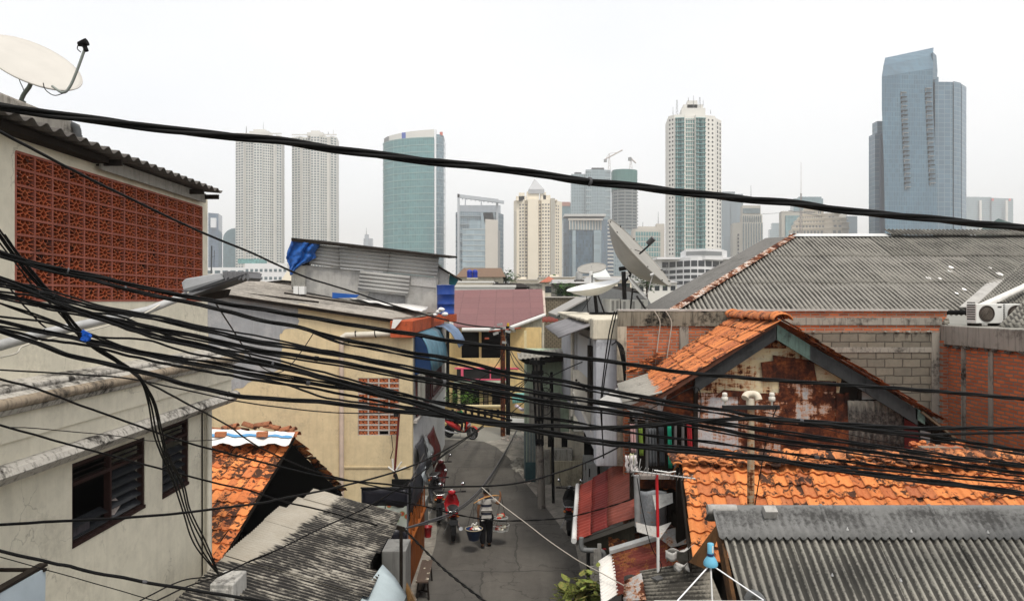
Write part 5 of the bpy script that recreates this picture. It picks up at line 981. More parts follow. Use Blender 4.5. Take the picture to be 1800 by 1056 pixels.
# cream corner building with dishes on its roof slab
CB = thing('corner_building', 'cream corner building with a whitewashed pillar, roof slab of dishes and grey side awning', 'building', (1.95,16.3,0)); ZT = 6.38
b = MB(); b.box((1.95,16.42,3.25),(8,28,ZT-.35)); b.box((3.45,17.4,0),(8,28,3.3)); obj('wall', b, m_plaster('side_light', (.40,.40,.41), (.15,.14,.13), .4, .3), CB)
b = MB(); b.box((1.85,16.3,5.90),(2.56,16.9,ZT)); b.box((1.90,16.9,ZT-.25),(2.5,28.1,ZT-.02)); b.box((1.80,17.6,ZT-.10),(1.98,28.1,ZT-.03)); b.box((2.5,16.9,ZT-.30),(8,28.1,ZT-.05)); bevel(obj('roof_slab', b, M_cr2, CB), .03)
b = MB(); b.box((XX(1048,16.3),16.31,3.0),(XX(1085,16.3),16.8,5.9)); bevel(obj('pillar', b, M_gwash, CB), .02); b = MB(); b.box((XX(1085,16.3)+.003,16.34,3.0),(XX(1099,16.3),16.8,5.9)); obj('side_strip', b, m_plaster('strip_beige', (.44,.39,.31), (.08,.07,.06), .8, .7), CB)
b = MB(); b.corr(V(1.95,17.0,6.22), V(1.95,24,6.22), V(1.12,24,5.9), V(1.12,17,5.9), .6, .012, 8, 3, .03); b.f = [f[::-1] for f in b.f]; solid(obj('awning', b, m_paint('grey_awning', (.16,.155,.16), .55, .3, 1.5), CB), .03)
b = MB(); b.box((1.93,17.6,4.5),(1.95-.05,20.6,5.85)); obj('shutter', b, m_paint('shutter_pale', (.46,.48,.50), .5, .05), CB); b = MB(); b.box((1.86,17.1,4.2),(1.94,17.55,5.7)); obj('door', b, M_soot, CB)
b = MB(); b.tube([V(1.84,21.6,6.2), V(1.84,21.6,3.3)], .06, 8); obj('downpipe', b, M_pvc, CB)
b = MB(); b.ext([P(x,y,17.6) for x, y in ((1008,651),(1018,650),(1047,679),(1058,694),(1064,806),(1061,806),(1008,693))][::-1], (0,.12,0)); sp_ = obj('stair_flank', b, m_plaster('stair_cream', (.56,.53,.46), (.2,.18,.15), .3, .3), CB)
b = MB(); b.ext([P(x,y,17.52) for x, y in ((1007,690),(1010,690),(1066,806),(1060,806))][::-1], (0,.2,0)); obj('flange', b, m_paint('flange_light', (.60,.58,.52), .6), sp_)
b = MB()
for k in range(9): b.lathe([(.03,0),(.03,.02)], P(1013+k*4.4,668+k*4.6,17.585), 8, Matrix.Rotation(math.pi/2,3,'X'))
obj('bolts', b, M_soot, sp_)
b = MB(); b.box((XX(1062,17.3),17.3,ZZ(808,17.3)),(XX(1098,17.3),17.6,ZZ(728,17.3))); b.box((XX(1061,17.2),17.2,ZZ(812,17.2)),(XX(1100,17.2),17.6,ZZ(807,17.2))); obj('landing_wall', b, m_plaster('landing_grey', (.44,.43,.40), (.1,.1,.1), .4, .4), CB)
# grey roof, brown tiled wall behind
t = thing('grey_gable_house', 'plain grey sloping roof rising behind the flat lying dish', 'house', (XX(1060,30),30,0)); b = MB(); b.ext([P(x,y,30) for x, y in ((978,554),(1035,523),(1077,507),(1135,518),(1160,560),(978,560))][::-1], (0,6,0)); obj('wall', b, m_plaster('dull_grey', (.16,.165,.165)), t)
b = MB(); b.ext([P(977,553,29.8), P(1035,522,29.8), P(1035,524.5,29.8), P(978,556,29.8)], (0,6.4,.0)); obj('roof_edge', b, m_paint('edge_grey', (.30,.29,.27), .7), t)
t = thing('tile_clad_wall', 'brown block wall in rows right of the maroon roof', 'wall', (XX(997,45),45,0)); b = MB(); b.box((XX(957,45),45,0),(XX(1040,45),45.3,ZZ(523,45))); obj('wall', b, m_brick('brown_block', 'XZ0', (.26,.22,.15), (.21,.175,.12), (.09,.075,.055), .26, .13, .2, .02), t); b = MB(); b.box((XX(957,45),44.9,ZZ(523,45)),(XX(1040,45),45.4,ZZ(521,45))); obj('coping', b, M_beige, t)
b = MB(); b.corr(P(953,557,38), P(981,557,38), P(981,566,37), P(953,566,37), .2, .02); solid(obj('canopy', b, m_paint('dark_red_canopy', (.14,.03,.02), .7), None, 'small dark red canopy between the maroon roof and the corner building', 'canopy'), .02)

# dishes on the slab
M_mesh = m_paint('dish_mesh', (.27,.26,.235), .6, .12, 2); M_dk2 = m_paint('dark_metal', (.018,.017,.017), .5, .3)
n_ = V(.70,-.28,.66).normalized(); c0 = P(1098,468,24)
t, q = dish('satellite_dish', 'big grey mesh dish with dark ribs tipped up to the right on the corner building', c0, n_, 1.50, .68, M_mesh, rim=.028, group=None, seg=48)
for k in range(12):
    a = 2*math.pi*k/12; b = MB(); b.tube([c0 + q @ V(1.5*r_*math.cos(a), 1.5*r_*math.sin(a), .68*r_*r_+.045) for r_ in [i/10 for i in range(11)]], .022, 5); obj('rib', b, M_dk2 if k % 3 else M_mesh, t)
for rr_ in (.5, .78): b = MB(); b.tube([c0 + q @ V(1.5*rr_*math.cos(a), 1.5*rr_*math.sin(a), .68*rr_*rr_+.05) for a in [i*2*math.pi/40 for i in range(41)]], .014, 5, False); obj('ring', b, m_paint('ring_pale', (.45,.44,.41), .5), t)
b = MB(); b.tube([P(1096,477,23.9), P(1099,550,24)], .075, 10); b.tube([P(1088,473,23.9), P(1108,470,23.9)], .07, 8); b.tube([P(1097,498,23.9), P(1109,482,23.9)], .04, 6); b.tube([P(1109,482,23.9), P(1102,470,23.9)], .04, 6); obj('mount', b, M_dk2, t)
b = MB(); b.tube([P(1100,466,23.8), P(1128,443,23.4), P(1140,432,23.2), P(1142,428,23.2)], .03, 6); b.tube([c0 + q @ V(-.9,.6,.4), P(1128,443,23.4)], .012, 5); obj('feed_arm', b, M_dk2, t)
b = MB(); b.tube([P(1139,429,23.2), P(1149,419,23.1)], .095, 12); obj('receiver', b, m_paint('lnb', (.05,.05,.05), .4), t)
n_ = V(-.19,-.10,.97).normalized(); c0 = P(1046,519,24)
t, q = dish('satellite_dish', 'white bowl dish lying nearly flat on the roof slab of the corner building', c0, n_, .90, .33, m_paint('dish_bright', (.74,.74,.72), .35, .04), rim=.02)
b = MB(); b.tube([c0, P(1049,551,24)], .06, 8); b.tube([c0+V(.1,0,0), P(1062,549,23.9)], .03, 6); b.tube([c0-V(.3,0,-.1), P(1034,550,24)], .015, 5); b.tube([c0-V(.1,0,0), P(1022,548,24)], .01, 5); b.cbox(P(1049,551,24), (.5,.3,.1)); obj('mount', b, M_dk2, t)
b = MB(); q_ = [P(1004,508,23.6), P(1004,514,23.6), P(998,511,23.6)]; b.tube([c0+n_*.4+V(-.1,0,0), c0+n_*.75], .02, 6); b.tube([c0+n_*.7, c0+n_*.82], .06, 8); obj('receiver', b, M_white, t)
n_ = V(.72,-.25,.62).normalized(); c0 = P(1118,508,22.5)
t, q = dish('satellite_dish', 'small grey dish half hidden below the big mesh dish', c0, n_, .45, .06, m_paint('dish_small', (.36,.36,.35), .4), rim=.01)
b = MB(); b.tube([P(1112,506,22.6), P(1108,548,22.6)], .03, 6); obj('mount', b, M_dk2, t); b = MB(); b.tube(smooth_path([P(1132,522,22.3), P(1140,512,22.2), P(1143,498,22.2), P(1147,486,22.2)], 4), .012, 6); b.tube([P(1143,484,22.2), P(1149,482,22.2)], .05, 8); obj('feed_arm', b, M_gal, t)
b = MB(); b.tube([P(1119,520,22), P(1138,548,22)], .035, 6); obj('brace', b, M_dk2, t)
n_ = V(-.15,-.35,.9).normalized(); c0 = P(1041,478,60)
t, q = dish('satellite_dish', 'distant lattice dish raised above the low roofs', c0, n_, 1.2, .35, M_mesh, rim=.05, group=None, seg=24)
for k in range(10): a = 2*math.pi*k/10; b = MB(); b.tube([c0 + q @ V(1.2*r_*math.cos(a), 1.2*r_*math.sin(a), .35*r_*r_+.02) for r_ in [i/5 for i in range(6)]], .03, 4); obj('rib', b, M_gal, t)
b = MB(); b.tube([c0, P(1041,510,60)], .08, 6); b.tube([P(1041,488,60), P(1052,492,60)], .05, 5); b.tube([c0, P(1040,466,60)], .03, 5); obj('mount', b, M_gal, t)
# air conditioners on the slab
def ac_unit(label, loc, rotz, w=.8, h=.55, d=.3, group=None, name='air_conditioner', fan=True):
    t = thing(name, label, 'air conditioner', loc, group, rotz); BASE[t] = V(0,0,0); L_ = True
    b = MB(); b.box((-w/2,-d/2,.06),(w/2,d/2,h+.06)); bevel(obj('casing', b, m_paint('ac_white', (.60,.60,.57), .4, .06, 4), t), .015)
    if fan:
        b = MB(); b.lathe([(h*.42,0),(h*.42,.012),(h*.36,.02),(h*.36,0)], (-w*.12,-d/2-.001,h*.5+.06), 28, Matrix.Rotation(math.pi/2,3,'X')); b.lathe([(h*.36,0),(h*.355,.004),(.001,.004)], (-w*.12,-d/2-.001,h*.5+.06), 24, Matrix.Rotation(math.pi/2,3,'X')); g = obj('fan_grille', b, m_paint('grille_brown', (.055,.045,.038), .5), t)
        b = MB()
        for k in range(1, 6): b.tube([V(-w*.12+h*.06*k*math.cos(a), -d/2-.02, h*.5+.06+h*.06*k*math.sin(a)) for a in [i*2*math.pi/20 for i in range(21)]], .004, 4, False)
        obj('wire_ring', b, m_paint('wire', (.2,.17,.14), .5), g)
        b = MB(); [b.box((-w/2-.004,-d/2+.03+0*k,.14+k*.05),(-w/2+.002,d/2-.03,.165+k*.05)) for k in range(8)]; obj('side_vent', b, M_soot, t)
        b = MB(); b.box((w*.28,-d/2-.006,h-.02),(w*.42,-d/2,h+.005)); obj('badge', b, M_soot, t)
    else:
        b = MB(); [b.box((-w/2+.06+k*.16,-d/2-.012,.12),(-w/2+.14+k*.16,-d/2,h)) for k in range(int(w/.16))]; obj('side_vent', b, m_paint('vent_grey', (.30,.30,.29), .5), t)
    for sx in (-1, 1): b = MB(); b.box((sx*w*.38-.03,-d/2-.03,0),(sx*w*.38+.03,d/2+.03,.06)); obj('foot', b, M_soot, t)
    return t
ac_unit('grey white outdoor unit standing alone beside the flat lying dish', V(XX(1074,24),24,ZT-.04), .25, .36, .45, .7, fan=False)
ac_unit('left one of three white outdoor units standing in a row under the mesh dish', V(XX(1096,24),24,ZT-.04), .1, .30, .43, .6, 'row of outdoor units', fan=False)
ac_unit('middle one of three white outdoor units standing in a row under the mesh dish', V(XX(1112,24),24,ZT-.04), .1, .30, .43, .6, 'row of outdoor units', fan=False)
ac_unit('right one of three white outdoor units standing in a row under the mesh dish', V(XX(1127,24),24,ZT-.04), .1, .30, .43, .6, 'row of outdoor units', fan=False)

# low roofs of the middle distance
def lowhouse(label, px0, px1, pyt, Y, dp, wallm, roofm=None, rpy=None, win=0, hip=.12, name='house', cat='house', z0=0):
    t = thing(name, label, cat, (XX((px0+px1)/2,Y),Y,0), 'rooftops of the middle distance'); b = MB(); b.box((XX(px0,Y),Y,z0),(XX(px1,Y),Y+dp,ZZ(pyt,Y))); obj('wall', b, wallm, t)
    if rpy is not None:
        x0, x1 = XX(px0,Y)-.3, XX(px1,Y)+.3; z = ZZ(pyt,Y); zr = ZZ(rpy,Y+dp/2); k = (x1-x0)*hip
        b = MB(); b.add([(x0,Y-.4,z),(x1,Y-.4,z),(x1,Y+dp+.4,z),(x0,Y+dp+.4,z),(x0+k,Y+dp/2,zr),(x1-k,Y+dp/2,zr)],[(0,1,5,4),(1,2,5),(2,3,4,5),(3,0,4)]); obj('roof', b, roofm, t)
    else: b = MB(); b.box((XX(px0,Y)-.1,Y-.1,ZZ(pyt,Y)),(XX(px1,Y)+.1,Y+dp,ZZ(pyt,Y)+.15)); obj('parapet', b, roofm or M_beige, t)
    for k in range(win):
        x = lerp(XX(px0,Y), XX(px1,Y), (k+.5)/win); ww = (XX(px1,Y)-XX(px0,Y))/win*.3; b = MB(); b.box((x-ww,Y-.04,ZZ(pyt,Y)-1.3),(x+ww,Y+.02,ZZ(pyt,Y)-.5)); obj('window', b, M_dk, t)
    return t
M_dtile = m_tile('dark_tiles', [(0,(.035,.035,.035)),(1,(.055,.055,.05))], .2); M_rtile = m_tile('red_hip', [(0,(.22,.05,.04)),(1,(.28,.07,.05))], .3); M_gal2 = m_rust('roof_zinc', (.34,.34,.33), .2)
lowhouse('pale house with a dark tiled roof carrying two blue tanks', 806, 884, 487, 75, 9, M_cr2, M_dtile, 471, 2, .10)
for px, lab in ((825.5,'left one of two blue water tanks before the dark tiled roof'),(835,'right one of two blue water tanks before the dark tiled roof')):
    c = P(px,488,72); t = thing('water_tank', lab, 'water tank', tuple(c), 'blue tanks on the pale house'); b = MB(); b.lathe([(.26,0),(.27,.1),(.26,.3),(.27,.32),(.26,.5),(.27,.52),(.25,.72),(.1,.80),(.001,.82)], c, 16); obj('body', b, m_paint('tank_blue', (.01,.03,.28), .35), t); b = MB(); b.cbox(c-V(0,0,.08), (.55,.5,.16)); obj('stand', b, M_cr2, t)
lowhouse('cream flat roofed house under the blue tanks', 800, 866, 497, 62, 6, M_cream, M_wht, None, 3)
lowhouse('long white parapet terrace above the maroon roof', 790, 905, 504.5, 52, 5, M_wht, M_wht, None, 0)
lowhouse('black sheet roofed shed above the right of the maroon roof', 862, 926, 505, 58, 6, M_soot, M_soot, 497.5, 0, .2, 'shed', 'shed')
lowhouse('concrete block house with a small red hipped roof', 953, 980, 496, 90, 5, M_cr2, M_rtile, 486, 1, .48)
lowhouse('grey flat house left of the red hipped roof', 900, 952, 500, 85, 6, M_conp, M_conp, None, 4)
lowhouse('open fronted grey house with a wide zinc roof behind the brown wall', 976, 1046, 498, 68, 7, M_conp, M_gal2, 491, 4, .05)
lowhouse('dark gabled shed behind the leftmost outdoor unit', 1070, 1125, 512, 40, 6, M_soot, M_soot, 503, 0, .3, 'shed', 'shed')
lowhouse('pale cream house behind the small tilted dish', 1030, 1110, 492, 110, 8, M_cream, M_gal2, 487, 6, .1)
lowhouse('whitish low house at the foot of the podium building', 1120, 1190, 497, 120, 8, M_wht, M_gal2, 492, 5, .1)
lowhouse('grey shed beneath the maroon roof skyline at the left', 690, 800, 505, 95, 8, M_conp, M_gal2, 498, 5, .1, 'shed', 'shed')
t = thing('steel_tank', 'ribbed steel water tank on the low roofs left of the lattice dish', 'water tank', tuple(P(1018,492,66))); c = P(1018,492,66); b = MB(); b.lathe([(.3,0)]+[(.33 if k % 2 else .30, .08+k*.07) for k in range(10)]+[(.15,.85),(.001,.9)], c, 16); obj('body', b, M_gal, t); b = MB(); b.cbox(c-V(0,0,.06), (.9,.7,.12)); obj('stand', b, M_soot, t)
for (px, py, Y, r, lab) in ((889,492,80,1.6,'small dark tree right of the dark tiled roof'),(1137,494,90,1.8,'dark tree top seen under the mesh dish'),(996,512,66,1.2,'green bush on the open grey terrace'),(780,492,110,2.0,'dark tree top left of the dark tiled roof')):
    c = P(px,py,Y); t = thing('tree', lab, 'tree', (c.x,c.y,0), 'trees among the low roofs'); b = MB(); leaves(b, c, (r,r*.8,r*.7), 500, .25, .6); obj('crown', b, M_leaf, t); b = MB(); b.tube([V(c.x,c.y,0), c], [.25,.1], 8); obj('trunk', b, M_bark, t)
# ================================================================= RIGHT SIDE
YB = 16.0
M_brk = m_brick('brick_long', 'XZ0', (.56,.135,.04), (.27,.06,.02), (.24,.205,.165), .215, .066, .35, .011)
M_brk2 = m_brick('brick_side', 'YZ0', (.62,.15,.042), (.40,.085,.026), (.17,.15,.12), .235, .076, .15, .014)
M_blk = m_brick('concrete_blocks', 'XZ0', (.19,.172,.135), (.15,.137,.11), (.07,.062,.05), .40, .19, .35, .014)
M_beam = m_plaster('stained_beam', (.26,.245,.21), (.025,.022,.02), 1.0, .95, sscale=1.8); M_stn = m_plaster('black_stained_beam', (.20,.18,.14), (.014,.013,.011), 1.4, 1.0, sscale=1.5)
BW = thing('brick_wall', 'long bare brick and block wall running under the great corrugated roof', 'wall', (6.2, YB, 0))
def pan(name, px0, px1, py0, py1, dy, m, parent=BW, Y=YB, th=.12): b = MB(); b.box((XX(px0,Y), Y-dy, ZZ(py1,Y)), (XX(px1,Y), Y-dy+th, ZZ(py0,Y))); return obj(name, b, m, parent)
b = MB(); b.box((XX(1098,YB),YB,0),(XX(1664,YB),YB+.25,ZZ(544,YB))); obj('brickwork', b, M_brk, BW)
pan('stained_beam', 1086, 1290, 545, 573, .04, M_stn); pan('beam', 1285, 1655, 558, 571, .03, M_beam); pan('pilaster', 1194, 1210, 573, 615, .03, M_beam); pan('pilaster', 1085, 1101, 573, 668, .035, m_plaster('pil_cream', (.42,.37,.29), (.06,.05,.04), .8, .7))
pan('block_panel', 1405, 1652, 583, 812, .02, M_blk); pan('beam', 1408, 1652, 610, 619, .035, M_beam); pan('beam', 1636, 1650, 583, 812, .04, M_beam)
b = MB(); b.box((XX(1086,YB),YB-.05,ZZ(546.5,YB)),(XX(1664,YB),YB+.3,ZZ(543.5,YB))); obj('coping', b, m_paint('coping_grey', (.42,.40,.37), .8, .3, 4), BW)
b = MB(); random.seed(3)
for k in range(46):   # loose mortar and brick ends squeezed from the wall
    px, py = random.choice(((random.uniform(1660,1668), random.uniform(560,575)), (random.uniform(1650,1658), random.uniform(620,780)), (random.uniform(1420,1640), 583)))
    pebble(b, P(px,py,YB-.04), random.uniform(.02,.06), k)
obj('mortar_lumps', b, M_beam, BW, kind='stuff')
XR = 9.73
RW = thing('side_brick_wall', 'orange brick wall with thin mortar piers and a grey concrete coping at the right edge', 'wall', (XR, 13, 0))
b = MB(); b.box((XR,9,0),(XR+.25,YB+.02,5.86)); obj('brickwork', b, M_brk2, RW)
b = MB(); b.box((XX(1652,15.95),15.85,0),(XR-.002,16.0,5.9)); obj('brick_return', b, M_brk, RW)
b = MB(); b.box((XR-.10,9,5.82),(XR+1.5,16.05,6.25)); bevel(obj('coping', b, m_plaster('coping_concrete', (.27,.26,.23), (.03,.027,.024), .7, .8, sscale=1.4), RW), .02)
for px in (1695, 1743): y = XR*F/(px-900); b = MB(); b.box((XR-.02,y-.06,0),(XR+.05,y+.08,5.83)); obj('mortar_pier', b, M_beam, RW)
b = MB()
for k in range(60): pebble(b, V(XR-.06, random.uniform(12.6,16), 5.82+random.uniform(-.05,.02)), random.uniform(.02,.06), k)
obj('mortar_lumps', b, m_plaster('lump_dark', (.09,.085,.075)), RW, kind='stuff')

# great corrugated roof
BR = thing('great_roof', 'great grey corrugated hip roof with a rusty hip cap filling the right middle', 'roof', (9, 18, 6.4))
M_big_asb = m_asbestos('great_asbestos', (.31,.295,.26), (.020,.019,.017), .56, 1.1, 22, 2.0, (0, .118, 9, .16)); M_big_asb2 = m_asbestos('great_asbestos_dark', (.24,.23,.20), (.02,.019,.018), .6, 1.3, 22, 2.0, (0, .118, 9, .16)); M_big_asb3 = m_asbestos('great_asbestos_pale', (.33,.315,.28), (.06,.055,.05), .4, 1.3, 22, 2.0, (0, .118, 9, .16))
eY, eZ, rY, rZ = 16.75, 6.46, 21.5, 8.72
def RP(x, v, lift=0): return V(x, lerp(eY, rY, v), lerp(eZ, rZ, v)+lift)
eL, rL = 3.65, 8.50     # left end of eave and ridge (hip)
def hipx(v): return lerp(eL, rL, v)
rows_ = [(0,.36),(.34,.70),(.68,1.0)]
for j, (v0, v1) in enumerate(rows_):
    x = 3.7; k = 0
    while x < 17.5:
        xa, xb = x, x+1.06
        a0, a1 = max(xa, hipx(v0)), max(xa, hipx(v1))
        b0, b1 = max(xb, hipx(v0)), max(xb, hipx(v1))
        if b0 > a0+.02:
            m_ = M_big_asb2 if (x > 10.8 and (x*.37+j*.9) % 1 > .25) or (x > 10 and j == 2) else (M_big_asb3 if (j, int(x)) in ((1,12),(1,13),(2,15)) else M_big_asb)
            l = .016*(k % 2) + .02*j + random.uniform(0,.008)
            b = MB(); nu = int((xb-a0)/.118*8); nn_ = V(0,-(rZ-eZ),(rY-eY)).normalized(); rws = []
            for j2 in range(4):     # ridges stay parallel and are cut off along the hip
                row = []
                for i2 in range(nu+1):
                    xx = lerp(a0, xb, i2/nu); vt = max(v0, min(v1, (xx-eL)/(rL-eL))); row.append(RP(xx, lerp(v0, vt, j2/3), l) + nn_*.024*math.sin(xx/.118*2*math.pi))
                rws.append(row)
            b.grid(rws)
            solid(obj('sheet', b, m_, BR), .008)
        x += 1.0; k += 1
# left hip face, plain long sheets
b = MB(); b.corr(V(4.06,21.6,6.60), V(eL-.02,16.75,6.47), V(rL,rY,rZ), V(9.0,25.2,9.0), .13, .018, 8, 3); solid(obj('side_sheets', b, m_asbestos('side_asbestos', (.17,.165,.155), (.04,.038,.036), .4, 1.5, 20, 2.5), BR), .01)
b = MB(); b.grid([[lerp(V(eL,16.72,6.52), V(rL,rY,rZ+.05), i/30)+V(-.10,.06,-.035)+V(0,0,.006*noise.noise(V(i,0,0))) for i in range(31)], [lerp(V(eL,16.72,6.52), V(rL,rY,rZ+.05), i/30)+V(0,0,.05) for i in range(31)], [lerp(V(eL,16.72,6.52), V(rL,rY,rZ+.05), i/30)+V(.17+.02*noise.noise(V(i*1.3,1,0)),-.05,.01) for i in range(31)]])
solid(obj('hip_cap', b, m_rust('hip_rust', (.50,.48,.45), .56, scale=2.2), BR), .01)
b = MB(); b.grid([[V(x, rY+dy, rZ+dz) for x in [rL-.1+ i*.5 for i in range(7)]] for dy, dz in ((-.22,.0),(0,.10),(.22,.0))]); solid(obj('ridge_cap', b, m_paint('ridge_white', (.50,.51,.50), .6, .15, 2), BR), .01)
b = MB(); b.corr(V(11.3,rY-.30,rZ+.06), V(18,rY-.30,rZ+.03), V(18,rY+.1,rZ+.22), V(11.3,rY+.1,rZ+.24), .118, .02, 8, 2); solid(obj('ridge_cap', b, M_big_asb2, BR), .02)
b = MB(); b.box((4.2,16.9,6.38),(9.6,17.0,6.44)); obj('eave_batten', b, M_soot, BR)
t_ = [(1325,297),(1377,300),(1700,500)]
for px, py, r in ((1632,492,7),(1652,493,5),(1670,480,6),(1695,512,6),(1682,519,5),(1757,485,9),(1740,474,5),(1672,473,7)):
    # pale cement patches stuck on the sheets; depth from the roof plane
    k_ = (rZ-eZ)/(rY-eY); yy = (CZ-eZ+k_*eY)/(k_+(py-528)/F); x_ = XX(px, yy); b = MB()
    b.grid([[V(x_,yy,eZ+(yy-eY)*k_+.055)+V(math.cos(a)*r*.008*rr*(1+.4*noise.noise(V(a*2,px,0))), math.sin(a)*r*.012*rr, math.sin(a)*r*.012*rr*k_) for a in [2*math.pi*i/12 for i in range(12)]] for rr in (1,.5,.02)], True, True); obj('cement_patch', b, M_wp, BR)
# right hand roof beyond the valley
VR = thing('valley_roof', 'grey corrugated roof on the far side of the pale valley gutter, right edge', 'roof', (11, 17, 6.4))
v0_, v1_ = P(1694,548,16.9), P(1790,458,20.3)
b = MB(); b.ext([v0_+V(-.10,0,.10), v0_+V(.28,-.1,.10), v1_+V(.30,-.1,.08), v1_+V(-.05,0,.08)], (0,0,.02)); obj('valley_gutter', b, m_plaster('gutter_pale', (.36,.35,.33), (.1,.095,.09), .5, .3), VR)
b = MB(); b.corr(v0_+V(.22,-.1,.14), P(1830,560,15.6)+V(0,0,.35), P(1960,455,18.8)+V(0,0,.4), v1_+V(.25,-.1,.12), .118, .02, 8, 4); b.f = [f[::-1] for f in b.f]; solid(obj('sheets', b, M_big_asb2, VR), .01)
b = MB(); b.tube([P(1722,540,15.6), P(1815,498,16.6)], .075, 10); b.ext([P(1716,545,15.6),P(1728,545,15.5),P(1812,502,16.5),P(1804,498,16.6)],(0,0,.03)); obj('gutter', b, m_paint('gutter_bright', (.62,.60,.56), .5), VR)
b = MB(); b.tube([P(1660,549,16.2), P(1708,549,15.9)], .05, 8); obj('black_pipe', b, M_black, None, 'black pipe leading to the left white outdoor unit on the coping', 'pipe')
u1 = ac_unit('white outdoor unit with a round brown grille on the coping at the right', V(XX(1731,15.3),15.3,6.25), .08, .62, .42, .3)
u2 = ac_unit('white outdoor unit cut by the right edge, dark open side showing', V(XX(1784,15.4),15.4,6.25), -.05, .60, .42, .3)
b = MB(); b.box((XX(1776,15.2),15.18,6.33),(XX(1806,15.2),15.22,6.62)); o = obj('dark_opening', b, M_black, u2); o.location = -Vector(u2.location); o.rotation_euler = (0,0,0); o.matrix_parent_inverse = Matrix.Rotation(.05,4,'Z')
o.location = Vector((0,0,0)); bpy.data.objects.remove(o)
b = MB(); b.box((-.10,-.165,.10),(.28,-.152,.44)); obj('dark_panel', b, M_black, u2, local=True)
b = MB(); b.corr(P(1755,572,14.6), P(1900,585,13.6), P(1900,535,14.4), P(1800,527,15.2), .118, .02, 8, 3); solid(obj('sheet_edge', b, M_big_asb2, None, 'dark sheet roof corner poking in beside the outdoor units at the right edge', 'roof'), .015)

# ---------------------------------------------------------------- rusty gable house
YG = 13.0
GHs = thing('rusty_gable_house', 'rust streaked gabled house with an orange tiled left slope and dark wooden rakes', 'house', (5, YG, 0))
gy = YG+.35
M_rs = m_rust('rust_sheet_front', (.34,.345,.34), .62, scale=1.0); M_rs2 = m_rust('rust_sheet_heavy', (.30,.28,.26), .86); M_rs3 = m_rust('rust_cream', (.50,.44,.31), .34, cream=(.52,.44,.27)); M_rs4 = m_rust('rust_pale', (.40,.41,.42), .45)
def gp(name, pts, dy, m, th=.02): b = MB(); b.ext([P(x,y,gy-dy) for x, y in pts][::-1], (0,th,0)); return obj(name, b, m, GHs)
gp('wall', [(1366,580),(1222,674),(1222,1000),(1640,1000),(1640,748)], -.04, M_soot, .1)
gp('plaster_gable', [(1366,590),(1228,676),(1228,692),(1340,692),(1475,690),(1480,660)], 0, M_rs3)
gp('rust_sheet', [(1226,690),(1300,690),(1300,815),(1222,815)], .03, M_rs4); gp('rust_sheet', [(1298,692),(1372,690),(1372,815),(1298,815)], .045, M_rs); gp('rust_sheet', [(1370,664),(1470,670),(1472,815),(1370,815)], .03, M_rs)
gp('rust_sheet', [(1359,624),(1430,634),(1436,668),(1362,668)], .055, M_rs2); gp('rust_sheet', [(1338,637),(1359,634),(1362,670),(1342,670)], .06, M_rs2); gp('rust_sheet', [(1346,590),(1366,578),(1384,590),(1382,612),(1344,612)], .05, m_rust('rust_black', (.2,.16,.11), .7))
gp('rust_sheet', [(1470,690),(1492,694),(1490,815),(1470,815)], .06, M_rs2); gp('rust_sheet', [(1272,685),(1322,688),(1322,697),(1258,697)], .065, M_rs2); gp('rust_sheet', [(1372,745),(1492,752),(1492,815),(1372,815)], .05, M_rs2)
gp('rust_sheet', [(1176,682),(1226,676),(1226,746),(1160,738)], .02, M_rs2); gp('zinc_sheet', [(1112,704),(1176,684),(1170,742),(1112,736)], .01, M_rs4)
gp('frame_post', [(1220,672),(1227,668),(1227,815),(1220,815)], .07, M_soot, .05); gp('frame_post', [(1486,690),(1492,690),(1492,720),(1486,720)], .07, M_rs2, .04)
gp('light_panel', [(1515,683),(1530,684),(1560,701),(1515,702)], .02, m_paint('pale_panel', (.46,.45,.43), .6)); gp('panel_frame', [(1508,680),(1515,683),(1515,708),(1508,708)], .05, M_soot); gp('door_board', [(1590,735),(1613,748),(1617,792),(1590,788)], .02, m_paint('red_board', (.14,.018,.018), .6, .3, 5)); gp('light_panel', [(1618,756),(1636,760),(1634,782),(1620,780)], .02, m_paint('pale_panel2', (.40,.40,.39), .6))
b = MB(); b.corr(P(1491,704,gy-.10), P(1586,705,gy-.10), P(1592,794,gy-.02), P(1493,792,gy-.02), .125, .022, 8, 3); b.f = [f[::-1] for f in b.f]
t2 = NT('half_stained_sheet'); v2 = t2.co(); nn = t2.noise(t2.co((7,7,.8)), 2, 5, .7); spz = t2.n('ShaderNodeSeparateXYZ'); t2.l(v2, spz.inputs[0]); mr = t2.n('ShaderNodeMapRange'); mr.inputs[1].default_value = ZZ(728,gy)+.33; mr.inputs[2].default_value = ZZ(728,gy)+.52
t2.l(t2.math('ADD', spz.outputs[2], t2.math('MULTIPLY', nn, .55)), mr.inputs[0]); n9 = t2.noise(v2, 14, 5, .7)
M_half = t2.fin(t2.mix(mr.outputs[0], t2.mix(t2.ramp(n9, [(.4, 0), (.7, 1)]), (.02,.019,.018), (.16,.15,.13)), (.30,.27,.22)), .9, 0, n9, .4)
solid(obj('corrugated_sheet', b, M_half, GHs), .01)
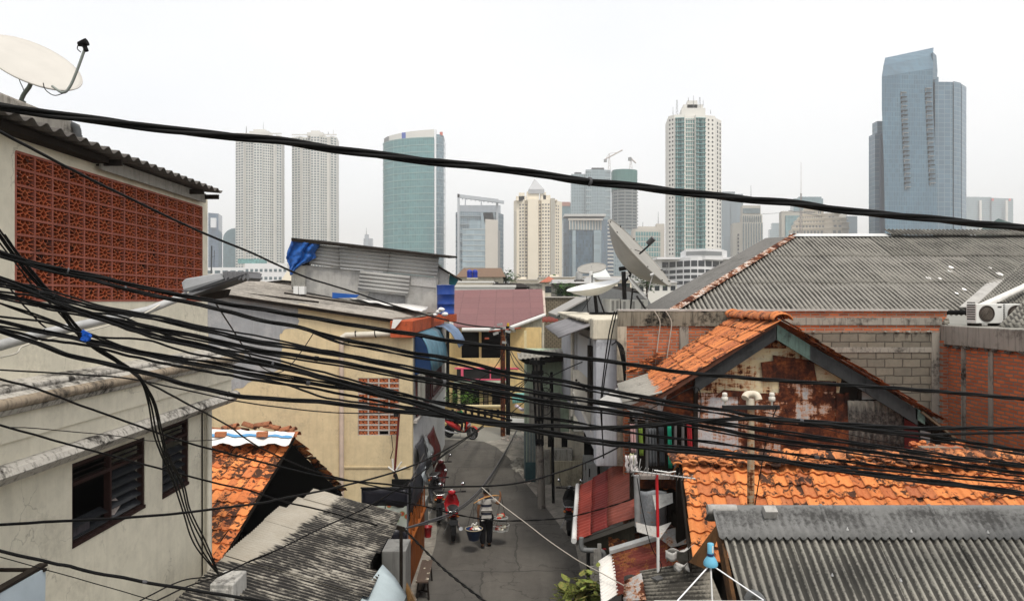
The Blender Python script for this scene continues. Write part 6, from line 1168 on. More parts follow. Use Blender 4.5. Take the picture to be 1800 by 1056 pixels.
# rake boards
M_teal_w = m_plaster('teal_rake', (.075,.115,.10), (.02,.022,.02), .8, .6, sscale=3); M_dkw = m_plaster('charcoal_rake', (.030,.032,.033), (.01,.01,.01), .8, .5, sscale=3)
def rake(pts, th, m, dy=.25, name='rake_board', dep=.05): b = MB(); (x0,y0),(x1,y1) = pts; b.ext([P(x0,y0,YG+.05-dy*0), P(x1,y1,YG+.05), P(x1,y1+th,YG+.05), P(x0,y0+th,YG+.05)][::-1], (0,dep,0)); return obj(name, b, m, GHs)
rake([(1222,664),(1364,570)], 27, M_dkw); rake([(1366,570),(1424,606)], 27, M_teal_w); rake([(1424,606),(1522,663)], 27, M_dkw, dep=.06); rake([(1520,661),(1613,719)], 28, M_dkw, dep=.05); rake([(1610,716),(1626,726)], 20, M_teal_w, dep=.07)
b = MB(); b.ext([P(1160,694,YG-.02), P(1368,563,YG-.02), P(1368,570,YG-.02), P(1235,656,YG-.02), P(1162,701,YG-.02), P(1108,719,YG-.02), P(1108,713,YG-.02)][::-1], (0,.06,0)); obj('barge_board', b, m_plaster('brown_barge', (.085,.035,.022), (.02,.015,.012), .5, .5), GHs)
b = MB(); b.ext([P(1624,722,YG+.1), P(1735,812,YG+.1), P(1735,820,YG+.1), P(1620,735,YG+.1)][::-1], (0,1.5,0)); obj('lower_rake', b, M_soot, GHs); b = MB(); b.ext([P(1622,722,YG), P(1736,812,YG), P(1735,815,YG), P(1620,725,YG)][::-1], (0,1.6,0)); obj('lower_edge', b, m_paint('edge_brown', (.12,.09,.06), .8), GHs)
M_tg = m_tile('tile_gable', [(0,(.26,.06,.022)),(.35,(.40,.11,.03)),(.65,(.50,.155,.045)),(1,(.30,.07,.028))], .55, 1.6)
rn, rf, ef, en = V(4.92,YG-.05,6.43), V(4.92,15.85,6.43), V(3.05,15.85,5.22), V(2.66,YG-.05,5.06)
random.seed(11); b = MB(); tile_roof(b, rn, rf, ef, en, 17, 7, .018, .022, .012, profile=[(0,.2),(.2,.9),(.4,1.0),(.62,.4),(.8,.0),(1.05,.35)]); obj('tiles', b, M_tg, GHs)
b = MB(); tile_roof(b, rf+V(.02,0,0), rn+V(.02,0,0), V(7.9,YG-.05,4.60), V(7.9,15.85,4.60), 17, 10, .018, .022, .012, profile=[(0,.2),(.2,.9),(.4,1.0),(.62,.4),(.8,.0),(1.05,.35)]); obj('tiles', b, M_tg, GHs)
b = MB()
for k in range(24):
    y = YG-.05+k*.122; c = V(4.93, y, 6.44+.012*math.sin(k*1.7)); tl = random.uniform(-.02,.02)
    b.grid([[c + V(.17*math.cos(a), s_, .11*math.sin(a)+tl+ (.02 if s_ > 0 else 0)) for a in [math.pi*i/8 for i in range(9)]] for s_ in (-.02,.14)])
solid(obj('ridge_tile', b, M_tg, GHs), .018)
b = MB(); b.corr(en+V(.08,.0,.06), ef+V(.08,.0,.0)-V(0,.2,0), V(2.25,15.2,5.0), V(2.02,YG,4.93), .2, .022, 8, 2); b.f = [f[::-1] for f in b.f]; solid(obj('eave_sheet', b, M_asb, GHs), .012)
b = MB(); b.ext([V(2.05,YG+.1,4.90), V(2.3,15.2,4.95), V(1.75,14.6,4.72), V(1.70,YG+.6,4.70)][::-1], (0,0,.02)); obj('eave_plate', b, m_paint('plate_pale', (.40,.39,.37), .7, .15, 4), GHs)
b = MB()
for k in range(30): c = lerp(V(2.62,15.7,5.2), V(3.3,15.8,5.6), random.random())+V(random.uniform(-.1,.1),random.uniform(-.1,.1),random.uniform(0,.08)); b.cbox(c, (.2,.16,.015), Matrix.Rotation(random.uniform(-.6,.6),3,'Y') @ Matrix.Rotation(random.uniform(0,3),3,'Z'))
obj('loose_tile', b, M_tg, GHs, kind='stuff')
b = MB(); b.ext([P(1093,704,YG+.1), P(1125,706,YG+.1), P(1115,714,YG+.1), P(1113,724,YG+.1), P(1094,716,YG+.1)][::-1], (0,.03,0)); obj('loose_board', b, M_wht, None, 'white board scrap tucked under the left eave of the rusty gable house', 'board')
b = MB()
for k in range(40): pebble(b, P(random.uniform(1600,1690), random.uniform(776,802), YG-.25), random.uniform(.05,.09), k)
b2 = MB(); b2.box((XX(1618,YG-.4),YG-.45,0),(XX(1692,YG-.4),YG-.2,ZZ(785,YG-.4))); obj('brick_stub', b2, M_brk, None, 'crumbling brick stub wall between the gable house and the orange tiles', 'wall')
obj('broken_bricks', b, M_tg, None, kind='stuff')

# back yard under the left eave: dark store wall and laundry
b = MB(); b.box((XX(1108,13.9),13.9,0),(XX(1222,13.9),14.0,4.9)); obj('back_wall', b, M_soot, GHs)
for k, (px, py0, py1, w_, colr, lab) in enumerate(((1112,745,795,10,(.45,.28,.27),'pale pink checked cloth on the washing line, leftmost'),(1126,750,800,6,(.16,.24,.04),'lime green cloth on the washing line'),(1146,752,818,13,(.075,.08,.085),'grey trousers on the washing line'),(1162,750,818,8,(.03,.035,.04),'charcoal trousers on the washing line'),(1176,747,822,7,(.015,.24,.15),'bright green garment on the washing line'),(1211,745,790,9,(.28,.02,.025),'red cloth on the washing line near the rusty sheet'))):
    b = MB(); Yk = 12.6; b.grid([[P(px-w_/2+w_*u/8 + (j*.25), py0+(py1-py0)*j/8, Yk)+V(0,.04*math.sin(u*1.9+k),0) for u in range(9)] for j in range(9)]); solid(obj('laundry', b, m_paint('cloth_%d' % k, colr, .9, .3, 12), None, lab, 'laundry', 'laundry on the line'), .006)
b = MB(); b.tube([P(1104,742,12.6), P(1222,742,12.6)], .012, 5); obj('washing_line', b, M_soot, None, 'dark washing line under the left eave', 'washing line')
for k, px in enumerate((1118,1137,1187,1200)): b = MB(); b.tube([P(px,730,13.2), V(XX(px,13.2),13.2,0)], .03, 5); obj('prop_post', b, m_paint('grey_post', (.10,.10,.10), .8), None, ['first','second','third','fourth'][k]+' grey post from the left behind the washing line', 'post', 'posts behind the washing line')
# clump of plastic bags tied on the rail
b = MB(); random.seed(5)
for k in range(9): x0 = 1104+random.uniform(-6,14); b.grid([[P(x0+i*1.6+random.uniform(-1,1)+j*random.uniform(-.8,1.2), 800+j*6+random.uniform(-1,1), 11.9-.03*k) for i in range(3)] for j in range(6)])
solid(obj('plastic_bags', b, m_paint('bag_white', (.52,.48,.47), .5, .3, 20), None, 'bunch of pale plastic strips tied at the top corner of the red awning', 'plastic bags'), .004)
b = MB(); b.grid([[P(1107+i*2,797+j*4,12)+V(0,.05*math.sin(i*2+j),0) for i in range(5)] for j in range(6)]); solid(obj('rag', b, m_paint('rag_yellow', (.42,.42,.26), .9), None, 'pale yellow rag hung above the red awning', 'rag'), .006)

# ---------------------------------------------------------------- orange tiled roof in the foreground
TR = thing('orange_tiled_roof', 'bright orange curved tile roof with black lichen in the right foreground', 'roof', (6, 10.5, 3.3))
M_to = m_tile('tile_orange', [(0,(.30,.07,.022)),(.3,(.44,.125,.032)),(.6,(.56,.185,.05)),(.85,(.48,.145,.038)),(1,(.24,.06,.028))], .50)
random.seed(21); b = MB()
RZ, RY, EY = 4.20, 11.5, 9.85; sl = .60
tile_roof(b, V(2.74,RY,RZ), V(9.9,RY,RZ-.02), V(9.9,EY,RZ-.02-sl*(RY-EY)), V(2.50,EY,RZ-sl*(RY-EY)), 36, 8, .030, .048, .010, sag=.05); obj('tiles', b, M_to, TR)
b = MB(); tile_roof(b, V(9.9,RY,RZ), V(2.74,RY,RZ), V(2.74,RY+1.6,RZ-1), V(9.9,RY+1.6,RZ-1), 36, 7, .022, .030, .008); obj('tiles', b, M_to, TR)
M_rd = m_tile('tile_ridge', [(0,(.16,.05,.025)),(.3,(.40,.12,.04)),(.7,(.58,.20,.06)),(1,(.22,.07,.03))], 1.0)
b = MB(); prof_ = [(0,.1),(.15,.8),(.3,1.0),(.45,.7),(.6,.2),(.75,-.05),(.9,.05),(1.05,.4)]
x = 2.66; k = 0
while x < 9.9:        # loose stacked ridge tiles, two layers, tilted
    for lay in range(3):
        c = V(x+random.uniform(-.03,.03), RY-.10+random.uniform(-.05,.05)+lay*.05, RZ+.03+lay*.035+random.uniform(0,.02)); q = Matrix.Rotation(random.uniform(-.1,.1) + (random.uniform(-.55,.1) if 3.9 < x else 0),3,'Z') @ Matrix.Rotation(random.uniform(.15,.45),3,'X') @ Matrix.Rotation(random.uniform(-.12,.12),3,'Y')
        top = [[c + q @ V((u-.5)*.26, v, h*.035) for u, h in prof_] for v in (-.14,.14)]; b.grid(top)
        lo = [p - q @ V(0,0,.016) for p in top[0]]; b.add(top[0]+lo, [(i, i+8, i+9, i+1) for i in range(7)])
    x += .15; k += 1
solid(obj('ridge_tile', b, M_rd, TR), .014)
b = MB(); b.ext([V(2.70,RY,RZ-.02), V(2.46,EY,RZ-.02-sl*(RY-EY)), V(2.46,EY,RZ-.16-sl*(RY-EY)), V(2.70,RY,RZ-.16)], (.03,0,0)); obj('rake_board', b, M_soot, TR)
b = MB(); b.box((2.9,EY+.3,0),(9.7,EY+.45,2.9)); b.box((2.9,EY+.3,0),(3.0,RY+1.4,3.0)); obj('wall', b, M_soot, TR)
b = MB(); b.box((XX(1190,11.8),11.8,0),(XX(1210,11.8),11.9,4.2)); obj('post', b, M_soot, TR)

# ---------------------------------------------------------------- grey corrugated roof nearest us
FR = thing('grey_sheet_roof', 'weathered grey corrugated roof with a rounded ridge cap in the bottom right corner', 'roof', (5, 7.5, 3.5))
fY, fZ, fs = 8.2, 4.33, .74
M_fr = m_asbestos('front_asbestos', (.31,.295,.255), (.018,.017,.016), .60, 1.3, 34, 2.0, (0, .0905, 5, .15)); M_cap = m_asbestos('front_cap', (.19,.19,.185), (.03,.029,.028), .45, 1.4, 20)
xs = [2.36, 3.10, 4.02, 4.96, 5.90, 6.84, 7.8]
for k in range(6):
    l = .010*(k % 2)+.004*k; xa, xb = xs[k], xs[k+1]+.05
    sk = .0
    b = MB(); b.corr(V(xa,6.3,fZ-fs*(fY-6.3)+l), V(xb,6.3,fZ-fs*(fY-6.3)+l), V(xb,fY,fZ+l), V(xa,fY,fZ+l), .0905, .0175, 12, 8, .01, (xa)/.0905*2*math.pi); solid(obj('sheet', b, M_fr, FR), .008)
b = MB(); rw = []
for dy, dz in ((-.32,-.205),(-.20,-.105),(-.09,-.01),(-.05,.045),(0,.07),(.06,.04),(.1,-.02),(.3,-.2)):
    row = []
    for i in range(0, 561):
        x = 2.30+i*.01; wv = math.sin(x/.0905*2*math.pi)*(.018 if dy <= -.30 else .010 if dy <= -.2 else .004 if dy <= -.09 else 0); st = .012 if (x-2.3) % 1.25 < .03 else 0
        row.append(V(x, fY+dy, fZ+dz+.045+wv+st))
    rw.append(row)
b.grid(rw); solid(obj('ridge_cap', b, M_cap, FR), .012)
b = MB(); b.tube([V(2.25,fY-.01,fZ+.07), V(2.58,fY-.01,fZ+.07)], .055, 12); b.cbox(V(2.93,fY-.12,fZ+.07), (.14,.1,.10), Matrix.Rotation(.5,3,'X')); obj('cement_plug', b, m_plaster('plug', (.34,.33,.31)), FR)
b = MB(); b.ext([V(2.36,fY,fZ-.02), V(2.20,6.4,fZ-fs*1.8-.02), V(2.20,6.4,fZ-fs*1.8-.30), V(2.36,fY,fZ-.30)], (.04,0,0)); obj('barge_board', b, m_plaster('barge_brown', (.12,.06,.025), (.01,.009,.008), .8, .8), FR)
for x, y in ((3.4,7.55),(4.1,7.5),(4.9,7.45),(5.8,7.4),(3.75,7.95),(4.45,7.93),(5.3,7.92),(6.1,7.9)): b = MB(); z = fZ-fs*(fY-y)+.03+(.06 if y > 7.8 else 0); b.lathe([(.016,0),(.014,.012),(.006,.02),(.006,.03),(.001,.032)], V(x,y,z), 8); obj('roof_bolt', b, M_gal, FR)
b = MB(); b.box((2.6,6.3,0),(8,8.1,2.6)); obj('wall', b, M_soot, FR)
for s_ in (0, .25): b = MB(); b.tube(smooth_path([V(2.42+s_*.1,7.32,fZ-.60), V(2.46,7.28,fZ-.52), V(2.54,7.26,fZ-.56), V(2.58,7.25,fZ-.68)], 4), .035, 10) if s_ == 0 else b.tube([V(2.45,7.2,fZ-.66), V(2.50,7.05,fZ-.92)], .035, 8); obj('vent_pipe', b, M_gpipe if s_ == 0 else M_pvc, FR)
# insulator pole
IP = thing('insulator_pole', 'weathered concrete pole with a black crossarm, two white insulators and a double elbow on top', 'utility pole', (XX(1318,9.4),9.4,0)); Y = 9.4
b = MB(); b.tube([V(XX(1319,Y),Y,0), P(1320,712,Y)], [.055,.045], 12); obj('shaft', b, m_rust('pole_cream', (.34,.29,.21), .42), IP)
b = MB(); b.box((XX(1268,Y),Y-.08,ZZ(718,Y)),(XX(1367,Y),Y-.03,ZZ(711,Y))); obj('crossarm', b, M_dk2, IP)
for px in (1274, 1357): b = MB(); b.tube([P(px,712,Y-.05), P(px,700,Y-.05)], .012, 6); b.lathe([(.03,0),(.042,.01),(.042,.055),(.03,.06),(.03,.07),(.036,.08),(.03,.11),(.02,.115),(.001,.118)], P(px,705,Y-.05), 14); obj('insulator', b, m_paint('porcelain', (.52,.49,.43), .3, .05), IP)
b = MB(); b.tube([P(1319,714,Y), P(1319,700,Y)], .055, 12); b.tube(smooth_path([P(1309,699,Y-.06), P(1312,694,Y-.03), P(1320,692,Y), P(1330,694,Y-.03), P(1334,703,Y-.06)], 4), .045, 12); obj('elbow', b, m_paint('elbow_white', (.54,.48,.38), .4, .1), IP)

# ---------------------------------------------------------------- red awning and rusty lean-to roofs
RA = thing('red_awning', 'red corrugated awning of three faded shades with a white gutter over the street edge', 'awning', (2,15,2))
fo, no_, fi, ni = P(1019,851,18), P(1013,947,13.8), P(1112,806,17.2), P(1119,910,12.7)
for k, (a, c, col) in enumerate(((0,.27,(.28,.045,.03)),(.25,.56,(.17,.022,.018)),(.54,1.0,(.24,.065,.045)))):
    b = MB(); l = V(0,0,.02*k); b.corr(lerp(no_,ni,a)+l, lerp(fo,fi,a)+l, lerp(fo,fi,c)+l, lerp(no_,ni,c)+l, .19, .014, 8, 4, .03); b.f = [f[::-1] for f in b.f]; solid(obj('sheet', b, m_paint('red_sheet_%d' % k, col, .55, .25, 3, bs=.2), RA), .01)
b = MB(); d_ = V(-.05,0,-.02); b.tube([fo+d_, no_+d_+V(0,-.05,0)], .055, 8); obj('gutter', b, m_paint('gutter_wh', (.62,.62,.60), .5), RA)
b = MB(); b.ext([no_+V(0,.05,-.06), ni+V(0,.05,-.06), ni+V(0,.05,-.14), no_+V(0,.05,-.14)], (0,.05,0)); obj('rafter', b, m_paint('rafter_grey', (.13,.12,.105), .8), RA)
b = MB(); b.ext([no_+V(.1,.2,-.15), ni+V(0,.2,-.15), V(ni.x,ni.y+.2,1.9), V(no_.x+.3,no_.y+.2,1.95)], (0,.04,0)); obj('end_board', b, m_plaster('dark_boards', (.045,.04,.028), (.01,.01,.009), .6, .8), RA)
for p in (fo, no_): b = MB(); b.tube([p+V(.25,.2,0), V(p.x+.25,p.y+.2,0)], .035, 8); obj('post', b, M_dk2, RA)
LT = thing('maroon_lean_to', 'maroon rusty lean-to roof with a white translucent strip at its street edge', 'roof', (2.5,12,2.2))
M_mr = m_rust('maroon_rust', (.17,.04,.03), .35); M_mr2 = m_rust('maroon_rust_old', (.13,.05,.035), .6)
def pcorr(name, pts, m, parent, pitch=.12, amp=.016, **k): b = MB(); a, bb, c, d = pts; b.corr(a, bb, c, d, pitch, amp, 8, 4, **k); return solid(obj(name, b, m, parent), .008)
q0, q1, q2, q3 = P(1052,987,12.6), P(1077,972,13.2), P(1087,1040,11.6), P(1057,1062,10.9)
pcorr('white_sheet', (q3, P(1052,987,12.6), P(1077,971,12.75), P(1087,1042,11.2)), m_paint('translucent_white', (.66,.64,.60), .5, .1, 4), LT, square=True)
pcorr('maroon_sheet', (P(1085,1046,11.15), P(1075,972,12.7), P(1212,932,12.3), P(1222,1000,10.9)), M_mr, LT); pcorr('maroon_sheet', (P(1071,969,13.0), P(1070,945,13.4), P(1205,905,13.0), P(1211,930,12.5)), M_mr2, LT)
b = MB(); b.ext([P(1072,974,12.6), P(1072,968,12.6), P(1212,926,12.2), P(1212,933,12.2)], (0,.1,.03)); obj('flashing', b, M_gal, LT)
b = MB(); b.ext([P(1150,938,12.3), P(1230,915,12.0), P(1236,948,11.6), P(1180,962,11.8)], (0,0,.01)); obj('zinc_patch', b, m_rust('zinc_patch_mat', (.30,.30,.29), .35), LT)
for x, y in ((2.1,12.5),(1.75,11.3),(3.2,12.6)): b = MB(); b.box((x,y,0),(x+.07,y+.07,2.1)); obj('post', b, M_soot, LT)
LA = thing('low_sheet_roof', 'low stained asbestos lean-to with a bent rusty end sheet, bottom middle right', 'roof', (2.8,10,2.3))
pcorr('asbestos_sheet', (P(1136,1068,9.7), P(1125,1004,10.6), P(1240,985,10.2), P(1275,1070,9.0)), M_asbd, LA, .1, .014)
pcorr('rust_sheet', (P(1096,1056,10.1), P(1098,1020,10.6), P(1128,1006,10.5), P(1136,1054,9.8)), m_rust('bent_rust', (.36,.35,.34), .48), LA, .1, .01)
b = MB(); b.grid([[P(1097+i*6,1018-3*math.sin(i*.8)+j*3,10.6+j*.1)+V(0,0,.05*(j==0)) for i in range(6)] for j in range(3)]); obj('bent_edge', b, M_gal, LA)
b = MB(); b.cbox(P(1157,1019,10.2)+V(0,0,.03), (.16,.12,.02), Matrix.Rotation(.6,3,'Z')); obj('stone_chip', b, m_paint('chip', (.09,.09,.09), .9), None, 'small grey slab of stone lying on the low stained lean-to', 'stone')
# galvanised bent sheets and duct beside it
DT = thing('zinc_duct', 'bent galvanised chimney sheets standing between the red awning and the tiles', 'duct', (2.3,11.8,2.4))
b = MB(); b.grid([[P(1126+ (i-5)*0 + i*5.6, 862+j*8.5+ 1.5*math.sin(i), 12.2-.25*math.sin(math.pi*i/8)+j*.0) for i in range(9)] for j in range(9)]); solid(obj('sheet', b, m_rust('duct_zinc', (.27,.285,.30), .22), DT), .01)
b = MB(); b.ext([P(1147,870,11.8), P(1182,866,11.8), P(1183,883,11.7), P(1152,896,11.6)], (0,.01,0)); obj('loose_sheet', b, m_rust('loose_zinc', (.38,.38,.36), .15), DT)
b = MB(); b.ext([P(1118,918,11.9), P(1140,924,11.6), P(1158,926,11.5), P(1180,918,11.6), P(1160,946,11.2), P(1120,934,11.6)], (0,.03,0)); obj('skirt', b, m_rust('skirt_zinc', (.36,.35,.33), .3), DT)
b = MB(); b.tube([P(1119,835,12), P(1121,925,12)], .05, 8); obj('grey_post', b, m_paint('post_pale_grey', (.24,.24,.24), .7, .2), DT)
b = MB(); b.box((XX(1122,12.4),12.4,ZZ(858,12.4)),(XX(1187,12.4),12.8,ZZ(840,12.4))); obj('rusty_lintel', b, M_rs2, DT); b = MB(); b.box((XX(1124,12.3),12.2,ZZ(842,12.2)),(XX(1188,12.3),12.4,ZZ(836,12.2))); obj('shelf', b, m_plaster('shelf_grey', (.22,.19,.17)), DT)
b = MB(); b.box((XX(1125,12.9),12.9,0),(XX(1215,12.9),13,ZZ(840,12.9))); obj('back_board', b, M_soot, DT)
b = MB(); b.grid([[P(1172+i*6,967-i*.6+j*4.5+ 3*math.sin(i*.7+j), 10.0+j*.12)+V(0,0,.05*math.sin(i*.9+j*1.7)) for i in range(9)] for j in range(5)]); b.grid([[P(1170+i*5,970+j*5-4*(i==0),9.8)+V(0,.05*math.sin(i*2),0) for i in range(5)] for j in range(4)]); b.grid([[P(1186+i*5,990+j*4,9.9)+V(0,.06*math.sin(i*1.6+j),0) for i in range(6)] for j in range(4)])
solid(obj('crumpled_tin', b, m_rust('crumple_zinc', (.40,.39,.37), .1), None, 'crumpled offcuts of pale tin at the lower left corner of the orange tiles', 'scrap tin'), .008)
b = MB(); b.ext([P(1212,988,9.8),P(1262,920,9.6),P(1264,940,9.5),P(1240,1000,9.5)],(0,.02,0)); obj('dark_board', b, m_plaster('edge_wood', (.10,.05,.02), (.01,.009,.008), .8, .8), None, 'dark plank closing the gap between the orange tiles and the nearest grey roof', 'plank')
# white parapet sliver and the blue lamp on its tripod
b = MB(); b.box((XX(1150,6.0),6.0,ZZ(1090,6.0)),(XX(1346,6.0),6.04,ZZ(1054,6.04))); bevel(obj('parapet', b, M_white, None, 'white parapet top just entering at the bottom edge under the tripod', 'parapet'), .01)
TL = thing('floodlight', 'light blue funnel shaped lamp on a white tripod before the grey roof', 'lamp', tuple(P(1248,1050,6.3))); Y = 6.3; M_lb = m_paint('light_blue', (.12,.36,.50), .35, .06, 5)
c = P(1249,985,Y); s_ = Y/F
b = MB(); b.lathe([(.062,0),(.064,.018),(.054,.042),(.037,.07),(.030,.078)], c-V(0,0,.035), 24, Matrix.Rotation(.12,3,'X')); obj('shade', b, M_lb, TL)
b = MB(); b.lathe([(.028,.0),(.028,.09),(.023,.094),(.001,.094)], c+V(0,0,.062), 16); obj('lamp_body', b, M_lb, TL); b = MB(); b.lathe([(.031,.0),(.031,.018)], c+V(0,0,.05), 16); obj('collar', b, m_paint('navy', (.015,.03,.09), .4), TL)
b = MB(); b.box((c.x+.006,c.y-.030,c.z+.08),(c.x+.016,c.y-.026,c.z+.14)); obj('lettering', b, M_wht, TL)
for (x, y) in ((1190,1056),(1252,1056),(1342,1054)):
    b = MB(); b.tube([c-V(0,0,.03), P(x,y,6.1)], .0062 if x != 1252 else .009, 8); obj('leg', b, m_paint('leg_white' , (.70,.71,.72), .4, .04) if x != 1252 else M_gal, TL)
# tv antenna
AN = thing('tv_antenna', 'aluminium yagi aerial on a red and white striped mast', 'antenna', tuple(P(1157,1003,10.4))); Y = 10.4
b = MB(); b.tube([P(1157,1005,Y), P(1156.5,943,Y)], .022, 10); obj('mast_white', b, M_white, AN); b = MB(); b.tube([P(1156.5,943,Y), P(1154.5,832,Y)], .022, 10); obj('mast_red', b, m_paint('mast_red_p', (.42,.015,.02), .45), AN)
b = MB(); bo0, bo1 = P(1112,827,Y-.05), P(1222,841,Y-.05); b.tube([bo0, bo1], .011, 8); obj('boom', b, M_gal, AN)
for k in range(14):
    p = lerp(bo0, bo1, .03+k*.07); b = MB(); h_ = .085-.0025*k; d = V(.35*h_*(1 if k<3 else .15),-.75*h_*.9,h_); b.tube([p-d, p+d], .005, 5); obj('element', b, M_gal, AN)
b = MB(); b.tube([P(1116,806,Y), P(1113,836,Y)], .006, 5); b.tube([P(1126,806,Y), P(1122,830,Y)], .006, 5); obj('reflector', b, M_gal, AN)
b = MB(); b.tube([P(1150,826,Y-.1), P(1176,830,Y-.1), P(1188,828,Y-.1)], .009, 6); obj('folded_dipole', b, M_white, AN)
# ================================================================= STREET LIFE
def skinned(name, vs, es, rs, m, parent=None, root=0, sub=2, label=None, cat=None, loc=None):
    me = bpy.data.meshes.new(name); me.from_pydata([Vector(v) for v in vs], es, []); me.materials.append(m); me.update()
    o = bpy.data.objects.new(name, me); C.objects.link(o)
    sk = o.modifiers.new('skin', 'SKIN'); sk.use_smooth_shade = True
    ly = me.skin_vertices[0].data
    for i, r in enumerate(rs): ly[i].radius = (r, r) if not isinstance(r, tuple) else r; ly[i].use_root = (i == root)
    s_ = o.modifiers.new('sub', 'SUBSURF'); s_.levels = sub; s_.render_levels = sub
    if parent is not None: o.parent = parent
    if loc is not None: o.location = loc
    tag(o, label, cat); return o
M_skin = m_paint('skin', (.20,.095,.05), .55, .1, 10); M_hair = m_paint('hair', (.008,.007,.006), .6, .2, 20); M_trou = m_paint('trousers', (.006,.006,.008), .9, .3, 8, bs=.3)
t_ = NT('striped_shirt'); v_ = t_.co(); sp = t_.n('ShaderNodeSeparateXYZ'); t_.l(v_, sp.inputs[0]); z_ = sp.outputs[2]
fr_ = t_.math('FRACT', t_.math('MULTIPLY', t_.math('ADD', z_, .02), 4.6)); c_ = t_.ramp(fr_, [(.0,(.36,.345,.32)),(.40,(.27,.26,.245)),(.42,(.012,.014,.028)),(.72,(.012,.014,.028)),(.74,(.36,.345,.32))], 'CONSTANT')
M_shirt = t_.fin(c_, .9, 0, t_.noise(v_, 9, 4), .3)
def hand(vs, es, rs, wi, d, spread, grip=0.0):   # five unequal bent fingers from the wrist vertex wi
    w0 = Vector(vs[wi]); d = Vector(d).normalized(); s_ = Vector(spread).normalized(); n = d.cross(s_)
    pm = len(vs); vs.append(w0+d*.05); rs.append((.034,.018)); es.append((wi, pm))
    for k, (off, L_) in enumerate(((-.028,.062),(-.010,.072),(.009,.068),(.026,.052))):
        a = len(vs); vs += [w0+d*.095+s_*off, w0+d*(.095+L_*.5)+s_*off*1.1+n*grip*.5, w0+d*(.095+L_*(1-.5*abs(grip)*8))+s_*off*1.15+n*(grip*1.4+.012)]; rs += [.0105,.009,.0075]; es += [(pm,a),(a,a+1),(a+1,a+2)]
    a = len(vs); vs += [w0+d*.045-s_*.042, w0+d*.085-s_*.058+n*grip*.8]; rs += [.012,.009]; es += [(pm,a),(a,a+1)]
# the vendor, seen from behind, walking away
fx = G(855, 963)
vs = [(0,0,.90),(0,.0,1.06),(0,-.01,1.24),(0,0,1.385),(0,.015,1.45),(0,.03,1.52),(0,.02,1.60)]; es = [(0,1),(1,2),(2,3),(3,4),(4,5),(5,6)]; rs = [(.135,.10),(.125,.09),(.15,.10),(.085,.06),(.052,.052),(.076,.088),(.066,.075)]
def add(p, r, j): vs.append(p); rs.append(r); es.append((j, len(vs)-1)); return len(vs)-1
sl_ = add((-.165,-.005,1.355), .058, 3); el = add((-.225,-.02,1.09), .042, sl_); wl = add((-.225,.03,.865), .028, el)
sr_ = add((.165,-.005,1.355), .058, 3); er = add((.33,.00,1.20), .042, sr_); wr = add((.395,.06,1.385), .028, er)
hl = add((-.085,0,.84), .088, 0); kl = add((-.10,.03,.47), .058, hl); al = add((-.10,-.02,.09), .038, kl); fl = add((-.11,.10,.035), (.04,.03), al); add((-.115,.17,.028), (.034,.022), fl)
hr = add((.085,0,.84), .088, 0); kr = add((.09,.07,.48), .058, hr); ar = add((.085,.07,.10), .038, kr); frr = add((.09,.19,.035), (.04,.03), ar); add((.095,.26,.028), (.034,.022), frr)
add((0,.125,1.52), .012, 5)          # nose
hand(vs, es, rs, wl, (.05,.25,-1), (0,1,0), .01); hand(vs, es, rs, wr, (.05,.2,1), (.3,1,0), .02)
PV = skinned('person', vs, es, rs, M_skin, None, 0, 2, 'street vendor from behind in a striped shirt, one hand raised to the shoulder pole', 'person', (fx.x, fx.y, 0.0))
PV.rotation_euler = (0,0,R(8))
skinned('shirt', [(0,0,.93),(0,0,1.06),(0,-.01,1.24),(0,0,1.37),(-.165,-.005,1.365),(-.205,-.015,1.20),(.165,-.005,1.365),(.27,.0,1.255),(0,0,.86)], [(0,1),(1,2),(2,3),(3,4),(4,5),(3,6),(6,7),(0,8)], [(.155,.118),(.145,.11),(.172,.12),(.10,.075),.072,.066,.072,.066,(.158,.12)], M_shirt, PV)
skinned('trousers', [(0,0,.92),(-.085,0,.83),(-.10,.03,.47),(-.10,-.02,.11),(.085,0,.83),(.09,.07,.48),(.085,.07,.11)], [(0,1),(1,2),(2,3),(0,4),(4,5),(5,6)], [(.155,.125),.118,.098,.085,.118,.098,.085], M_trou, PV)
b = MB(); b.grid([[V(.092*math.sin(p)*math.cos(a), .03+ -.012 + .108*math.sin(p)*math.sin(a), 1.545+.098*math.cos(p))*1 for a in [2*math.pi*i/18 for i in range(18)]] for p in [.02+1.75*j/9 for j in range(10)]], True, True)
obj('hair', b, M_hair, PV, local=True)
for sx in (-1, 1):
    b = MB(); b.lathe([(.001,-.02),(.02,-.012),(.024,0),(.018,.014),(.001,.02)], V(sx*.082,.02,1.51), 8, Matrix.Rotation(math.pi/2,3,'Y')); obj('ear', b, M_skin, PV, local=True)
    b = MB(); b.lathe([(.001,-.011),(.009,-.006),(.011,0),(.009,.006),(.001,.011)], V(sx*.03,.105,1.535), 10); obj('eye', b, m_paint('eye_white', (.6,.58,.55), .3), PV, local=True)
    b = MB(); b.grid([[V(sx*.10*1.0+(.0 if sx<0 else -.005)+.045*math.cos(a), (.03 if sx<0 else .15)-.02+y_, .02+ h*(.5+.5*abs(math.sin(a)))) for a in [2*math.pi*i/12 for i in range(12)]] for y_, h in ((-.08,.03),(.0,.05),(.08,.045),(.14,.02))], True, True); obj('sandal', b, M_black, PV, local=True)
b = MB(); b.tube([V(-.02,.118,1.475), V(.02,.118,1.475)], .006, 6); obj('mouth', b, m_paint('lip', (.16,.05,.035), .5), PV, local=True)
ps, pe = P(833,884,19.15), P(881,871,19.75)
b = MB(); mid = lerp(ps, pe, .5)+V(0,0,.075); b.tube(smooth_path([ps, lerp(ps,mid,.5)+V(0,0,.02), mid, lerp(mid,pe,.5)+V(0,0,.02), pe], 5), [.012]*4+[.02]*13+[.012]*4, 8)
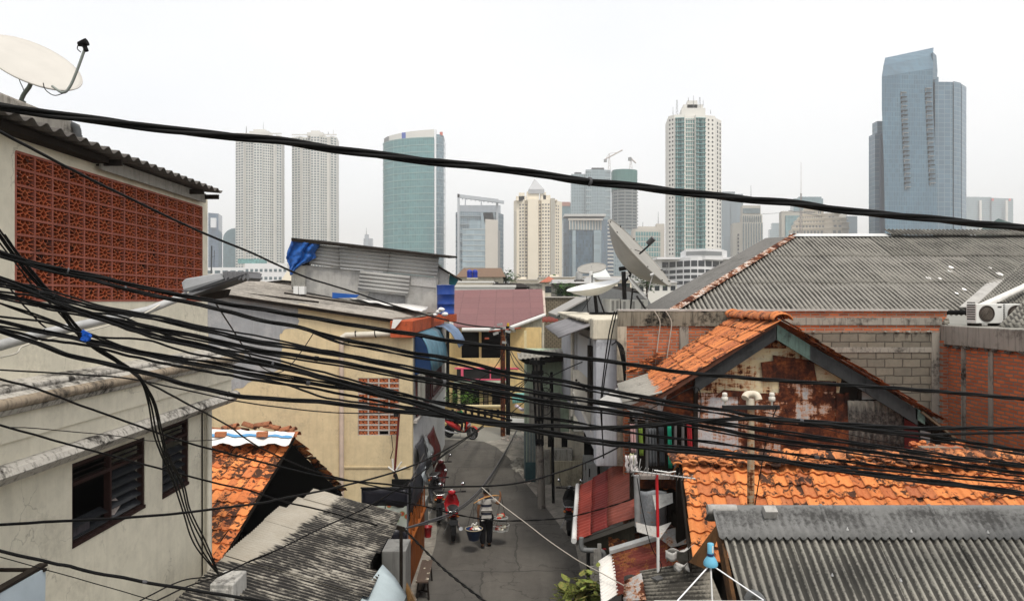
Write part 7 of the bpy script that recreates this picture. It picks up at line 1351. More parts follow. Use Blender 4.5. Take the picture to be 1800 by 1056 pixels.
obj('shoulder_pole', b, m_paint('bamboo', (.42,.22,.08), .5, .2, 12), None, 'bamboo shoulder pole carried across the vendor neck', 'shoulder pole')
cl_ = V(ps.x, ps.y, .36); t = thing('basket', 'blue basin of wares hanging from the left end of the shoulder pole', 'basket', tuple(cl_)); b = MB(); b.lathe([(.12,0),(.14,.01),(.225,.29),(.24,.30),(.235,.31),(.21,.29),(.12,.04),(.001,.04)], cl_, 22); obj('basin', b, m_paint('basin_blue', (.012,.03,.085), .45), t)
b = MB(); b.tube([cl_+V(.235*math.cos(a), .235*math.sin(a), .305) for a in [i*2*math.pi/24 for i in range(25)]], .012, 6, False); obj('rim', b, m_paint('rim_rattan', (.30,.26,.18), .7), t)
b = MB()
for a in (.4,2.5,4.6): b.tube([cl_+V(.23*math.cos(a), .23*math.sin(a), .31), ps], .004, 4)
obj('string', b, M_soot, t)
def wares(c, parent, z, r, seed):
    random.seed(seed)
    for nm, colr in (('white_packet', (.60,.58,.52)), ('red_packet', (.50,.04,.02)), ('pale_packet', (.42,.40,.30))):
        b = MB()
        for k in range(5): a = random.uniform(0,6.28); rr = random.uniform(0,r*.75); b.cbox(c+V(rr*math.cos(a), rr*math.sin(a), z+random.uniform(-.02,.06)), (random.uniform(.06,.14),random.uniform(.05,.11),random.uniform(.03,.08)), Matrix.Rotation(random.uniform(-1,1),3,'Z') @ Matrix.Rotation(random.uniform(-.6,.6),3,'X'))
        obj(nm, b, m_paint(nm, colr, .6), parent, kind='stuff')
wares(cl_, t, .27, .20, 4)
b = MB(); b.tube(smooth_path([cl_+V(-.06,0,.36), cl_+V(-.03,0,.44), cl_+V(.03,0,.40), cl_+V(.08,0,.47)], 4), .02, 6); obj('white_bag_knot', b, M_wht, t)
cr_ = V(pe.x-.02, pe.y, .42); t = thing('basket', 'tiered wire basket of red and white packets under the right end of the pole', 'basket', tuple(cr_)); b = MB()
for z_, r_ in ((0,.21),(.16,.25),(.34,.21),(.36,.21)): b.tube([cr_+V(r_*math.cos(a), r_*.8*math.sin(a), z_) for a in [i*2*math.pi/24 for i in range(25)]], .008, 5, False)
for k in range(16): a = k*math.pi/8; b.tube([cr_+V(.21*math.cos(a), .168*math.sin(a), 0), cr_+V(.25*math.cos(a), .2*math.sin(a), .16)], .005, 4)
obj('wire_frame', b, m_paint('wire_white', (.42,.42,.40), .5), t); mt_ = m_paint('tray_grey', (.22,.22,.21), .6)
for z_, r_ in ((0,.20),(.33,.19)): b = MB(); b.lathe([(.001,z_),(r_,z_),(r_,z_+.02),(.001,z_+.02)], cr_, 20); obj('tray', b, mt_, t)
b = MB()
for a in (.6,2.4,4.2,5.6): b.tube([cr_+V(.22*math.cos(a), .18*math.sin(a), .16), pe], .004, 4)
obj('string', b, M_soot, t); wares(cr_, t, .05, .18, 8); wares(cr_, t, .38, .18, 9)

# scooters
def loft(b, secs, seg=12, M=None):      # sections: (x, y, z, half width, half height)
    rows = []
    for x, y, z, hw, hh in secs: rows.append([V(x, y+hw*math.copysign(abs(math.cos(a))**.7, math.cos(a)), z+hh*math.copysign(abs(math.sin(a))**.7, math.sin(a))) for a in [2*math.pi*k/seg for k in range(seg)]])
    b.grid(rows, True, True); b.add(rows[0], [tuple(range(seg))]); b.add(rows[-1], [tuple(range(seg-1,-1,-1))])
M_tyre = m_paint('tyre', (.012,.012,.012), .8, .2, 20); M_chr = m_paint('chrome', (.40,.40,.40), .2, .1, 5, .8); M_blk = m_paint('black_plastic', (.012,.012,.013), .35, .2, 8); M_seat = m_paint('seat_vinyl', (.015,.014,.014), .5, .2, 10)
M_rl = m_paint('red_lens', (.35,.01,.008), .2); M_ol = m_paint('orange_lens', (.45,.12,.01), .2); M_hl = m_paint('lens_white', (.55,.56,.58), .1)
def scooter(label, loc, rot, col, col2=(.5,.5,.5), group=None):
    t = thing('motor_scooter', label, 'motor scooter', loc, group, rot); BASE[t] = V(0,0,0); t.scale = (1.08,1.2,1.08)
    pa = m_paint('scooter_paint', col, .22, .08, 3); pb = m_paint('scooter_trim', col2, .3, .08, 3)
    RX = Matrix.Rotation(math.pi/2, 3, 'X')
    for x in (-.62, .64):
        b = MB(); b.lathe([(.235,-.045),(.265,-.045),(.285,-.025),(.29,0),(.285,.025),(.265,.045),(.235,.045),(.235,-.045)], V(x,0,.29), 28, RX); wh = thing('wheel', None, None); wh.parent = t; BASE[wh] = V(0,0,0); obj('tyre', b, M_tyre, wh)
        b = MB(); b.lathe([(.235,-.02),(.22,-.02),(.22,.02),(.235,.02),(.235,-.02)], V(x,0,.29), 28, RX)
        for k in range(6): a = k*math.pi/3; b.cbox(V(x+.13*math.cos(a),0,.29+.13*math.sin(a)), (.20,.016,.025), Matrix.Rotation(-a,3,'Y'))
        b.lathe([(.04,-.05),(.05,-.05),(.05,.05),(.04,.05)], V(x,0,.29), 12, RX); obj('rim', b, M_blk if x < 0 else M_chr, wh)
    b = MB(); loft(b, [(-.86,0,.80,.03,.02),(-.78,0,.76,.09,.05),(-.60,0,.68,.13,.11),(-.35,0,.60,.14,.15),(-.12,0,.50,.12,.14),(.05,0,.38,.10,.08)]); obj('body', b, pa, t)
    b = MB(); loft(b, [(-.70,0,.58,.07,.04),(-.5,0,.50,.10,.08),(-.1,0,.36,.11,.08),(.25,0,.32,.12,.04),(.40,0,.36,.08,.05)]); obj('engine_cover', b, M_blk, t)
    b = MB(); loft(b, [(.30,0,.34,.13,.03),(.40,0,.50,.16,.035),(.44,0,.70,.19,.05),(.40,0,.88,.13,.06),(.36,0,.96,.07,.04)], 14); sh = obj('leg_shield', b, pa, t)
    b = MB(); loft(b, [(.44,0,.62,.09,.06),(.52,0,.70,.10,.07),(.50,0,.82,.07,.05)], 12); obj('nose_panel', b, pb, sh)
    b = MB(); loft(b, [(-.88,0,.84,.04,.02),(-.75,0,.85,.11,.035),(-.45,0,.82,.13,.045),(-.2,0,.78,.11,.04),(-.05,0,.76,.06,.03)], 14); obj('seat', b, M_seat, t)
    b = MB(); b.tube([V(.52,0,.70), V(.62,0,.35), V(.64,0,.29)], .03, 8); b.tube([V(.60,.07,.5), V(.64,.07,.29)], .018, 6); b.tube([V(.60,-.07,.5), V(.64,-.07,.29)], .018, 6); obj('fork', b, M_chr, t)
    b = MB(); b.grid([[V(.64+.33*math.cos(a), w_, .29+.33*math.sin(a)) for w_ in (-.06,-.03,0,.03,.06)] for a in [.3+k*2.2/8 for k in range(9)]]); solid(obj('front_fender', b, pa, t), .008)
    b = MB(); b.grid([[V(-.62+.34*math.cos(a), w_, .29+.34*math.sin(a)) for w_ in (-.06,0,.06)] for a in [1.6+k*1.6/7 for k in range(8)]]); b.cbox(V(-.95,0,.36), (.02,.11,.22)); solid(obj('rear_fender', b, M_blk, t), .008)
    b = MB(); loft(b, [(.28,0,1.0,.05,.03),(.36,0,1.0,.10,.06),(.46,0,.98,.09,.06),(.50,0,.96,.05,.03)], 12); hb = obj('handlebar_cover', b, pa, t); b = MB(); b.tube([V(.26,-.33,1.04), V(.34,-.2,1.02), V(.36,0,1.0), V(.34,.2,1.02), V(.26,.33,1.04)], .016, 8); obj('handlebar', b, M_blk, t)
    for sy in (-1, 1):
        b = MB(); b.tube([V(.25,sy*.34,1.045), V(.31,sy*.24,1.03)], .022, 8); obj('grip', b, M_tyre, t)
        b = MB(); b.tube([V(.33,sy*.2,1.03), V(.36,sy*.26,1.20)], .007, 6); b.lathe([(.001,-.012),(.045,-.008),(.052,0),(.045,.006),(.001,.006)], V(.36,sy*.28,1.23), 16, Matrix.Rotation(math.pi/2,3,'Y')); mr = obj('mirror', b, M_blk, t)
        b = MB(); b.lathe([(.001,-.014),(.045,-.011),(.001,-.010)], V(.358,sy*.28,1.23), 16, Matrix.Rotation(math.pi/2,3,'Y')); obj('mirror_glass', b, m_paint('mirror_silver', (.75,.76,.78), .05, .02, 1, 1.0), mr)
        b = MB(); b.lathe([(.001,-.03),(.03,-.02),(.035,0),(.02,.02),(.001,.03)], V(-.82,sy*.10,.70), 10, Matrix.Rotation(math.pi/2,3,'Y')); obj('indicator', b, M_ol, t)
    b = MB(); b.lathe([(.001,.04),(.05,.03),(.06,0),(.05,-.02)], V(.49,0,.99), 14, Matrix.Rotation(math.pi/2,3,'Y')); obj('headlight', b, M_hl, t)
    b = MB(); loft(b, [(-.89,0,.77,.05,.03),(-.84,0,.76,.08,.045),(-.80,0,.75,.07,.04)], 10); obj('tail_light', b, M_rl, t)
    b = MB(); b.cbox(V(-.96,0,.58), (.012,.20,.13), Matrix.Rotation(.25,3,'Y')); obj('number_plate', b, M_blk, t)
    b = MB(); b.tube([V(.0,-.14,.26), V(-.4,-.16,.27), V(-.85,-.17,.38)], [.03,.055,.05], 10); obj('exhaust', b, M_chr, t)
    b = MB(); b.tube([V(-.95,-.10,.86), V(-.75,-.13,.88), V(-.55,-.13,.86)], .012, 6); b.tube([V(-.95,.10,.86), V(-.75,.13,.88), V(-.55,.13,.86)], .012, 6); b.tube([V(-.95,-.10,.86), V(-.95,.10,.86)], .012, 6); obj('grab_rail', b, M_chr, t)
    b = MB(); b.tube([V(-.1,.1,.3), V(-.15,.22,.02)], .012, 6); obj('stand', b, M_chr, t)
    return t
g = G(791, 955); scooter('shiny red and white scooter parked nearest on the left of the street', (g.x, g.y+.75, .05), R(97), (.30,.008,.012), (.45,.45,.45), 'scooters parked along the left wall')
scooter('black scooter parked just behind the red and white one', (XX(768,22.4), 22.3, .05), R(102), (.012,.012,.014), (.05,.05,.05), 'scooters parked along the left wall')
scooter('black scooter with a red tail furthest along the left wall', (-2.55, 24.6, .05), R(84), (.06,.008,.008), (.05,.05,.05), 'scooters parked along the left wall')
g = G(1004, 946); scooter('black scooter half hidden behind the red awning on the right', (1.72, g.y+.9, .01), R(84), (.008,.008,.009), (.03,.03,.03))
RS = scooter('red scooter ridden round the bend at the far end', (XX(809,35), 35.05, .01), R(-28), (.42,.012,.01), (.5,.5,.5))
# rider on the far scooter (frame: +x forward)
vs = [(-.22,0,.92),(-.20,0,1.06),(-.16,0,1.26),(-.13,0,1.38),(-.10,0,1.44),(-.07,0,1.51),(-.07,0,1.58)]; es = [(i,i+1) for i in range(6)]; rs = [(.12,.14),.11,(.11,.15),.08,.05,.08,.075]
for sy in (-1, 1):
    s1 = add((-.14,sy*.17,1.35), .055, 3); e1 = add((.04,sy*.25,1.15), .04, s1); w1 = add((.22,sy*.30,1.06), .027, e1); hand(vs, es, rs, w1, (.6,0,-.1), (0,sy*.2,-.6), .012)
    h1 = add((-.18,sy*.09,.88), .085, 0); k1 = add((.22,sy*.17,.78), .058, h1); a1 = add((.16,sy*.16,.42), .038, k1); add((.28,sy*.16,.37), .035, a1)
rq = Matrix.Rotation(R(-28),3,'Z'); loc_ = Vector((XX(809,35), 35.05, .01))
PR = skinned('person', vs, es, rs, M_skin, None, 0, 1, 'rider in a green jacket and grey helmet on the far red scooter', 'person', loc_); PR.rotation_euler = (0,0,R(-28))
skinned('jacket', [(-.22,0,.93),(-.16,0,1.26),(-.13,0,1.37),(-.14,.17,1.355),(.04,.25,1.15),(.20,.295,1.07),(-.14,-.17,1.355),(.04,-.25,1.15),(.20,-.295,1.07)], [(0,1),(1,2),(2,3),(3,4),(4,5),(2,6),(6,7),(7,8)], [(.14,.16),(.13,.165),.10,.075,.058,.042,.075,.058,.042], m_paint('green_jacket', (.015,.16,.06), .7, .2, 6), PR)
skinned('trousers', [(-.2,0,.90),(-.18,.09,.87),(.22,.17,.78),(.17,.16,.45),(-.18,-.09,.87),(.22,-.17,.78),(.17,-.16,.45)], [(0,1),(1,2),(2,3),(0,4),(4,5),(5,6)], [.13,.10,.075,.055,.10,.075,.055], M_trou, PR)
b = MB(); b.lathe([(.10,-.10),(.125,-.05),(.135,.02),(.115,.09),(.06,.13),(.001,.14)], V(-.07,0,1.58), 20); obj('helmet', b, m_paint('helmet_grey', (.14,.15,.15), .3), PR, local=True)
b = MB(); b.grid([[V(-.07+.14*math.cos(a), .14*math.sin(a), 1.56+h) for a in [-1+i*.25 for i in range(9)]] for h in (-.05,.04)]); obj('visor', b, M_blk, PR, local=True)

# things along the left wall
FS = thing('food_stall', 'dark bannered food stall with orange wooden counter boards on the left of the street', 'stall', (-2.9,17.5,0)); Y = 16.6
M_banner = m_paint('banner_black', (.012,.012,.018), .35, .3, 4); M_pic = None
b = MB(); b.grid([[P(636+80*i/10, 858+30*j/3+1.2*math.sin(i*.9)*j, Y)+V(0,.02*math.sin(i*1.1+j),0) for i in range(11)] for j in range(4)]); solid(obj('banner', b, M_banner, FS), .01)
for px in (637, 716): b = MB(); b.tube([P(px,856,Y+.03), V(XX(px,Y),Y+.03,0)], .025, 8); obj('post', b, m_paint('post_steel', (.10,.10,.11), .4), FS)
b = MB(); b.tube([P(634,857,Y-.02), P(718,857,Y-.02)], .02, 8); b.tube([P(716,857,Y), V(-2.42,19.6,2.58)], .02, 8); obj('top_rail', b, M_blk, FS)
t_ = NT('menu_picture'); v_ = t_.co(axes='XZ0'); n_ = t_.n('ShaderNodeTexVoronoi', Scale=4.5); t_.l(v_, n_.inputs[0]); c_ = t_.ramp(n_.outputs[0], [(0,(.30,.03,.02)),(.24,(.34,.07,.03)),(.30,(.16,.22,.08)),(.36,(.36,.40,.35)),(1,(.42,.45,.42))]); M_pic = t_.fin(c_, .4)
for a, c in ((662,676),(678,715)): b = MB(); b.box((XX(a,Y),Y,ZZ(933,Y)),(XX(c,Y),Y+.02,ZZ(889,Y))); obj('picture_panel', b, M_pic, FS)
b = MB(); b.grid([[P(664+52*i/8, 930+38*j/3+2*math.sin(i)*(j==3), Y-.05)+V(0,.03*math.sin(i*1.4),0) for i in range(9)] for j in range(4)]); solid(obj('skirt_cloth', b, M_banner, FS), .01)
M_ow = m_plaster('orange_wood', (.22,.062,.012), (.035,.014,.006), .5, .7, sscale=3)
for k in range(4): b = MB(); y0 = 16.1+k*.84; b.box((-2.43,y0,.06),(-2.39,y0+.80,1.12)); obj('counter_board', b, M_ow, FS)
b = MB(); b.box((-2.62,16.1,1.12),(-2.34,19.5,1.17)); obj('counter_top', b, M_ow, FS)
for k in range(6): b = MB(); y0 = 16.9+k*.5; b.box((-2.42,y0,1.17),(-2.38,y0+.06,1.75)); obj('window_bar', b, M_ow, FS)
b = MB(); b.box((-3.35,16.8,0),(-3.3,19.5,1.7)); b.box((-3.3,19.5,0),(-2.45,19.55,1.9)); b.box((-3.3,16.8,.9),(-2.5,19.4,.94)); obj('inner_board', b, M_black, FS)
b = MB(); b.grid([[V(-2.40+.05*math.sin(i*.8+j), 16.7+i*.29, 2.5-j*.19-.05*math.sin(i*1.1)*(j>2)) for i in range(11)] for j in range(5)]); solid(obj('side_banner', b, m_paint('banner_dark2', (.03,.032,.04), .4, .5, 3), FS), .01)
b = MB(); b.grid([[V(-2.37+.06*math.sin(i*.9+j), 18.6+i*.22, 2.25-j*.16+.1*math.sin(i*.8)) for i in range(6)] for j in range(4)]); solid(obj('pale_poster', b, m_paint('poster_pale', (.34,.38,.40), .4, .5, 6), FS), .01)
b = MB(); b.box((XX(671,15.4),15.4,0),(XX(713,15.4),16.2,ZZ(968,15.4))); bevel(obj('concrete_bin', b, m_plaster('bin_grey', (.22,.22,.21), (.05,.05,.048), .5, .5), None, 'tall grey cement box below the dark stall banner', 'cement box'), .02)
# second hanging cloths along the white wall
for k, (y0, y1, z0, z1, colr, lab) in enumerate(((22.8,25.0,1.1,2.1,(.035,.035,.042),'dark sagging banner tied under the white wall'),(24.6,25.8,1.3,1.9,(.22,.235,.24),'pale sagging canvas tied under the white wall beyond the dark banner'),(26.0,28.4,.7,1.8,(.07,.008,.009),'dark red sheet hung under the far end of the white wall'))):
    b = MB(); b.grid([[V(lerp(-3.12,-2.85,j/5)+.03*math.sin(i+j), lerp(y0,y1,i/10), lerp(z1,z0,(j/5)**1.3)+.06*math.sin(i*.9+j)) for i in range(11)] for j in range(6)]); solid(obj('hanging_sheet', b, m_paint('sheet_col_%d' % k, colr, .5, .4, 5), None, lab, 'hanging sheet'), .01)
b = MB(); b.box((-2.95,20.0,.05),(-2.5,21.2,1.0)); bevel(obj('cabinet', b, m_plaster('cab_dull', (.20,.21,.20)), None, 'dull grey metal cabinet behind the red bucket', 'cabinet'), .01)
BN = thing('bench', 'worn brown plank bench with pale speckles beside the stall counter', 'bench', (-2.02,16.7,0)); t_ = NT('bench_wood'); v_ = t_.co(); n_ = t_.noise(v_, 7, 5, .6); g_ = t_.noise(t_.co((14,1.2,1)), 3, 5)
c_ = t_.mix(t_.ramp(n_, [(.62, 0), (.66, 1)]), t_.mix(g_, (.035,.022,.015), (.10,.065,.045)), (.48,.44,.34)); M_bench = t_.fin(c_, .8, 0, g_, .4)
b = MB(); b.ext([V(-2.17,16.05,.43), V(-1.89,16.05,.43), V(-1.94,17.4,.43), V(-2.20,17.4,.43)], (0,0,.035)); obj('seat', b, M_bench, BN)
for x, y in ((-2.13,16.2),(-1.93,16.2),(-2.16,17.2),(-1.97,17.2)): b = MB(); b.tube([V(x,y,.43), V(x+(x+2.04)*.4,y+(.06 if y > 17 else -.06),0)], .024, 6); obj('leg', b, M_soot, BN)
b = MB(); b.box((-2.15,16.22,.15),(-1.92,16.25,.19)); b.box((-2.05,16.2,.15),(-2.02,17.2,.19)); obj('stretcher', b, M_soot, BN)
g = G(752,946); t = thing('bucket', 'red plastic bucket beside the grey cabinet', 'bucket', tuple(g+V(0,0,.05))); b = MB(); b.lathe([(.09,.0),(.12,.28),(.135,.29),(.135,.30),(.115,.29),(.085,.02),(.001,.02)], g+V(0,0,.05), 18); obj('body', b, m_paint('bucket_red', (.28,.012,.015), .4), t); b = MB(); b.tube([g+V(.12*math.cos(a),0,.33-.10*abs(math.sin(a))) for a in [i*math.pi/8 for i in range(9)]], .005, 5); obj('handle', b, M_chr, t)
t = thing('broom', 'straw broom leaning at the foot of the cement box', 'broom', (XX(716,15.6),15.6,0)); q0 = P(712,1020,15.6); q1 = P(724,1056,15.2); b = MB()
for k in range(40): b.tube([q0+V(random.uniform(-.02,.02),random.uniform(-.02,.02),0), q1+V(random.uniform(-.09,.09),random.uniform(-.06,.06),random.uniform(-.15,.05))], .005, 3, False)
obj('straw', b, m_paint('straw', (.20,.11,.04), .9), t); b = MB(); b.tube([q0, P(708,1000,15.7)], .015, 6); obj('handle', b, M_ow, t)
# right roadside: plant, planks, pipe, sign
PL = thing('plant', 'bushy green plant with broad leaves at the bottom of the street', 'plant', (1.35,12.35,0)); b = MB(); random.seed(31); M_l1 = m_tile('leaf_mix', [(0,(.025,.075,.012)),(.5,(.05,.13,.02)),(.93,(.09,.20,.03)),(1,(.30,.42,.08))], .0)
for k in range(170):
    c = P(1032+random.gauss(0,12), 1040+random.gauss(0,15), 12.3+random.gauss(0,.15)); a = random.uniform(0,6.28); L_ = random.uniform(.14,.30); u = V(math.cos(a), math.sin(a), random.uniform(-.6,.35)).normalized(); v = u.cross(V(0,.2,1)).normalized()*L_*.26; n = V(0,0,.02)
    b.add([c, c+u*L_*.3+v, c+u*L_*.65+v*.9, c+u*L_, c+u*L_*.65-v*.9, c+u*L_*.3-v, c+u*L_*.5-n], [(0,1,6),(1,2,6),(2,3,6),(3,4,6),(4,5,6),(5,0,6)])
obj('foliage', b, M_l1, PL); b = MB()
for k in range(60):
    c = P(1002+random.gauss(0,9), 1042+random.gauss(0,9), 12.4+random.gauss(0,.2)); a = random.uniform(1.8,4.6); u = V(math.cos(a), math.sin(a), random.uniform(-.1,.5)).normalized()
    for q in range(9):
        for sg in (-1, 1):
            p = c+u*q*.022; w_ = (u.cross(V(0,0,1))*sg+u*.5).normalized()*.045; b.add([p, p+w_*.5+V(0,0,.008), p+w_, p+w_*.5-V(0,0,.008)], [(0,1,2,3)])
obj('feathery_foliage', b, M_l1, PL); b = MB()
for k in range(7): a = k*.9; g = V(1.35,12.35,0); b.tube([g, P(1032+10*math.cos(a), 1045+10*math.sin(a), 12.3)], .012, 5)
obj('stem', b, M_bark, PL)
t = thing('plank_fence', 'short run of bleached planks under the white street gutter', 'fence', (XX(1050,13.2),13.2,0))
for k, (px, py) in enumerate(((1041,995),(1048,968),(1056,962))): b = MB(); q = P(px,py,13.0); b.box((q.x-.035,13.0+k*.1,0),(q.x+.035,13.03+k*.1,q.z)); obj('plank', b, m_plaster('bleached_wood', (.27,.26,.24), (.06,.055,.05), .8, .9, sscale=3), t)
b = MB(); Yk = 13.3; b.tube(smooth_path([P(1022,944,Yk), P(1022,962,Yk), P(1028,966,Yk), P(1050,967,Yk), P(1060,970,Yk), P(1062,980,Yk), P(1062,1010,Yk)], 4), .045, 10); obj('drain_pipe', b, M_gpipe, None, 'grey drain pipe elbowing out below the red awning', 'pipe')
t = thing('sign', 'small white board with a red curved mark under the red awning', 'sign', tuple(P(1068,978,13.5))); b = MB(); b.ext([P(x,y,13.5) for x, y in ((1052,964),(1086,964),(1084,996),(1054,994))][::-1], (0,.02,0)); obj('board', b, m_paint('sign_board', (.26,.27,.28), .5), t)
b = MB(); b.tube([P(1066+11*math.cos(a), 970+6*math.sin(a), 13.47) for a in [-2.4+i*.32 for i in range(14)]], .02, 6); obj('red_mark', b, m_paint('sign_mark', (.45,.03,.03), .5), t)
# ================================================================= OVERHEAD CABLES
M_cab = m_paint('cable_rubber', (.003,.003,.003), .6, .2, 6); M_cabg = m_paint('cable_grey', (.075,.075,.08), .5, .1, 3); M_cabw = m_paint('cable_pale', (.38,.35,.30), .6)
def YF(px): return 4.0 + max(-60, px)*.0018
def cable(label, pts, th, twist=0, m=None, Ys=None, dY=0.0, dy=0.0, name='overhead_cable', group='cables strung across the view', jit=.25):
    P3 = []; n = len(pts)
    for i, (x, y) in enumerate(pts):
        Yv = (YF(x)+dY) if Ys is None else lerp(Ys[0], Ys[1], (i/(n-1))) if len(Ys) == 2 else Ys[i]
        P3.append(P(x, y+dy, Yv))
    # carry the run on past the frame edges
    if pts[0][0] <= 5: P3.insert(0, P3[0]+(P3[0]-P3[1]).normalized()*1.6)
    if pts[-1][0] >= 1795: P3.append(P3[-1]+(P3[-1]-P3[-2]).normalized()*1.6)
    path = smooth_path(P3, 9); m = m or M_cab; b = MB()
    Ym = sum(p.y for p in P3)/len(P3)
    def rad(p): return th*.98/2/F*(p.y*.6+Ym*.4)
    if not twist:
        b.tube([p+V(0,0,.0016*th*noise.noise(V(i*.35,th,p.x))*jit*4) for i, p in enumerate(path)], [rad(p) for p in path], 7)
    else:
        s_ = 0; out = [[] for _ in range(twist)]; rr = []; dense = []
        for i in range(len(path)-1):
            for k in range(3): dense.append(lerp(path[i], path[i+1], k/3))
        dense.append(path[-1])
        for i, p in enumerate(dense):
            t = (dense[min(i+1,len(dense)-1)]-dense[max(i-1,0)]).normalized(); a = t.cross(V(0,0,1)).normalized(); bb = a.cross(t)
            if i: s_ += (p-dense[i-1]).length
            r = rad(p); rr.append(r*(.50 if twist == 3 else .52))
            for k in range(twist):
                ph = s_/(r*26)*2*math.pi*.5 + k*2*math.pi/twist; out[k].append(p + (a*math.cos(ph)+bb*math.sin(ph))*r*.50)
        for k in range(twist): b.tube(out[k], rr, 6)
    o = obj(name, b, m, None, label, 'cable', group)
    if th >= 6:      # taped splices and ties along the heavier runs
        rs_ = random.Random(int(pts[0][1]*7+th*3)); 
        for k in range(1 if th > 12 else 2):
            i = rs_.randint(8, len(path)-8); p, q = path[i], lerp(path[i], path[i+1], .5); s2 = MB(); s2.tube([p, lerp(p,q,.2), lerp(p,q,.8), q], [rad(p)*.9, rad(p)*1.12, rad(p)*1.12, rad(p)*.9], 8); obj('splice', s2, M_cabg if k == 0 else m, o)
    return o
C1 = [(0,187),(100,203),(200,215),(300,229),(400,239),(500,249),(600,264),(700,277),(800,289),(900,299),(1000,315),(1100,326),(1200,338),(1300,349),(1400,358),(1500,372),(1600,381),(1700,391),(1800,401)]
cable('thickest twisted black cable sagging across the sky in front of all the towers', C1, 15.5, 3, dY=.4)
C3 = [(0,443),(50,460),(125,477),(175,487),(250,505),(325,520),(400,534),(450,542),(550,559),(650,576),(725,587),(800,600),(900,613),(1000,626),(1100,639),(1200,654),(1275,661),(1350,667),(1450,674),(1575,682),(1700,692),(1800,701)]
cable('twisted black cable crossing just below the rusty gable peak, highest of the lower bundle', C3, 8.5, 3)
C4 = [(0,449),(75,472),(175,495),(250,515),(325,530),(400,547),(450,561),(525,575),(600,596),(650,605),(725,620),(800,632),(900,656),(975,667),(1050,682),(1125,696),(1200,710),(1275,721),(1350,735),(1475,745),(1575,757),(1675,772),(1800,792)]
cable('twisted cable second down at the left that meets the insulator crossarm', C4, 8, 3, dY=.1); cable('thinner cable running just under the one that meets the insulator crossarm', [(p[0],p[1]+ (1 if p[0]<600 else 7)) for p in C4], 5, 2, dY=-.05)
C5 = [(0,487),(50,506),(100,529),(150,547),(200,565),(275,589),(350,606),(450,632),(525,650),(600,670),(675,691),(750,712),(825,735),(900,746),(975,761),(1050,774),(1125,782),(1200,790),(1350,804),(1450,820),(1575,837),(1700,852),(1800,865)]
cable('cable falling most steeply over the breeze block window then lowest across the orange tiles', C5, 8.5, 2, dY=.05); cable('cable twinned under the lowest one across the orange tiles', C5, 5, 0, dy=5, dY=-.06)
C6 = [(0,503),(75,517),(150,539),(225,552),(300,567),(375,585),(450,602),(575,621),(675,640),(775,660),(900,684),(1000,701),(1100,716),(1200,735),(1350,758),(1500,780),(1650,802),(1800,820)]
cable('straight double cable through the middle of the bundle', C6, 7, 2); cable('slack cable just above the straight double one', C6, 4, 0, dy=-4.5, dY=.1)
C7 = [(0,518),(75,535),(150,550),(225,567),(300,582),(375,597),(450,614),(600,637),(700,657),(800,675),(900,694),(1000,711),(1100,725),(1200,741),(1350,770),(1500,790),(1650,810),(1800,832)]
cable('cable running parallel under the straight double one', C7, 8, 3, dY=.08); cable('fine cable under the parallel pair', C7, 3.5, 0, dy=6, dY=.2)
C8 = [(0,533),(100,567),(150,585),(225,612),(300,627),(375,637),(450,652),(575,672),(675,687),(775,707),(900,727),(1000,740),(1075,754),(1150,766),(1250,777),(1350,792),(1500,812),(1650,832),(1800,845)]
cable('cable passing above the breeze block window and down to the orange ridge tiles', C8, 6.5, 2, dY=.25)
C9 = [(0,565),(100,587),(200,607),(300,630),(375,645),(450,659),(575,678),(625,685),(675,697),(775,720),(900,745)]
cable('short heavy cable joining the knot right of the yellow house', C9, 8, 3, dY=.15)
C10 = [(0,578),(75,596),(150,607),(250,630),(350,650),(450,668),(575,687),(675,707),(750,722),(825,735),(900,747)]
cable('thin cable just below the short heavy one', C10, 5, 0, dY=.1)
cable('second thin cable below the short heavy one', [(0,573),(100,590),(200,612),(300,634),(400,651),(500,675),(575,699),(675,712),(800,732),(900,748)], 4, 0, dY=.05)
C11 = [(0,581),(75,607),(125,625),(200,642),(275,660),(325,675),(400,692),(450,699),(575,707),(675,720),(775,730),(900,746),(975,748),(1050,752),(1150,747),(1250,738),(1350,736),(1475,744),(1600,752),(1700,752),(1800,753)]
cable('thick cable bowing up in the right half above the other cables', C11, 8.5, 3, dY=-.05)
cable('cable leaving the bowed one for the side brick wall, lower of two', [(1350,737),(1475,748),(1600,762),(1700,762),(1800,760)], 5, 0, dY=-.1)
cable('cable ending with the lower bundle over the far right tiles', [(900,748),(1000,764),(1100,778),(1250,790),(1400,812),(1550,826),(1700,842),(1800,850)], 4, 0, dY=.1)
cable('extra loose cable weaving through the left half of the bundle', [(0,512),(60,520),(130,545),(210,556),(300,592),(380,612),(450,624),(560,652),(650,676),(760,705),(900,738)], 4, 0, dY=.3)
cable('extra slack cable weaving below the lamp arm', [(0,556),(80,566),(160,590),(260,598),(340,622),(450,640),(560,662),(700,690),(800,716),(900,730)], 4, 0, dY=.2)
cable('cable crossing the cream wall above the lamp arm root', [(0,495),(60,503),(120,520),(190,540),(280,556),(360,574),(450,590),(600,622),(760,660),(900,690)], 3.5, 0, dY=.35)
cable('thin line from the frieze to the maroon aerial pole', [(0,650),(125,657),(225,665),(325,685),(450,710),(575,724),(640,726),(700,725)], 2.4, 0, Ys=(6.5,6.8,7.4,8.5,11,15,18,22.0))
cable('line crossing the louvred windows and on over the street to the right', [(0,666),(75,687),(150,715),(250,750),(325,776),(450,809),(575,839),(675,850),(725,856),(800,855),(900,850),(975,832),(1050,804),(1112,772)], 3.4, 0, Ys=(4.5,13))
cable('line crossing the double window and meeting the node at the stall', [(0,747),(125,782),(250,815),(375,847),(440,862),(503,882),(573,898),(668,924),(710,928)], 3.2, 0, Ys=(5,6,7,8,9,10,11.5,14,15.5))
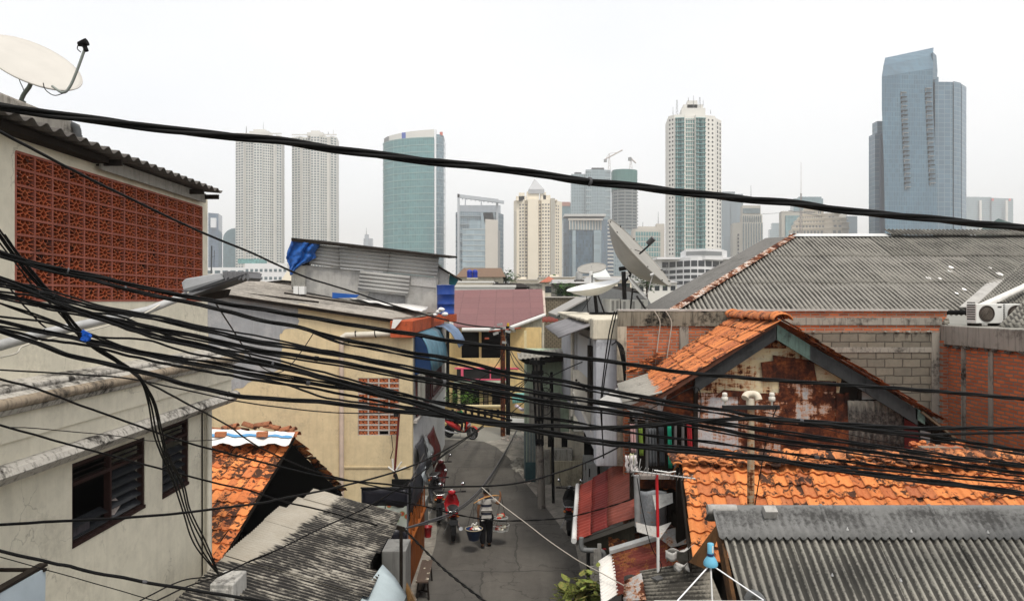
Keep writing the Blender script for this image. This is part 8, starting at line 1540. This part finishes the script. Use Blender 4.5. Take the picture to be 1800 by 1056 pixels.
cable('wavering fine wire from the lower cornice to the plastic sheet', [(15,751),(60,752),(110,757),(200,765),(275,775),(370,773),(395,768)], 1.6, 0, Ys=(5.0,12.6))
for k, off in enumerate(((0,0),(5,2),(-4,3),(8,-3))):
    cable(['first','second','third','fourth'][k]+' strand of the bundle dropping over the cornice and between the windows', [(0+off[0],412),(25+off[0],447),(62+off[0],492),(100+off[0]*.6,532),(125+off[0],570),(162+off[0],607),(225+off[0]*.7,648),(250+off[0]*.3,672),(265+off[0],710),(275+off[0]*1.3,760),(288+off[0],800),(312+off[0]*1.4,852),(327+off[0],900+off[1]),(350+off[0]*1.8,958),(385,1010)], 3.2, 0, Ys=(4.4,4.5,4.6,4.7,4.8,4.9,5.0,5.0,5.2,5.6,6.0,6.8,7.4,8.4,9.6), group='bundle dropping down the cream house')
cable('upper stray wire from the left edge down behind the lamp arm', [(0,428),(30,466),(60,505),(100,545),(130,578)], 3, 0, Ys=(4.6,5.2))
cable('lower stray wire from the left edge down behind the lamp arm', [(0,490),(20,510),(45,540),(80,575),(105,580)], 3, 0, Ys=(4.6,5.2))
cable('line from the cornice knot to the ridge of the tiled hut', [(250,668),(265,675),(325,707),(400,747),(433,771),(477,796),(560,830),(650,852),(722,868)], 2.8, 0, Ys=(5,5.2,6,8,9.5,11,13,14.5,16.5))
cable('line rising from the left across the tiled hut to the far bend', [(0,922),(125,915),(225,909),(325,900),(455,884),(509,873),(589,857),(700,827),(770,797),(825,765),(850,747)], 3.4, 0, Ys=(5,5.5,6,6.8,8.5,9.5,11.5,15,20,28,34))
cable('thick cable low across the bottom left corner', [(0,967),(150,1002),(300,1030),(450,1054),(520,1064)], 6, 0, Ys=(4.5,5.5))
cable('fine wire low across the bottom left corner', [(0,978),(150,1020),(275,1056),(300,1063)], 1.8, 0, Ys=(4.8,6))
cable('upper wire from the foot of the cream house to the white wall', [(245,1056),(320,1020),(383,1010),(430,990),(477,971),(560,930),(649,889),(720,845),(790,790)], 2, 0, Ys=(7,8,9.4,10,10.8,12,14.5,17,22))
cable('lower wire from the foot of the cream house to the white wall', [(275,1056),(330,1030),(385,1012),(440,985),(500,960),(570,925),(655,885),(730,838),(800,785),(850,750)], 2, 0, Ys=(7,8,9.4,10,10.8,12,14.5,17,24,33))
cable('twisted pair falling from the stall node to the bottom of the street', [(709,928),(765,985),(800,1016),(860,1062)], 5, 2, Ys=(15.5,12,10.5,8.8))
for k in (0, 1): cable(['upper','lower'][k]+' grey wire of the pair looping from the stall node to the twin poles', [(712,928),(750,916+k*3),(799,897+k*4),(843,860+k*5),(879,809+k*3),(909,755)], 2.6, 0, M_cabg, (15.5,16.5,18.5,23,29,36))
cable('braided line from the stall over the vendor to the red awning', [(690,880),(740,888),(799,903),(850,912),(897,915),(987,910),(1060,893),(1120,873),(1150,858)], 3, 2, Ys=(16.5,12))
cable('pale thin string stretched over the street in front of the vendor', [(846,855),(880,885),(921,916),(965,950),(1017,985),(1060,1008),(1110,1036)], 1.7, 0, M_cabw, (15,11))
cable('black drop wire curling from the lamp over the yellow wall', [(372,520),(400,565),(450,637),(487,655),(512,640),(535,610),(550,587)], 2, 0, Ys=(6.1,8,12,15,18,21,22.4))
cable('long diagonal wire from the roof edge at left to the paired poles', [(0,232),(100,285),(200,335),(337,400),(450,448),(540,488),(612,510),(700,539),(775,560),(830,572),(885,577)], 3.2, 0, Ys=(4.5,5.2,6,7.5,9.5,12,15,20,26,31,35.8))
for k in (0, 1): cable(['left','right'][k]+' vertical wire hanging down the whitewashed pillar', [(1080+k*4,547),(1070+k*5,590),(1060+k*3,665),(1056+k*2,715),(1059,765),(1061,805)], 2.4, 0, Ys=(15.8,15.6), group='wires on the pillar')
cable('wire from the pillar coil back to the tall pole', [(1084,600),(1040,628),(1000,646),(960,665)], 2, 0, Ys=(15.9,23))
b = MB()
for k in range(5): b.tube(smooth_path([P(1082,598,15.9), P(1088+k*2,612,15.8), P(1094+k*1.5,640+k*3,15.8), P(1097,668+k*5,15.85)], 4), .012, 5)
obj('cable_coil', b, M_cab, None, 'loose coil of black cable beside the bare brick at the pillar', 'cable coil')
for k, (a, c, e) in enumerate((((885,580),(905,640),(944,660)),((886,585),(900,620),(935,668)),((944,640),(900,690),(795,700)),((944,650),(880,700),(790,712)),((944,655),(870,692),(786,690)),((893,600),(860,655),(780,700)),((930,700),(905,720),(885,740)),((1005,700),(960,690),(944,660)))):
    cable(['first','second','third','fourth','fifth','sixth','seventh','eighth'][k]+' faint wire counted from the top in the tangle round the street end poles', [a, c, e], 1.5, 0, Ys=(35, 30, 24) if k < 2 else (23.5,27,31), group='tangle at the street end')
cable('thin wire from the insulator crossarm down the pole', [(1366,714),(1350,760),(1335,840),(1325,900)], 2, 0, Ys=(9.3,9.35))
cable('thin wire along the aerial mast', [(1120,840),(1130,900),(1145,960),(1162,990),(1160,1003)], 1.6, 0, Ys=(10.6,10.3))
cable('fine wire over the half stained corrugated sheet', [(1350,725),(1400,740),(1500,765),(1600,785),(1700,805)], 1.6, 0, Ys=(7,7.6))
cable('wire loop on the plaster of the rusty gable', [(1140,720),(1180,700),(1222,680),(1232,700),(1230,735)], 1.8, 0, Ys=(12.8,12.9))
for k in (0, 1): cable(['left','right'][k]+' white wire draped on the stained beam', [(1150+k*20,546),(1160+k*20,565),(1158+k*20,590),(1152+k*20,640-k*10)], 2, 0, M_cabw, (15.88,15.9), group='white wires on the brick wall')
# aerial and pole on the yellow house
t = thing('tv_antenna', 'maroon pole with a broken white aerial hung on the yellow wall beside its block window', 'antenna', tuple(P(695,830,22.3))); b = MB(); b.tube([P(702,722,22.35), P(693,838,22.35)], .035, 8); obj('mast', b, m_paint('maroon_mast', (.11,.02,.02), .6), t)
b = MB(); b.tube([P(682,820,22.2), P(694,829,22.2), P(714,820,22.2)], .03, 6); b.tube([P(696,826,22.25), P(706,811,22.25)], .025, 6); b.tube([P(690,806,22.25), P(691,824,22.25)], .03, 6); obj('element', b, M_wht, t)
b = MB(); b.tube([P(694,832,22.2), P(698,843,22.2)], .06, 6); b.cbox(P(697,728,22.25), (.16,.12,.14)); obj('connector', b, M_blk, t)
b = MB(); b.tube([P(688,764,22.3),P(691,790,22.3),P(686,806,22.3)], .012, 5); obj('cable', b, M_cab, t)

random.seed(77); b = MB()
for k in range(9): c = P(152+random.uniform(-5,5), 590+random.uniform(-7,7), 4.22); b.cbox(c, (.035,.012,.018), Matrix.Rotation(random.uniform(0,3),3,'Y') @ Matrix.Rotation(random.uniform(-.6,.6),3,'Z'))
obj('ribbon', b, m_paint('ribbon_blue', (.01,.07,.35), .5), None, 'scrap of blue ribbon tied to the cables under the lamp arm', 'ribbon')
